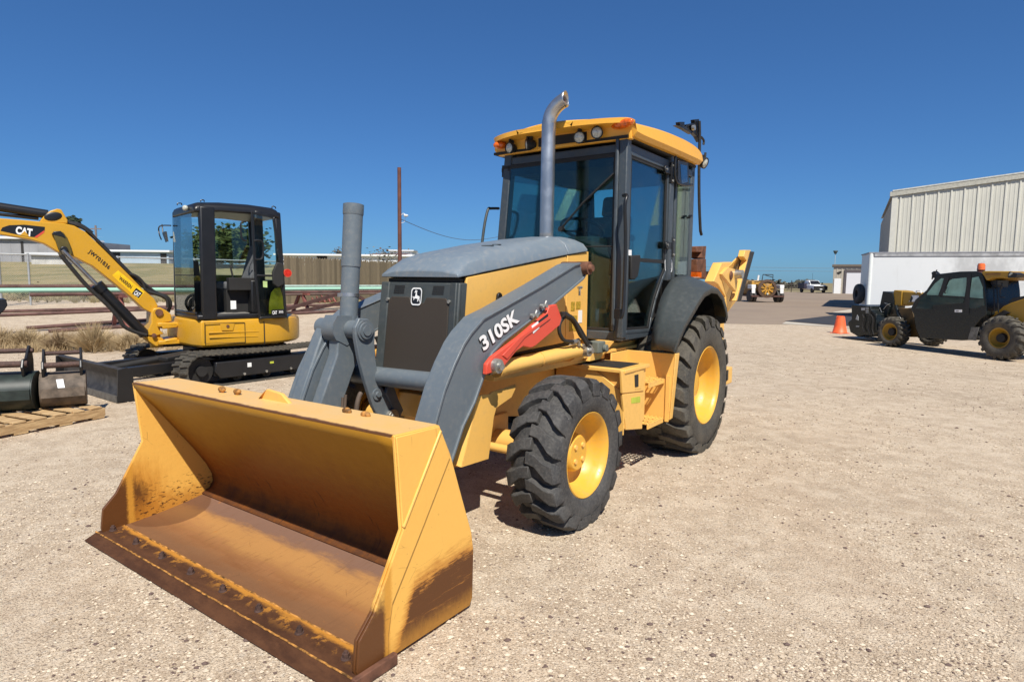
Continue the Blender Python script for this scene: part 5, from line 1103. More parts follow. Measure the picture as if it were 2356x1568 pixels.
def digbucket(fr, w_, label, mat, stick, dark, sc=1):
    t = thing('excavator_bucket', fr, label, 'digging bucket', 'spare excavator buckets on the pallet'); t.scale = (sc, sc, sc)
    # local: x across, y depth (curved back toward -y), z up, standing on its mouth
    prof = [(y, z * .86) for y, z in [(-.02, .0), (-.16, .05), (-.24, .16), (-.27, .30), (-.23, .43), (-.14, .52), (-.02, .56), (.12, .56), (.20, .50)]]
    mb = MB(); inn = [(y + .018 * (1 if i < 5 else 0), z - (.018 if i >= 4 else 0)) for i, (y, z) in enumerate(prof)]
    ring = prof + inn[::-1]; mb.loft([[(x, y, z) for y, z in ring] for x in (-w_ / 2, 0, w_ / 2)])
    sh = mb.build('bucket_shell', mat, t, bevel=.004, smooth=35)
    mb = MB()
    for s_ in (-1, 1): mb.prism([(s_ * w_ / 2, y, z) for y, z in prof + [(.30, .40), (.16, .0)]], (s_ * .014, 0, 0))
    mb.parts('side_plate', mat, t, bevel=.003)
    mb = MB(); mb.box(-w_ / 2, w_ / 2, -.285, -.262, .17, .30); mb.build('wear_band', mat, t, bevel=.003)
    mb = MB()
    for s_ in (-1, 1): mb.prism([(s_ * w_ * .40, .24, .36), (s_ * w_ * .40, -.14, .42), (s_ * w_ * .40, -.20, .56), (s_ * w_ * .40, -.14, .66), (s_ * w_ * .40, -.02, .66), (s_ * w_ * .40, .06, .74), (s_ * w_ * .40, .14, .81), (s_ * w_ * .40, .22, .77), (s_ * w_ * .40, .26, .60)], (s_ * .03, 0, 0))
    mb.parts('ear_plate', 'black', t, bevel=.008)
    mb = MB(); mb.cyl((-w_ * .46, -.12, .60), (w_ * .46, -.12, .60), .040, n=16); mb.cyl((-w_ * .46, .15, .74), (w_ * .46, .15, .74), .030, n=16)
    mb.parts('mounting_pin', 'rustbolt', t, smooth=40)
    mb = MB(); mb.box(-w_ * .06 + stick, w_ * .06 + stick + .04, -.276, -.271, .31, .42) if False else None
    P = [(stick - .07, -.232, .415), (stick + .01, -.232, .415), (stick + .03, -.280, .27), (stick - .05, -.280, .27)]; mb.add(P + [(x, y + .004, z) for x, y, z in P], [(0, 1, 2, 3), (7, 6, 5, 4)]); mb.build('paper_label', 'decal', t, recalc=False)
    mb = MB()
    for k in range(5): x = lerp(-w_ / 2 + .03, w_ / 2 - .03, k / 4); mb.prism([(x - .02, .12, .0), (x + .02, .12, .0), (x + .02, .20, .05), (x - .02, .20, .05)], (0, .02, .03))
    mb.parts('tooth', 'rustbolt', t)
    return t
def onp(k, x, y): return W0.at(k, x, y, Z=.13)
def setb(k, x, y, hd, sc, *args):
    p = onp(k, x, y); r = Matrix.Rotation(R(hd), 3, 'Z') @ Vector((0, .22 * sc, 0)); digbucket(Frame(p.x + r.x, p.y + r.y, hd, .13), *args, sc=sc)
setb('n', 850, 1035, 33, .74, .50, 'narrow mud-stained excavator bucket, right one of the two on the pallet', simple('mud_stained_steel', (.115, .088, .065), .75, var=.45, scale=7, bump=.2), .0, 0)
setb('n', -230, 1130, 24, .80, .98, 'wide dark green-black excavator bucket at the left edge of the pallet', simple('black_green_paint', (.018, .026, .022), .5, var=.4, scale=7), .0, 1)
# ================================================================== compact telehandler
T = Frame(8.97, 14.63, 106)
te = thing('telehandler', T, 'compact black and yellow telehandler with orange beacon, parked in front of the white box trailer', 'telehandler')
M['dustblack'] = paint('dusty_black_paint', (.006, .009, .009), .30, dirt=(.05, .05, .04), dirt_amt=.15)
M['catyel2'] = paint('telehandler_yellow', (.36, .20, .016), .4, dirt_amt=.15)
tw = lambda k, L, Y: T.pts(k, L, Y=Y)
for i, (cx_, cy_, R0, px_) in enumerate(((640, 1115, .355, None), (1990, 1192, .375, None))):
    for far in (0, 1):
        p = T.at('q', cx_, cy_, Y=0); c = Vector((p.x, 0 if not far else -1.45, p.z)); ax = Vector((0, 1 if not far else -1, 0)); R_ = p.z - .004
        mb = MB(); mb.lathe([(.20, -.01), (.205, .01), (.185, .004), (.165, -.06), (.11, -.10), (.09, -.09), (.0, -.09)], c, ax, 32)
        wh = mb.build('front_wheel' if i == 0 else 'rear_wheel', 'catyel2', te, smooth=40)
        make_tyre(R_, .30, .20, 18, .03, .045, 'tyre2', 'tyre', wh, c, ax, 0)
        mb = MB(); mb.lathe([(.10, -.10), (.085, -.03), (.0, -.03)], c, ax, 18); mb.build('hub', 'blackm', wh, smooth=40)
mb = MB(); cabP = [(1205, 428), (1235, 402), (1500, 372), (1690, 368), (1765, 385), (1800, 430), (1822, 600), (1835, 905), (1760, 960), (1700, 1030), (1640, 1130), (1600, 1215), (1520, 1222), (1010, 1192), (960, 1080), (930, 900), (895, 830), (950, 720), (1090, 600)]
Pc = tw('q', cabP, .02); mb.prism(Pc, (0, -.95, 0)); cabt = mb.build('cab_body', 'dustblack', te, bevel=.015)
for nm, L in (('front_quarter_window', [(1095, 648), (1195, 520), (1275, 455), (1312, 458), (1290, 520), (1235, 665), (1100, 660)]), ('door_window', [(1290, 665), (1375, 485), (1410, 465), (1585, 445), (1590, 500), (1560, 682)]), ('rear_window', [(1622, 692), (1655, 450), (1735, 435), (1785, 560), (1792, 705)])):
    mb = MB(); mb.prism(tw('q', L, .024), (0, -.004, 0)); mb.build(nm, simple('pale_teal_glass', (.20, .36, .32), .06, 0, var=.12, Coat_Weight=.5), cabt)
mb = MB()
for L in ([(960, 830), (1010, 720), (1090, 665), (1235, 672), (1280, 690), (1560, 700), (1545, 760), (1170, 790), (1160, 835)], [(1605, 710), (1800, 715), (1810, 790), (1700, 830), (1608, 820)]): mb.prism(tw('q', L, .026), (0, -.004, 0))
mb.parts('lower_glass', simple('dark_teal_glass', (.008, .035, .042), .08, Coat_Weight=.5), cabt)
mb = MB(); mb.prism(tw('q', [(1590, 400), (1640, 400), (1612, 900), (1570, 900)], .03), (0, -.006, 0)); mb.prism(tw('q', [(1310, 440), (1372, 440), (1290, 660), (1240, 680)], .032), (0, -.006, 0)); mb.parts('door_pillar', 'black', cabt)
mb = MB(); mb.tube(smoothpath(tw('q', [(1345, 560), (1325, 600), (1315, 632), (1330, 640)], .06), 3), .012, 8); mb.build('door_handle', 'black', cabt, smooth=40)
mb = MB(); mb.prism(tw('q', [(1440, 842), (1528, 842), (1528, 875), (1440, 875)], .03), (0, -.004, 0)); mb.mi = 1; mb.prism(tw('q', [(1455, 852), (1490, 852), (1490, 866), (1455, 866)], .032), (0, -.004, 0)); mb.build('door_decal', ['decal', simple('grey_print', (.35, .33, .3), .5)], cabt)
mb = MB(); mb.prism(tw('q', [(1765, 385), (1790, 365), (2100, 368), (2145, 378), (2200, 405), (2180, 440), (2095, 460), (2000, 450), (1900, 452), (1850, 480), (1830, 485), (1800, 430)], .05), (0, -1.05, 0)); rf = mb.build('roof_visor', 'catyel2', te, bevel=.02)
mb = MB(); mb.prism(tw('q', [(2112, 372), (2195, 395), (2218, 405), (2195, 445), (2100, 452), (2090, 430)], .056), (0, -.2, 0)); mb.mi = 1; mb.prism(tw('q', [(2125, 385), (2160, 392), (2120, 425), (2100, 422)], .060), (0, -.02, 0)); mb.build('rear_lamp', ['black', 'lens'], rf, bevel=.006)
mb = MB(); mb.prism(tw('q', [(1820, 395), (2010, 385), (2010, 412), (1820, 420)], .053), (0, -.004, 0)); mb.build('roof_lettering_strip', simple('dull_brown_print', (.22, .11, .02), .5), rf)
p = T.at('q', 1765, 350, Y=-.35); mb = MB(); mb.lathe([(.0, .11), (.055, .10), (.07, .06), (.072, 0), (.075, -.03), (0, -.03)], p + Vector((0, 0, .03)), (0, 0, 1), 20); bc = mb.build('beacon', simple('orange_beacon', (.80, .16, .03), .15, var=.3, scale=60, Coat_Weight=.6), te, smooth=40)
mb = MB(); mb.cyl(p - Vector((0, 0, .06)), p, .06, .072, 16); mb.build('beacon_base', 'black', bc, smooth=40)
mb = MB(); mb.prism(tw('q', [(1150, 385), (1180, 365), (1215, 400), (1200, 440), (1165, 455)], -.2), (0, -.12, 0)); mb.tube(tw('q', [(1190, 400), (1222, 350)], -.2), .012, 6); mb.tube(tw('q', [(1172, 375), (1160, 470)], -.2), .014, 6); mb.build('front_mirror', 'black', te, bevel=.008)
mb = MB()
for L in ([(1900, 520), (1925, 600), (1935, 860)], [(1955, 470), (1975, 700), (1980, 880)], [(1890, 500), (1905, 545), (2030, 545), (2020, 510)], [(2030, 545), (2000, 600), (2005, 690), (2060, 690)]): mb.tube(tw('q', L, -.1), .014, 6)
mb.prism(tw('q', [(1880, 480), (1970, 480), (1960, 560), (1905, 560)], -.1), (0, -.3, 0)); mb.build('rear_screen_frame', 'black', te, bevel=.005)
mb = MB(); mb.prism(tw('q', [(1835, 500), (1905, 520), (1925, 720), (1940, 860), (1900, 890), (1840, 860)], -.3), (0, -.01, 0)); mb.build('rear_glass', 'glass2', te)
# boom and rear engine cover
mb = MB(); mb.prism(tw('q', [(800, 620), (1010, 635), (1130, 700), (960, 790), (800, 775)], -.95), (0, -.32, 0)); bm2 = mb.build('telescopic_boom', 'catyel2', te, bevel=.01)
mb = MB(); mb.prism(tw('q', [(690, 600), (790, 612), (780, 790), (720, 800), (680, 770), (680, 640)], -.93), (0, -.38, 0)); mb.build('boom_collar', 'catyel2', bm2, bevel=.015)
mb = MB(); mb.prism(tw('q', [(905, 665), (995, 665), (990, 745), (870, 745), (890, 720)], -.945), (0, -.005, 0)); mb.mi = 1; mb.prism(tw('q', [(880, 745), (905, 665), (925, 700), (905, 748)], -.943), (0, -.004, 0)); mb.build('boom_decal', ['decal', 'decalb'], bm2)
mb = MB(); mb.tube(tw('q', [(965, 640), (965, 608), (1020, 608), (1025, 640)], -.95), .012, 8); mb.build('boom_guard_loop', 'decal', bm2, smooth=40)
mb = MB(); mb.prism(tw('q', [(550, 615), (675, 635), (690, 760), (650, 900), (600, 940), (490, 900), (520, 760)], -.90), (0, -.4, 0)); mb.prism(tw('q', [(470, 850), (600, 760), (640, 800), (600, 930), (480, 920)], -.85), (0, -.5, 0)); qc = mb.build('coupler_head', 'dustblack', te, bevel=.012)
mb = MB()
for L in ([(500, 860), (515, 820), (540, 880)], [(560, 840), (600, 790), (640, 770)], [(575, 760), (620, 775)], [(500, 890), (560, 870)]): mb.tube(tw('q', L, -.84), .010, 6)
mb.parts('coupler_hose', 'zinc', qc, smooth=40)
mb = MB(); mb.tube(tw('q', [(715, 790), (740, 900), (790, 1000)], -.9), .04, 10); mb.tube(tw('q', [(740, 850), (900, 830)], -.9), .03, 10); mb.prism(tw('q', [(755, 880), (830, 900), (820, 950), (775, 960)], -.9), (0, -.1, 0)); mb.build('lift_linkage', 'dustblack', te, smooth=40)
mb = MB(); mb.prism(tw('q', [(165, 780), (400, 800), (405, 845), (470, 900), (480, 1120), (400, 1165), (330, 1150), (250, 1180), (205, 1150), (150, 1120), (120, 1000), (165, 960)], -.60), (0, -1.0, 0)); cg = mb.build('fork_carriage', 'dustblack', te, bevel=.012)
mb = MB(); random.seed(3)
for L in ([(285, 820), (330, 820), (330, 850), (285, 850)], [(340, 812), (370, 812), (370, 822), (340, 822)], [(340, 832), (370, 832), (370, 842), (340, 842)], [(340, 852), (370, 852), (370, 862), (340, 862)], [(340, 872), (370, 872), (370, 882), (340, 882)], [(215, 960), (235, 905), (250, 930), (248, 975)], [(218, 1040), (260, 1040), (258, 1056), (220, 1056)]): mb.prism(tw('q', L, -.585), (0, -.01, 0))
mb.parts('carriage_marking', simple('grey_white', (.35, .36, .36), .5), cg)
mb = MB()
for L in ([(400, 900), (430, 960), (420, 1080), (440, 1150)], [(300, 900), (320, 960), (300, 1050), (330, 1120)], [(380, 870), (390, 960), (370, 1060), (400, 1140)], [(330, 1180), (370, 1190), (410, 1178), (415, 1160)]): mb.tube(smoothpath(tw('q', L, -.56), 3), .014, 6)
mb.parts('carriage_hose', 'hose', cg, smooth=40)
for y in (-.66, -1.4):
    mb = MB(); mb.box(.95, 2.1, y - .05, y + .05, .02, .05); mb.box(.90, .95, y - .05, y + .05, .02, .55); mb.build('fork', 'black', te, bevel=.004)
mb = MB(); mb.prism(tw('q', [(1830, 900), (1990, 850), (2040, 800), (2130, 760), (2296, 705), (2420, 680), (2420, 1100), (2296, 1080), (2250, 1000), (2100, 960), (1900, 960), (1800, 1000)], -.2), (0, -.95, 0)); mb.build('rear_frame', 'catyel2', te, bevel=.015)
mb = MB(); mb.prism(tw('q', [(2090, 760), (2150, 700), (2296, 672), (2420, 665), (2420, 690), (2296, 712), (2150, 760)], -.22), (0, -.4, 0)); mb.prism(tw('q', [(1880, 950), (2040, 850), (2110, 880), (1950, 960)], -.15), (0, -.5, 0)); mb.parts('rear_trim', 'black', te, bevel=.006)
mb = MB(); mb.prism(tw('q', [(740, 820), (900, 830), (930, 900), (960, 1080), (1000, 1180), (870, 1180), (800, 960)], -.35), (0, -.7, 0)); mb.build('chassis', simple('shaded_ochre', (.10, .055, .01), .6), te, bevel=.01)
mb = MB(); mb.prism(tw('q', [(1640, 1060), (1740, 1060), (1700, 1225), (1600, 1215)], .03), (0, -.02, 0)); mb.build('mud_flap', simple('dusty_flap', (.13, .125, .11), .85, var=.4, scale=20), te, bevel=.005)

# ================================================================== traffic cone
c0 = W0.at('g', 2040, 1385, Z=0); CF = Frame(c0.x, c0.y, 20)
co = thing('traffic_cone', CF, 'orange traffic cone with a notched open top, beside the telehandler carriage', 'traffic cone')
mb = MB(); NN = 40; rings = []
for z, r in ((.02, .215), (.03, .20), (.25, .155), (.47, .118), (.52, .108)):
    rings.append([Vector((r * math.cos(2 * PI * k / NN), r * math.sin(2 * PI * k / NN), z - (.035 * max(0, math.cos(2 * PI * k / NN * 2 + 1.2)) if z > .5 else 0))) for k in range(NN)])
inner = [[Vector((v.x * .93, v.y * .93, v.z)) for v in r] for r in reversed(rings)]
mb.loft(rings + inner, True, False); orange = simple('orange_plastic', (.88, .13, .035), .5, var=.08); cb = mb.build('cone_body', orange, co, smooth=50)
mb = MB(); mb.box(-.19, .19, -.19, .19, .0, .022); mb.build('cone_base', orange, co, bevel=.015)

# ================================================================== paved yard, concrete strip
def sheet(name, pts, z, mat, kind='structure'):
    mb = MB(); n = len(pts); mb.add([(x, y, ground_h(x, y) + z) for x, y in pts], [list(range(n))]); return tag(mb.build(name, mat, recalc=False), kind=kind)
def m_asph():
    n = NT('dusty_asphalt'); x, y, z = n.xyz(); a = n.noise(.15, 6, .65); b = n.noise(2, 6, .7, co=n.map((.25, 1, 1)))
    c = n.mix(n.ramp(a, .35, .65), (.235, .175, .125), (.285, .215, .15)); c = n.mix(n.ramp(b, .45, .75, 0, .35), c, (.17, .13, .10))
    return n.fin(c, .92, 0, n.bump(n.noise(60, 4, .8), .3, .01))
e0, e1 = W0.at('g', 520, 1258, Z=0), W0.at('g', 1290, 1270, Z=0)
asp = [(-.5, e0.y + .2), (e0.x, e0.y), (e1.x, e1.y), (e1.x + 1.0, e1.y + .15), (60, e1.y + 2.0), (130, 30), (130, 97), (-.5, 97)]
mb = MB(); xs2 = [0, 2, 5, 8, 12, 20, 40, 80, 130]; 
mb.add([(p[0], p[1], .004) for p in asp], [list(range(len(asp)))]); tag(mb.build('asphalt_yard', m_asph(), recalc=False), kind='structure')
g = lambda x, y: W0.at('g', x, y, Z=0)
def quad(name, L, z, mat): mb = MB(); mb.add([(g(*p).x, g(*p).y, z) for p in L], [list(range(len(L)))]); return tag(mb.build(name, mat, recalc=False), kind='structure')
conc = simple('pale_concrete', (.46, .41, .33), .9, var=.12, scale=1.5)
quad('concrete_strip', [(1275, 1262), (1330, 1232), (1960, 1288), (2900, 1350), (2900, 1385), (1960, 1300), (1500, 1275)], .009, conc)
quad('concrete_pad', [(1940, 1108), (2200, 1068), (3100, 1060), (3100, 1110), (2200, 1110), (2000, 1112)], .009, conc)
quad('dark_ground_patch', [(1310, 1226), (1960, 1150), (2200, 1113), (3100, 1113), (3100, 1340), (1960, 1280)], .013, simple('near_black_ground', (.030, .029, .033), .85, var=.15, scale=2))  # flat near-black sheet laid on the yard around the trailer

# ================================================================== white box trailer
BX = 27.0; x0 = (1990 - 1178) / F_PX * BX
TRF = Frame(x0, BX, -22)
tr = thing('box_trailer', TRF, 'long dusty white box trailer standing behind the telehandler, in front of the metal building', 'trailer')
def m_trl():
    n = NT('trailer_white'); x, y, z = n.xyz(); a = n.noise(.5, 6, .7, co=n.map((1, 1, .6))); b = n.noise(3, 6, .7, co=n.map((1, 1, .3)))
    k = n.math('MULTIPLY', n.ramp(a, .42, .62), n.ramp(x, 2.2, 3.4)); c = n.mix(n.math('MULTIPLY', k, .6), (.66, .67, .66), (.30, .30, .29)); c = n.mix(n.ramp(b, .5, .75, 0, .25), c, (.45, .44, .41))
    c = n.mix(n.math('MULTIPLY', n.ramp(z, 2.60, 2.66), n.ramp(b, .3, .55, .3, .8)), c, (.22, .22, .23))
    return n.fin(c, .5)
TH = 2.78; mb = MB(); mb.box(.05, 12.0, .03, 2.45, .35, TH); bxm = m_trl(); bd = mb.build('trailer_body', bxm, tr)
mb = MB(); mb.cyl((.09, .09, .35), (.09, .09, TH + .01), .09, n=20); mb.box(.04, .12, .12, 2.44, .35, TH + .01); mb.build('corner_post', simple('post_white', (.74, .76, .72), .4, var=.04), bd, smooth=40)
mb = MB(); mb.box(.20, 12.0, .0, .06, TH - .14, TH - .02); mb.build('top_rail', simple('grey_rail', (.33, .33, .33), .5, var=.3, scale=3), bd, bevel=.01)
mb = MB(); mb.box(.0, 12.0, .0, 2.48, TH + .002, TH + .05); mb.build('trailer_roof', simple('roof_grey', (.28, .28, .30), .5), bd)
mb = MB(); mb.box(1.2, 11.8, .45, 2.0, .16, .35)
for x in (2.0, 10.0): mb.box(x, x + .12, .5, .62, 0, .3); mb.box(x, x + .12, 1.9, 2.02, 0, .3)
mb.build('trailer_chassis', 'blackm', tr)
for x in (9.0, 10.2):
    for y in (.25, 2.2): mb = MB(); mb.lathe([(.0, -.12), (.22, -.12), (.46, -.12), (.50, -.06), (.50, .06), (.46, .12), (.22, .12), (0, .12)], (x, y, .5), (0, 1, 0), 28); mb.build('trailer_wheel', 'tyre', tr, smooth=40)
p = TRF.at('h', 537, 1000, X=-.16); mb = MB(); mb.lathe([(.16, -.11), (.30, -.13), (.42, -.10), (.45, -.04), (.45, .04), (.42, .10), (.30, .13), (.16, .11)], (-.16, 1.1, 1.02), (1, .25, 0), 32, closed=True); mb.cyl((-.12, 1.1, 1.02), (.04, 1.1, 1.02), .17, n=16); mb.build('spare_wheel', 'tyre', tr, smooth=50)

# ================================================================== corrugated metal building
dL, dR = 34.65, 31.74; zl, zr = 6.53, 7.17
xl, xr_ = (2038 - 1178) / F_PX * dL, (2356 - 1178) / F_PX * dR; angB = math.degrees(math.atan2(dR - dL, xr_ - xl)); BF = Frame(xl, dL, angB)
bdg = thing('metal_building', BF, 'tall cream corrugated metal building behind the white trailer', 'building')
cream = simple('cream_siding', (.56, .54, .46), .55, var=.05, scale=.8); cream2 = simple('rib_siding', (.60, .58, .50), .5, var=.04)
Wd = math.hypot(dR - dL, xr_ - xl); slope = (zr - zl) / Wd; WL = 16.0
rz = lambda x: zl - .28 + slope * x
mb = MB(); mb.prism([(0, 0, 0), (WL, 0, 0), (WL, 0, rz(WL)), (0, 0, rz(0))], (0, 18, 0)); wl = mb.build('wall', cream, bdg)
mb = MB(); x = .30; k = 0
while x < WL:
    mb.prism([(x - .055, 0, 0), (x - .03, -.05, 0), (x + .03, -.05, 0), (x + .055, 0, 0)], (0, 0, rz(x) - .01)); x += .57
mb2 = MB(); x = .30
while x < WL:
    for q in (.19, .38): mb2.prism([(x + q - .035, 0, 0), (x + q - .02, -.012, 0), (x + q + .02, -.012, 0), (x + q + .035, 0, 0)], (0, 0, rz(x) - .01))
    x += .57
mb.build('wall_rib', cream2, wl); mb2.build('minor_rib', cream, wl)
mb = MB(); y = .3
while y < 18: mb.prism([(0, y - .05, 0), (-.05, y - .03, 0), (-.05, y + .03, 0), (0, y + .05, 0)], (0, 0, rz(0) - .01)); y += .4
mb.build('side_wall_rib', cream, wl)
mb = MB(); mb.prism([(-.22, -.12, rz(-.22)), (WL, -.12, rz(WL)), (WL, -.12, rz(WL) + .26), (-.22, -.12, rz(-.22) + .26)], (0, .10, 0)); mb.build('rake_trim', simple('beige_trim', (.42, .40, .33), .5), bdg, bevel=.01)
mb = MB(); mb.prism([(-.10, -.14, rz(-.10) + .262), (WL, -.14, rz(WL) + .262), (WL, -.14, rz(WL) + .33), (-.10, -.14, rz(-.10) + .33)], (0, 16.5, 0)); mb.build('roof_edge', simple('pale_roof', (.55, .54, .47), .5), bdg)
mb = MB(); mb.box(-.10, .16, -.055, .0, 0, rz(0)); mb.build('corner_trim', cream2, bdg)

# ================================================================== distant shed
dS = 88.; SF = Frame((1911 - 1178) / F_PX * dS, dS, -27)
sh = thing('metal_shed', SF, 'small beige metal shed with a wide white roller door, far beyond the asphalt', 'shed')
hs = 36 / F_PX * dS + 1.5 + .1; mb = MB(); mb.box(0, 16, 0, 6, 0, hs); ws = mb.build('wall', simple('beige_siding', (.40, .36, .29), .6, var=.05), sh)
mb = MB(); x = .4
while x < 16: mb.box(x, x + .10, -.05, 0, .0, hs - .1); x += .6
mb.build('wall_rib', simple('beige_rib', (.46, .42, .35), .6), ws)
mb = MB(); mb.box(-.2, 16.2, -.25, 6.2, hs, hs + .25); mb.build('roof', simple('brown_trim', (.16, .13, .10), .6), sh)
gx = lambda x: (((2700 + x * .2971) * .58433) - 1911) / F_PX * dS
mb = MB(); mb.box(gx(2075), gx(2420), -.12, -.05, .0, 2.95); mb.build('roller_door', simple('door_white', (.66, .66, .68), .6, var=.02), sh)
mb = MB(); mb.box(gx(2060), gx(2430), -.16, -.13, 2.95, 3.35); mb.box(gx(2050), gx(2072), -.16, -.05, 0, 3.4); mb.build('door_frame', simple('dark_frame', (.10, .085, .09), .6), sh)
mb = MB(); mb.box(gx(1935), gx(2015), -.10, -.05, 0, 2.1); mb.build('side_door', 'white', sh)
mb = MB(); mb.prism([(gx(1960), -.08, 2.95), (gx(2005), -.08, 3.15), (gx(2018), -.08, 3.0), (gx(1990), -.08, 2.75), (gx(1965), -.08, 2.75)], (0, .03, 0)); mb.build('shed_logo', 'blackm', sh)

# ================================================================== white pickup truck
dP_ = 91.; cxP = (1874 - 1178) / F_PX * dP_; PUF = Frame(cxP, dP_, -90)
pu = thing('pickup_truck', PUF, 'white pickup truck with black front guard parked far off by the fence, facing the camera', 'pickup truck')
mb = MB(); mb.loft([[(x, -.92, .5), (x, .92, .5), (x, .95, z * .75 + .1), (x, .85, z), (x, -.85, z), (x, -.95, z * .75 + .1)] for x, z in ((1.2, 1.05), (.9, 1.15), (-.3, 1.2), (-3.4, 1.2))])
bo_ = mb.build('body', 'white', pu, bevel=.05)
mb = MB(); mb.loft([[(x, -w_, 1.15), (x, w_, 1.15), (x + dx, w_ * .85, z), (x + dx, -w_ * .85, z)] for x, w_, z, dx in ((-.2, .88, 1.25, -.05), (-.9, .86, 1.80, 0), (-1.9, .86, 1.83, 0), (-2.3, .86, 1.3, 0))]); mb.build('cab', 'white', pu, bevel=.05)
mb = MB(); mb.add([(-.18, -.70, 1.30), (-.18, .70, 1.30), (-.86, .60, 1.74), (-.86, -.60, 1.74)], [(0, 1, 2, 3)]); mb.v = [(x + .03, y, z + .03) for x, y, z in mb.v]; mb.build('windscreen', 'black', pu, recalc=False)
mb = MB(); mb.box(1.22, 1.34, -.98, .98, .42, 1.02); mb.box(1.34, 1.40, -.6, .6, .35, .75); mb.build('front_guard', 'blackm', pu, bevel=.03)
mb = MB(); mb.box(1.41, 1.42, -.18, .18, .50, .62); mb.build('number_plate', 'white', pu)
for y in (-.82, .82):
    mb = MB(); mb.ell((1.25, y * .95, .92), .04, .12, .07); mb.build('headlight', 'lens', pu)
    mb = MB(); mb.box(-.30, -.18, y * 1.15 - .1, y * 1.15 + .1, 1.3, 1.5); mb.build('mirror', 'blackm', pu, bevel=.02)
    for x in (.5, -2.8): mb = MB(); mb.lathe([(0, -.13), (.2, -.13), (.37, -.11), (.39, 0), (.37, .11), (.2, .13), (0, .13)], (x, y, .39), (0, 1, 0), 20); mb.build('wheel', 'tyre', pu, smooth=40)
mb = MB()
for y in (-.7, .7): mb.tube([(-2.4, y, 1.2), (-2.4, y, 1.95)], .03, 6)
mb.tube([(-2.4, -.9, 1.92), (-2.4, .9, 1.92)], .03, 6); mb.tube([(-1.5, .1, 1.8), (-1.5, .05, 2.9)], .015, 5); mb.build('headache_rack', 'blackm', pu)
for y in (-1.25,):
    mb = MB(); mb.box(-3.0, -1.0, y - .1, y + .3, .6, 1.4)
    mb.build('side_toolbox', simple('purple_black', (.03, .025, .045), .5), pu, bevel=.05)

# ================================================================== tank truck seen end on
dK = 46.5; cxK = (1757 - 1178) / F_PX * dK; KF = Frame(cxK, dK, -90)
tk = thing('tank_trailer', KF, 'yellow and brown tank trailer with round tank end facing us, beyond the raised stabiliser', 'tank trailer')
mb = MB(); mb.lathe([(0, .0), (.52, .0), (.60, -.06), (.62, -.3), (.62, -4.0), (0, -4.1)], (0.6, -.10, 1.02), (1, 0, 0), 32); tkb = mb.build('tank', simple('dirty_ochre', (.26, .15, .045), .6, var=.4, scale=2), tk, smooth=40)
mb = MB(); mb.lathe([(.62, -.02), (.68, -.02), (.68, .06), (.50, .08), (.50, .04), (.62, .0)], (.6, -.10, 1.02), (1, 0, 0), 32); mb.build('tank_ring', simple('brown_ring', (.09, .05, .03), .7), tkb, smooth=40)
random.seed(5); mb = MB()
for k in range(9): a = R(k * 40 + 10); mb.beam((.64, -.10 + .1 * math.cos(a), 1.02 + .1 * math.sin(a)), (.64, -.10 + .46 * math.cos(a), 1.02 + .46 * math.sin(a)), .04, .10)
mb.parts('tank_spoke', simple('amber_paint', (.50, .25, .03), .5, var=.3, scale=4), tkb)
mb = MB(); mb.ell((.68, -.08, .62), .04, .08, .08); mb.build('tank_valve', 'lens', tkb, smooth=50)
for s_ in (-1, 1):
    mb = MB(); mb.box(-.3, .5, s_ * 1.05 - .16, s_ * 1.05 + .16, 1.0, 1.30); mb.box(.44, .5, s_ * 1.05 - .13, s_ * 1.05 + .13, .65, 1.0); mb.build('mudguard', 'white', tk, bevel=.04)
    for d_ in (-.12, .16): mb = MB(); mb.lathe([(0, -.12), (.3, -.12), (.44, -.1), (.46, 0), (.44, .1), (.3, .12), (0, .12)], (.0, s_ * 1.0 + d_ * 1.0, .46), (0, 1, 0), 24); mb.build('wheel', 'tyre', tk, smooth=40)
mb = MB(); mb.box(-3.5, .4, -.6, .6, .38, .50); mb.box(.35, .55, -1.2, 1.2, .40, .52); mb.build('frame', simple('rusty_brown', (.09, .04, .03), .7), tk)
mb = MB(); mb.tube([(.2, .45, 1.5), (.2, .45, 2.05), (.2, .95 * 0 - .30, 2.05), (.2, -.35, 1.6)], .035, 6); mb.tube([(.2, .45, 1.85), (.2, -.1, 2.0)], .03, 6); mb.tube([(.2, -.35, 1.6), (.2, -.9, 1.5)], .03, 6); mb.build('hose_rack', 'blackm', tk)
mb.v = []
mb = MB(); mb.box(-.6, .2, -1.1, -.35, 1.30, 1.58); mb.build('pump_box', simple('amber_box', (.45, .25, .05), .5), tk, bevel=.03)
mb = MB(); mb.cyl((-.1, -.55, 1.6), (-.1, -.5, 2.0), .07, n=12); mb.build('white_pipe', 'white', tk, smooth=40)
# ================================================================== far fence, wires, poles
mb = MB()
FF = Frame(0, 95.6, 0); ff = thing('pipe_fence', FF, 'low brown pipe fence with gates along the far edge of the asphalt', 'fence')
mb = MB()
for z in (1.15, .75, .35): mb.tube([(22, 0, z), (47.2, 0, z)], .04, 6)
mb.parts('fence_rail', simple('fence_brown', (.075, .055, .045), .8), ff)
mb = MB(); x = 22
while x < 47.5: mb.tube([(x, 0, 0), (x, 0, 1.35 if (int(x) % 3) else 1.8)], .06, 6); x += 1.6
mb.parts('fence_post', simple('fence_brown2', (.06, .045, .04), .8), ff)
mb = MB(); mb.tube([(38, -.05, .35), (40.5, -.05, 1.15)], .035, 5); mb.tube([(42, -.05, .35), (44, -.05, 1.1)], .035, 5); mb.parts('gate_brace', simple('fence_brown3', (.06, .045, .04), .8), ff)
dl = 105.; lx = (1913 - 1178) / F_PX * dl; lp = thing('light_pole', Frame(lx, dl, 0), 'thin pole carrying a dark lamp above the distant shed', 'light pole')
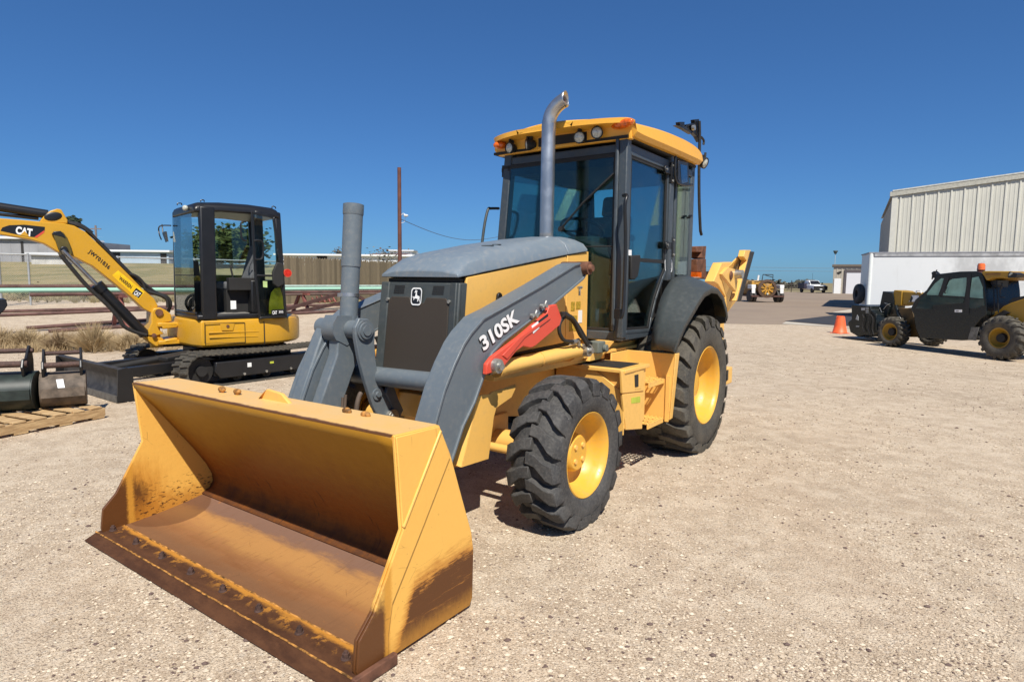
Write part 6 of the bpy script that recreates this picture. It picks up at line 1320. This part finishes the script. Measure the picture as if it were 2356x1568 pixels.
mb = MB(); mb.cyl((0, 0, 0), (0, 0, 6.8), .04, n=8); mb.build('pole', simple('galv', (.45, .47, .48), .6), lp)
mb = MB(); mb.ell((0, 0, 6.75), .42, .3, .16); mb.cyl((0, 0, 6.3), (0, 0, 6.7), .16, .3, 10); mb.build('lamp_head', simple('lamp_dark', (.05, .07, .075), .5), lp, smooth=50)
# ================================================================== left background
def hz(px): return 642.0 + (px - 1178) * .0108
def wpt(px, d): return ((px - 1178) / F_PX * d, d)
def zat(px, py, d): return EYE - (py - hz(px)) / F_PX * d
def simple_building(name, px0, px1, d, ytop, label, wallc, roofc, depth=10, base=None, roofh=.5, ang=0):
    x0, _ = wpt(px0, d); x1, _ = wpt(px1, d); zb = (ground_h(x0, d) if base is None else base) - .3; z1 = zat(px0, ytop, d)
    t = thing(name, Frame(x0, d, ang, zb), label, 'building'); L = x1 - x0; h = z1 - zb
    mb = MB(); mb.box(0, L, 0, depth, 0, h - roofh); w_ = mb.build('wall', wallc, t)
    mb = MB(); x = .3
    while x < L: mb.box(x, x + .06, -.02, 0, 0, h - roofh - .02); x += .9
    mb.build('siding_rib', wallc, w_)
    mb = MB(); mb.prism([(-.3, -.35, h - roofh), (L + .3, -.35, h - roofh), (L + .3, -.35, h - roofh + .18), (-.3, -.35, h - roofh + .18)], (0, depth * .5 + .35, 0))
    mb.add([(-.3, -.35, h - roofh + .182), (L + .3, -.35, h - roofh + .182), (L + .3, depth * .5, h), (-.3, depth * .5, h)], [(0, 1, 2, 3)]); mb.build('roof', roofc, t)
    return t, L, h
wht = simple('white_metal', (.66, .67, .68), .5, var=.06, scale=.4); blu = simple('pale_blue_wall', (.42, .52, .60), .5, var=.05, scale=.4); gry = simple('grey_wall', (.30, .30, .31), .7, var=.12, scale=.4); whr = simple('white_roof', (.80, .80, .78), .5, var=.03)
darkop = simple('dark_opening', (.03, .028, .027), .8)
t, L, h = simple_building('grey_warehouse', -120, 165, 62, 536, 'grey warehouse with a white roof at the far left, behind the chain link fence', gry, whr, roofh=.55)
mb = MB(); mb.box(L * .62, L * .64, -.04, 0, 0, h - .8); mb.build('wall_joint', darkop, t)
t, L, h = simple_building('low_white_shed', 78, 160, 57, 578, 'low dirty white shed just right of the grey warehouse', simple('dirty_white', (.50, .49, .46), .7, var=.2, scale=1), wht, roofh=.3, depth=6)
t, L, h = simple_building('blue_white_building', 243, 392, 64, 571, 'pale blue walled building with a white roof, seen between boom and excavator cab', blu, whr, roofh=.35)
mb = MB(); mb.box(.6, L * .26, -.05, 0, h * .28, h - .45); mb.box(L * .88, L - .2, -.05, 0, .1, h - .5); mb.parts('door_opening', darkop, t)
t, L, h = simple_building('long_white_building', 640, 975, 70, 581, 'long low white building showing above the wooden fence', simple('white_wall', (.74, .75, .76), .5, var=.05, scale=.3), whr, roofh=.3)
mb = MB(); mb.box(L * .27, L * .34, -.06, 0, h - 1.35, h - .35); mb.build('window', darkop, t)
t, L, h = simple_building('brown_roof_shop', 845, 925, 82, 579, 'shop with a low brown gabled roof left of the rusty pole', simple('tan_wall', (.45, .38, .30), .7), simple('brown_roof', (.14, .06, .04), .7), roofh=.6, depth=12)
t, L, h = simple_building('small_white_block', 897, 948, 95, 574, 'small white block showing behind the rusty pole', whr, wht, roofh=.25, depth=8)
# bushes and trees -------------------------------------------------------------
leafm = lambda nm, a, b: (lambda n: n.fin(n.mix(n.ramp(n.noise(1.3, 4, .7), .35, .65), a, b), .8, Specular_IOR_Level=.15))(NT(nm))
def tree(name, px, d, ytop, w_, label, mat, nleaf=2600, leaf=.30, base=None, seed=1, conif=False, cat='tree'):
    random.seed(seed); x, y = wpt(px, d); zb = ground_h(x, y) if base is None else base; H = zat(px, ytop, d) - zb
    t = thing(name, Frame(x, y, 0, zb), label, cat)
    mb = MB(); mb.tube([(0, 0, -.2), (.05, 0, H * .3), (.0, .05, H * .65)], .035 * H, 8, r2=.015 * H); cl = []
    for k in range(14):
        a = random.random() * 2 * PI; r = w_ / 2 * random.uniform(.25, .75); z = H * random.uniform(.45, .88)
        if conif: z = H * random.uniform(.15, .95); r = w_ / 2 * (1 - z / H) * .8
        cl.append(Vector((r * math.cos(a), r * math.sin(a), z))); mb.tube([(0, 0, max(H * .2, z * .6)), Vector((r * math.cos(a) * .6, r * math.sin(a) * .6, z * .9)), cl[-1]], .012 * H, 5, r2=.004 * H)
    mb.build('trunk', simple('bark_' + name, (.10, .075, .055), .9), t)
    mb = MB()
    for k in range(nleaf):
        c = random.choice(cl); s_ = w_ * (.20 if not conif else .11); p = c + Vector((random.gauss(0, s_), random.gauss(0, s_), random.gauss(0, s_ * .7)))
        if p.z < H * .12: continue
        n = Vector((random.gauss(0, 1), random.gauss(0, 1), random.gauss(0, 1) + .4)).normalized(); u, v = bas(n); l = leaf * random.uniform(.5, 1.2)
        mb.add([p + u * l, p + v * l * .5, p - u * l, p - v * l * .5], [(0, 1, 2, 3)])
    mb.build('crown', mat, t, recalc=False); return t
lg1 = leafm('tree_green', (.040, .060, .018), (.085, .105, .035)); lg2 = leafm('conifer_green', (.035, .05, .03), (.06, .075, .045))
tree('broadleaf_tree', 536, 55, 535, 3.9, 'green broadleaf tree seen through the excavator cab windows', lg1, 4200, .30, seed=2)
tree('broadleaf_tree', 480, 58, 548, 3.4, 'smaller green tree left of the larger one behind the excavator cab', lg1, 2200, .26, seed=4)
tree('conifer_tree', 178, 75, 500, 2.6, 'dark slim conifer rising above the excavator boom', lg2, 2200, .28, seed=5, conif=True)
tree('bare_tree', 783, 78, 568, 1.6, 'sparse little tree over the fence left of the upright grey cylinder', leafm('sparse_leaf', (.10, .09, .07), (.14, .12, .09)), 160, .18, seed=6)
tree('bare_tree', 884, 80, 572, 1.5, 'sparse treetop above the brown roofed shop', leafm('sparse_leaf2', (.10, .08, .07), (.14, .10, .08)), 150, .20, seed=7)
tree('grey_shrub', 885, 52, 590, 3.0, 'grey twiggy shrub behind the wooden fence beside the rusty pole', leafm('grey_leaf', (.16, .15, .12), (.22, .20, .16)), 500, .12, seed=8, cat='shrub')
for k, (px, py) in enumerate(((60, 692), (190, 690), (290, 686))):
    x, y = wpt(px, 25.5); tree('bank_shrub', px, 25.5 + k, py - 22, 1.1, ('small olive shrub at the foot of the grass bank, left of three', 'small olive shrub at the foot of the grass bank, middle of three', 'small olive shrub at the foot of the grass bank, right of three')[k], leafm('olive_leaf%d' % k, (.09, .10, .05), (.16, .15, .08)), 420, .07, seed=20 + k, cat='shrub')
# distant tree line right
random.seed(9); mb = MB()
for k in range(2600):
    x = random.uniform(30, 75); y = random.uniform(150, 158); z = random.uniform(0, 2.2) * (.6 + .4 * math.sin(x * .9)); n = Vector((random.gauss(0, 1), random.gauss(0, 1), random.gauss(0, 1))).normalized(); u, v = bas(n); p = Vector((x, y, z)); l = .5
    mb.add([p + u * l, p + v * l * .6, p - u * l, p - v * l * .6], [(0, 1, 2, 3)])
tag(mb.build('distant_brush', leafm('far_brush', (.07, .075, .06), (.13, .12, .09)), recalc=False), kind='stuff')
# wooden fence
A, Bv = Vector((-8.75, 23.9, 0)), Vector((-3.6, 36.3, 0)); dF = (Bv - A); LF = dF.length; WF = Frame(A.x, A.y, math.degrees(math.atan2(dF.y, dF.x)))
wf = thing('wooden_fence', WF, 'weathered grey brown picket fence with pointed board tops behind the pipes', 'fence')
def m_picket():
    n = NT('weathered_picket'); x, y, z = n.xyz(); cell = n.math('FLOOR', n.math('DIVIDE', x, .165)); wn = n.node('ShaderNodeTexWhiteNoise', noise_dimensions='1D'); n.lk(cell, wn.inputs['W'])
    g_ = n.noise(6, 6, .7, co=n.map((6, 1, .5))); c = n.mix(wn.outputs[0], (.150, .118, .070), (.260, .205, .125)); c = n.mix(n.ramp(g_, .4, .7, 0, .5), c, (.11, .085, .06)); return n.fin(c, .9)
random.seed(11); mb = MB(); x = 0
while x < LF:
    z0 = ground_h(*(WF.m @ Vector((x, 0, 0)))[:2]) - .1; zt2 = 2.30 + random.uniform(-.025, .025); wv = .152; yy2 = random.uniform(-.008, .008)
    mb.prism([(x, yy2, z0), (x + wv, yy2, z0), (x + wv, yy2, zt2 - .075), (x + wv * .62, yy2, zt2), (x + wv * .38, yy2, zt2), (x, yy2, zt2 - .075)], (0, .018, 0)); x += .165
mb.build('picket', m_picket(), wf)
mb = MB()
for z in (.75, 1.45, 2.05): mb.box(0, LF, .03, .07, z, z + .08)
mb.parts('fence_rail', simple('old_rail', (.14, .11, .08), .9), wf)
# chain link fence
A = Vector((-19.5, 20.6, 0)); Bv = Vector((-9.4, 30.2, 0)); dF = Bv - A; LF = dF.length; LFr = Frame(A.x, A.y, math.degrees(math.atan2(dF.y, dF.x)))
cf = thing('chain_link_fence', LFr, 'galvanised chain link fence with a top rail running along the grass bank', 'fence')
galv = simple('galvanised', (.42, .43, .42), .5, .5, var=.1)
mb = MB()
for k in range(6): x = LF * k / 5; mb.cyl((x, 0, .1), (x, 0, 2.25), .035, n=8)
x = 1.95; mb.cyl((x, 0, .1), (x, 0, 2.62), .055, n=8); mb.parts('fence_post', galv, cf, smooth=40)
mb = MB(); mb.tube([(0, 0, 2.2), (LF, 0, 2.2)], .028, 8); mb.build('top_rail', galv, cf, smooth=40)
def m_chain():
    n = NT('chain_link'); x, y, z = n.xyz(); a = n.math('ABSOLUTE', n.math('SUBTRACT', n.math('FRACT', n.math('MULTIPLY', n.math('ADD', x, z), 14)), .5)); b = n.math('ABSOLUTE', n.math('SUBTRACT', n.math('FRACT', n.math('MULTIPLY', n.math('SUBTRACT', x, z), 14)), .5))
    k = n.math('MAXIMUM', n.ramp(a, .455, .46, smooth=False), n.ramp(b, .455, .46, smooth=False)); tr_ = n.node('ShaderNodeBsdfTransparent'); mx = n.node('ShaderNodeMixShader'); n.lk((.35, .35, .34), n.b.inputs[0]); n.lk(k, mx.inputs[0]); n.lk(tr_.outputs[0], mx.inputs[1]); n.lk(n.b.outputs[0], mx.inputs[2]); n.t.links.new(mx.outputs[0], n.out.inputs[0]); return n.mat
mb = MB(); mb.add([(0, .03, .15), (LF, .03, .15), (LF, .03, 2.2), (0, .03, 2.2)], [(0, 1, 2, 3)]); mb.build('wire_mesh', m_chain(), cf, recalc=False)
# pipe rack
P0, P1 = Vector((-12.5, 14.6, 0)), Vector((-4.6, 24.2, 0)); dR_ = P1 - P0; LR = dR_.length; RF = Frame(P0.x, P0.y, math.degrees(math.atan2(dR_.y, dR_.x)))
mint = paint('mint_paint', (.36, .62, .47), .5, dirt_amt=.2, chips=(.12, .05, .03), chip_thr=.72); brn = simple('rusty_pipe', (.11, .055, .045), .8, var=.4, scale=3, bump=.2); redp = simple('oxide_red', (.20, .065, .05), .75, var=.35, scale=3)
rk = thing('pipe_rack', RF, 'rust red steel rack frame standing before the wooden fence and holding long pipes', 'pipe rack')
zg = lambda x: ground_h(*(RF.m @ Vector((x, 0, 0)))[:2])
for x in (-.8, 2.9, 5.6, 8.4, 10.4, 12.2):
    mb = MB(); mb.beam((x, -.45, zg(x)), (x, -.05, .95), .09, .09); mb.build('rack_leg', redp, rk); mb = MB(); mb.beam((x, .55, zg(x)), (x, .10, .95), .09, .09); mb.build('rack_leg', redp, rk)
    mb = MB(); mb.box(x - .05, x + .05, -.45, .55, .90, .97); mb.build('rack_bearer', redp, rk)
mb = MB()
for a, b in (((6.9, -.6, .32), (9.6, -.35, .92)), ((7.2, -.5, .25), (10.2, -.5, .70)), ((9.6, -.5, .92), (10.6, -.4, .30)), ((10.2, -.4, .95), (11.3, -.5, .35)), ((6.6, -.4, .85), (7.4, -.5, .30))): mb.beam(a, b, .09, .11)
mb.parts('brace', simple('dark_rust', (.075, .035, .028), .8, var=.3, scale=4), rk)
specs = [(-3, LR + 1, 1.10, .00, .062, mint, 'long mint green pipe lying along the top of the rack'), (-4, 3.9, 1.19, .10, .055, brn, 'rusty brown pipe on top of the rack, at its left end'), (1.2, 6.9, 1.19, .16, .055, brn, 'rusty brown pipe on top of the rack, behind the excavator boom'),
         (.9, LR + .8, .995, -.08, .045, brn, 'thin rusty brown pipe hanging just under the mint green pipe'), (6.5, LR + 1, 1.20, .12, .030, simple('pale_mint', (.45, .55, .48), .5), 'slim pale pipe above the mint green pipe, before the picket fence'), (5.8, LR + 1, .92, -.12, .04, simple('brown_pipe2', (.14, .09, .07), .8), 'dull brown pipe lowest on the right half of the rack')]
for a, b, z, y, r_, m_, lab in specs:
    t = MB(); t.tube([(a + .02, y, z), (b, y, z)], r_, 14); o = t.build('long_pipe', m_, None, smooth=40); o.matrix_world = RF.m; tag(o, lab, 'pipe', 'long pipes stored on the rack')
# pipes lying on the ground
for k, (x0_, y0_, x1_, y1_, lab) in enumerate(((-20, 716, 585, 710, 'rusty pipe on the ground nearest the grass bank'), (-20, 721, 400, 714, 'second rusty ground pipe from the grass bank'), (110, 741, 640, 726, 'dark pipe on the gravel, nearest one behind the weeds'), (60, 737, 620, 719, 'thin dark pipe on the gravel just behind the nearest one'), (655, 712, 835, 711, 'dark ground pipe right of the excavator, further one'), (655, 722, 840, 718, 'dark ground pipe right of the excavator, nearer one'))):
    a, b = W0.at('D', x0_, y0_, Z=.30), W0.at('D', x1_, y1_, Z=.30)
    a.z = ground_h(a.x, a.y) + .05; b.z = ground_h(b.x, b.y) + .05; mid_ = (a + b) / 2; mid_.z = ground_h(mid_.x, mid_.y) + .05
    mb = MB(); mb.tube([a, mid_, b], .05, 8); tag(mb.build('ground_pipe', brn, smooth=40), lab, 'pipe', 'pipes lying on the ground')
# rusty parts heap
for k, (px, py, L_, lab) in enumerate(((700, 700, 1.3, 'rust red bent frame on the ground behind the excavator, left of two'), (742, 702, 1.1, 'rust red bent frame on the ground behind the excavator, right of two'), (545, 725, 1.5, 'reddish sheet metal heap at the foot of the excavator boom'))):
    p = W0.at('D', px, py, Z=.35); fr = Frame(p.x, p.y, 20 + 30 * k, ground_h(p.x, p.y)); t = thing('scrap_frame', fr, lab, 'scrap metal')
    mb = MB()
    for q in range(5): mb.beam((q * .25 - .5, -.2, .02), (q * .25 - .42, .25, .35), .05, .05)
    mb.parts('rib', redp, t); mb = MB(); mb.beam((-.6, .0, .05), (.7, .0, .08), .07, .07); mb.build('runner', 'rust', t)
# rusty pole with lamp and wire
dp = 34.; xp, _ = wpt(920, dp); zt3 = zat(920, 392, dp); pf = Frame(xp, dp, 0); po = thing('utility_pole', pf, 'tall rust brown pole rising behind the wooden fence', 'pole')
mb = MB(); mb.cyl((0, 0, 0), (0, 0, zt3), .115, .10, 14); mb.build('pole', simple('pole_rust', (.13, .05, .035), .8, var=.25, scale=2), po, smooth=40)
zl_ = zat(932, 498, dp); mb = MB(); mb.tube(smoothpath([(.1, 0, zl_ + .02), (.22, -.05, zl_ + .10), (.34, -.1, zl_ + .02)], 4), .02, 6); mb.ell((.36, -.1, zl_ - .02), .13, .13, .07); mb.tube(smoothpath([(.1, 0, zl_ - .4), (.25, 0, zl_ - .35), (.32, 0, zl_ - .1)], 4), .012, 5); mb.build('yard_light', 'white', po, smooth=50)
za = zat(926, 505, dp); w1 = Vector(wpt(1150, 60) + (zat(1150, 545, 60),)); mb = MB(); pts_ = []
for k in range(17): t_ = k / 16; p = Vector((xp, dp, za)).lerp(w1, t_); p.z -= .85 * math.sin(PI * t_) * (1 - t_ * .3); pts_.append(p)
pts_ += [Vector(wpt(1700, 90) + (zat(1700, 560, 90),))]
mb.tube(pts_[:-1], .018, 5); tag(mb.build('overhead_wire', simple('wire', (.10, .10, .11), .6)), 'thin overhead wire sagging from the rusty pole towards the backhoe cab', 'wire')
for k, (ya_, yb_) in enumerate(((613, 617), (621, 624))):
    mb = MB(); mb.tube([Vector(wpt(x, 150) + (zat(x, lerp(ya_, yb_, (x - 1600) / 310), 150),)) for x in (1500, 1600, 1750, 1910, 2000)], .035, 4); tag(mb.build('power_line', simple('wire2', (.16, .19, .22), .6)), ('upper', 'lower')[k] + ' of two faint power lines crossing the sky beyond the stabiliser', 'power line', 'faint power lines')
for px, ty, d, lab in ((229, 520, 70, 'distant wooden utility pole left of the excavator cab'), (1050 * 0 + 940, 572, 110, 'distant utility pole far behind the fence, right of the rusty pole')):
    x, y = wpt(px, d); t = thing('distant_pole', Frame(x, y, 0, ground_h(x, y)), lab, 'utility pole'); zz = zat(px, ty, d) - ground_h(x, y)
    mb = MB(); mb.cyl((0, 0, 0), (0, 0, zz), .13, .10, 8); mb.build('pole', simple('grey_pole', (.20, .16, .14), .9), t); mb = MB(); mb.box(-.6, .6, -.05, .05, zz - .45, zz - .33); mb.build('crossarm', simple('grey_arm', (.2, .16, .14), .9), t)
# dry weeds -------------------------------------------------------------------
def m_straw(nm, a, b):
    n = NT(nm); return n.fin(n.mix(n.noise(9, 3), a, b), .9, Specular_IOR_Level=.1)
straw = m_straw('dry_straw', (.30, .215, .115), (.50, .38, .22)); straw2 = m_straw('brown_straw', (.15, .10, .06), (.30, .21, .12))
def weed(mb, x, y, h, n, spread, zb=0, wd=.004):
    for k in range(n):
        a = random.random() * 2 * PI; l = random.uniform(.1, 1) * spread; dx, dy = math.cos(a) * l, math.sin(a) * l; hh = h * random.uniform(.45, 1.1) * (1.1 - .5 * l / spread); p0 = Vector((x + dx * .15, y + dy * .15, zb - .01)); p1 = p0 + Vector((dx * .45, dy * .45, hh * .6)); p2 = p0 + Vector((dx, dy, hh)); s_ = Vector((wd, 0, 0)) if random.random() < .6 else Vector((wd * .5, wd * .8, 0))
        mb.add([p0 - s_, p0 + s_, p1 + s_ * .8, p2, p1 - s_ * .8], [(0, 1, 2, 4), (4, 2, 3)])
        if random.random() < .5:
            q = p1.lerp(p2, random.random()); e_ = q + Vector((random.gauss(0, .05), random.gauss(0, .05), random.uniform(.0, .08))); mb.add([q - s_ * .7, q + s_ * .7, e_], [(0, 1, 2)])
random.seed(31)
shr = [(215, 808, .62, 1000, .55, 'large dry tumbleweed shrub in the weed strip behind the narrow bucket'), (140, 806, .42, 800, .45, 'dark dry shrub just left of the large tumbleweed shrub'), (60, 800, .45, 800, .50, 'pale dry shrub above the wide bucket at the left edge'), (300, 806, .45, 600, .40, 'thin dry shrub between the tumbleweed and the excavator blade'), (0, 800, .5, 700, .5, 'pale dry shrub cut by the left edge of the picture')]
for px, py, h_, n_, sp, lab in shr:
    p = W0.at('D', px, py, Z=0); t = thing('dry_shrub', Frame(p.x, p.y, 0), lab, 'shrub', 'dry shrubs in the weed strip'); mb = MB(); weed(mb, 0, 0, h_, n_, sp, 0, .0045); mb.build('stems', straw2 if 'dark' in lab else straw, t, recalc=False)
random.seed(33); mb = MB()
for k in range(520):
    px = random.uniform(-60, 420); py = random.uniform(778, 812); p = W0.at('D', px, py, Z=0); weed(mb, p.x, p.y, random.uniform(.10, .34), 16, .16, 0, .004)
tag(mb.build('dry_weeds', straw, recalc=False), kind='stuff')
mb = MB()
for k in range(260):
    px = random.uniform(0, 560); d = random.uniform(23.5, 26.5); x, y = wpt(px, d); weed(mb, x, y, random.uniform(.15, .45), 12, .2, ground_h(x, y), .008)
tag(mb.build('bank_weeds', m_straw('bank_straw', (.20, .17, .09), (.38, .31, .18)), recalc=False), kind='stuff')
# loose gravel ---------------------------------------------------------------
random.seed(41); 
stone = NT('loose_stone'); oi = stone.node('ShaderNodeNewGeometry'); wn = stone.node('ShaderNodeTexWhiteNoise', noise_dimensions='1D'); stone.lk(oi.outputs['Random Per Island'], wn.inputs['W'])
cst = stone.mix(wn.outputs[0], (.33, .25, .17), (.68, .57, .43)); cst = stone.mix(stone.ramp(stone.math('FRACT', stone.math('MULTIPLY', wn.outputs[0], 17.3)), .90, .92), cst, (.13, .085, .07)); stone_m = stone.fin(cst, .85)
mb = MB(); ico = [(0, 0, 1), (.9, 0, .35), (.28, .85, .3), (-.72, .53, .35), (-.72, -.53, .3), (.28, -.85, .35), (0, 0, -.4)]; icf = [(0, 1, 2), (0, 2, 3), (0, 3, 4), (0, 4, 5), (0, 5, 1), (6, 2, 1), (6, 3, 2), (6, 4, 3), (6, 5, 4), (6, 1, 5)]
for k in range(85000):
    d = 1.9 + 13 * random.random() ** 1.7; px = random.uniform(-1.0, 1.0) * .86; x, y = px * d, d
    if noise.noise(Vector((x * 1.1, y * 1.1, 0))) < random.uniform(-.45, .25): continue
    s_ = random.uniform(.0035, .0085) * (1 + .7 * (random.random() < .08)) * (1 + d * .03)
    a = random.random() * 6.28; ca, sa = math.cos(a), math.sin(a); fx, fz = random.uniform(.7, 1.4), random.uniform(.5, .9)
    mb.add([(x + s_ * fx * (vx * ca - vy * sa), y + s_ * (vx * sa + vy * ca), s_ * fz * vz) for vx, vy, vz in ico], icf)
tag(mb.build('loose_gravel', stone_m, recalc=False), kind='stuff')
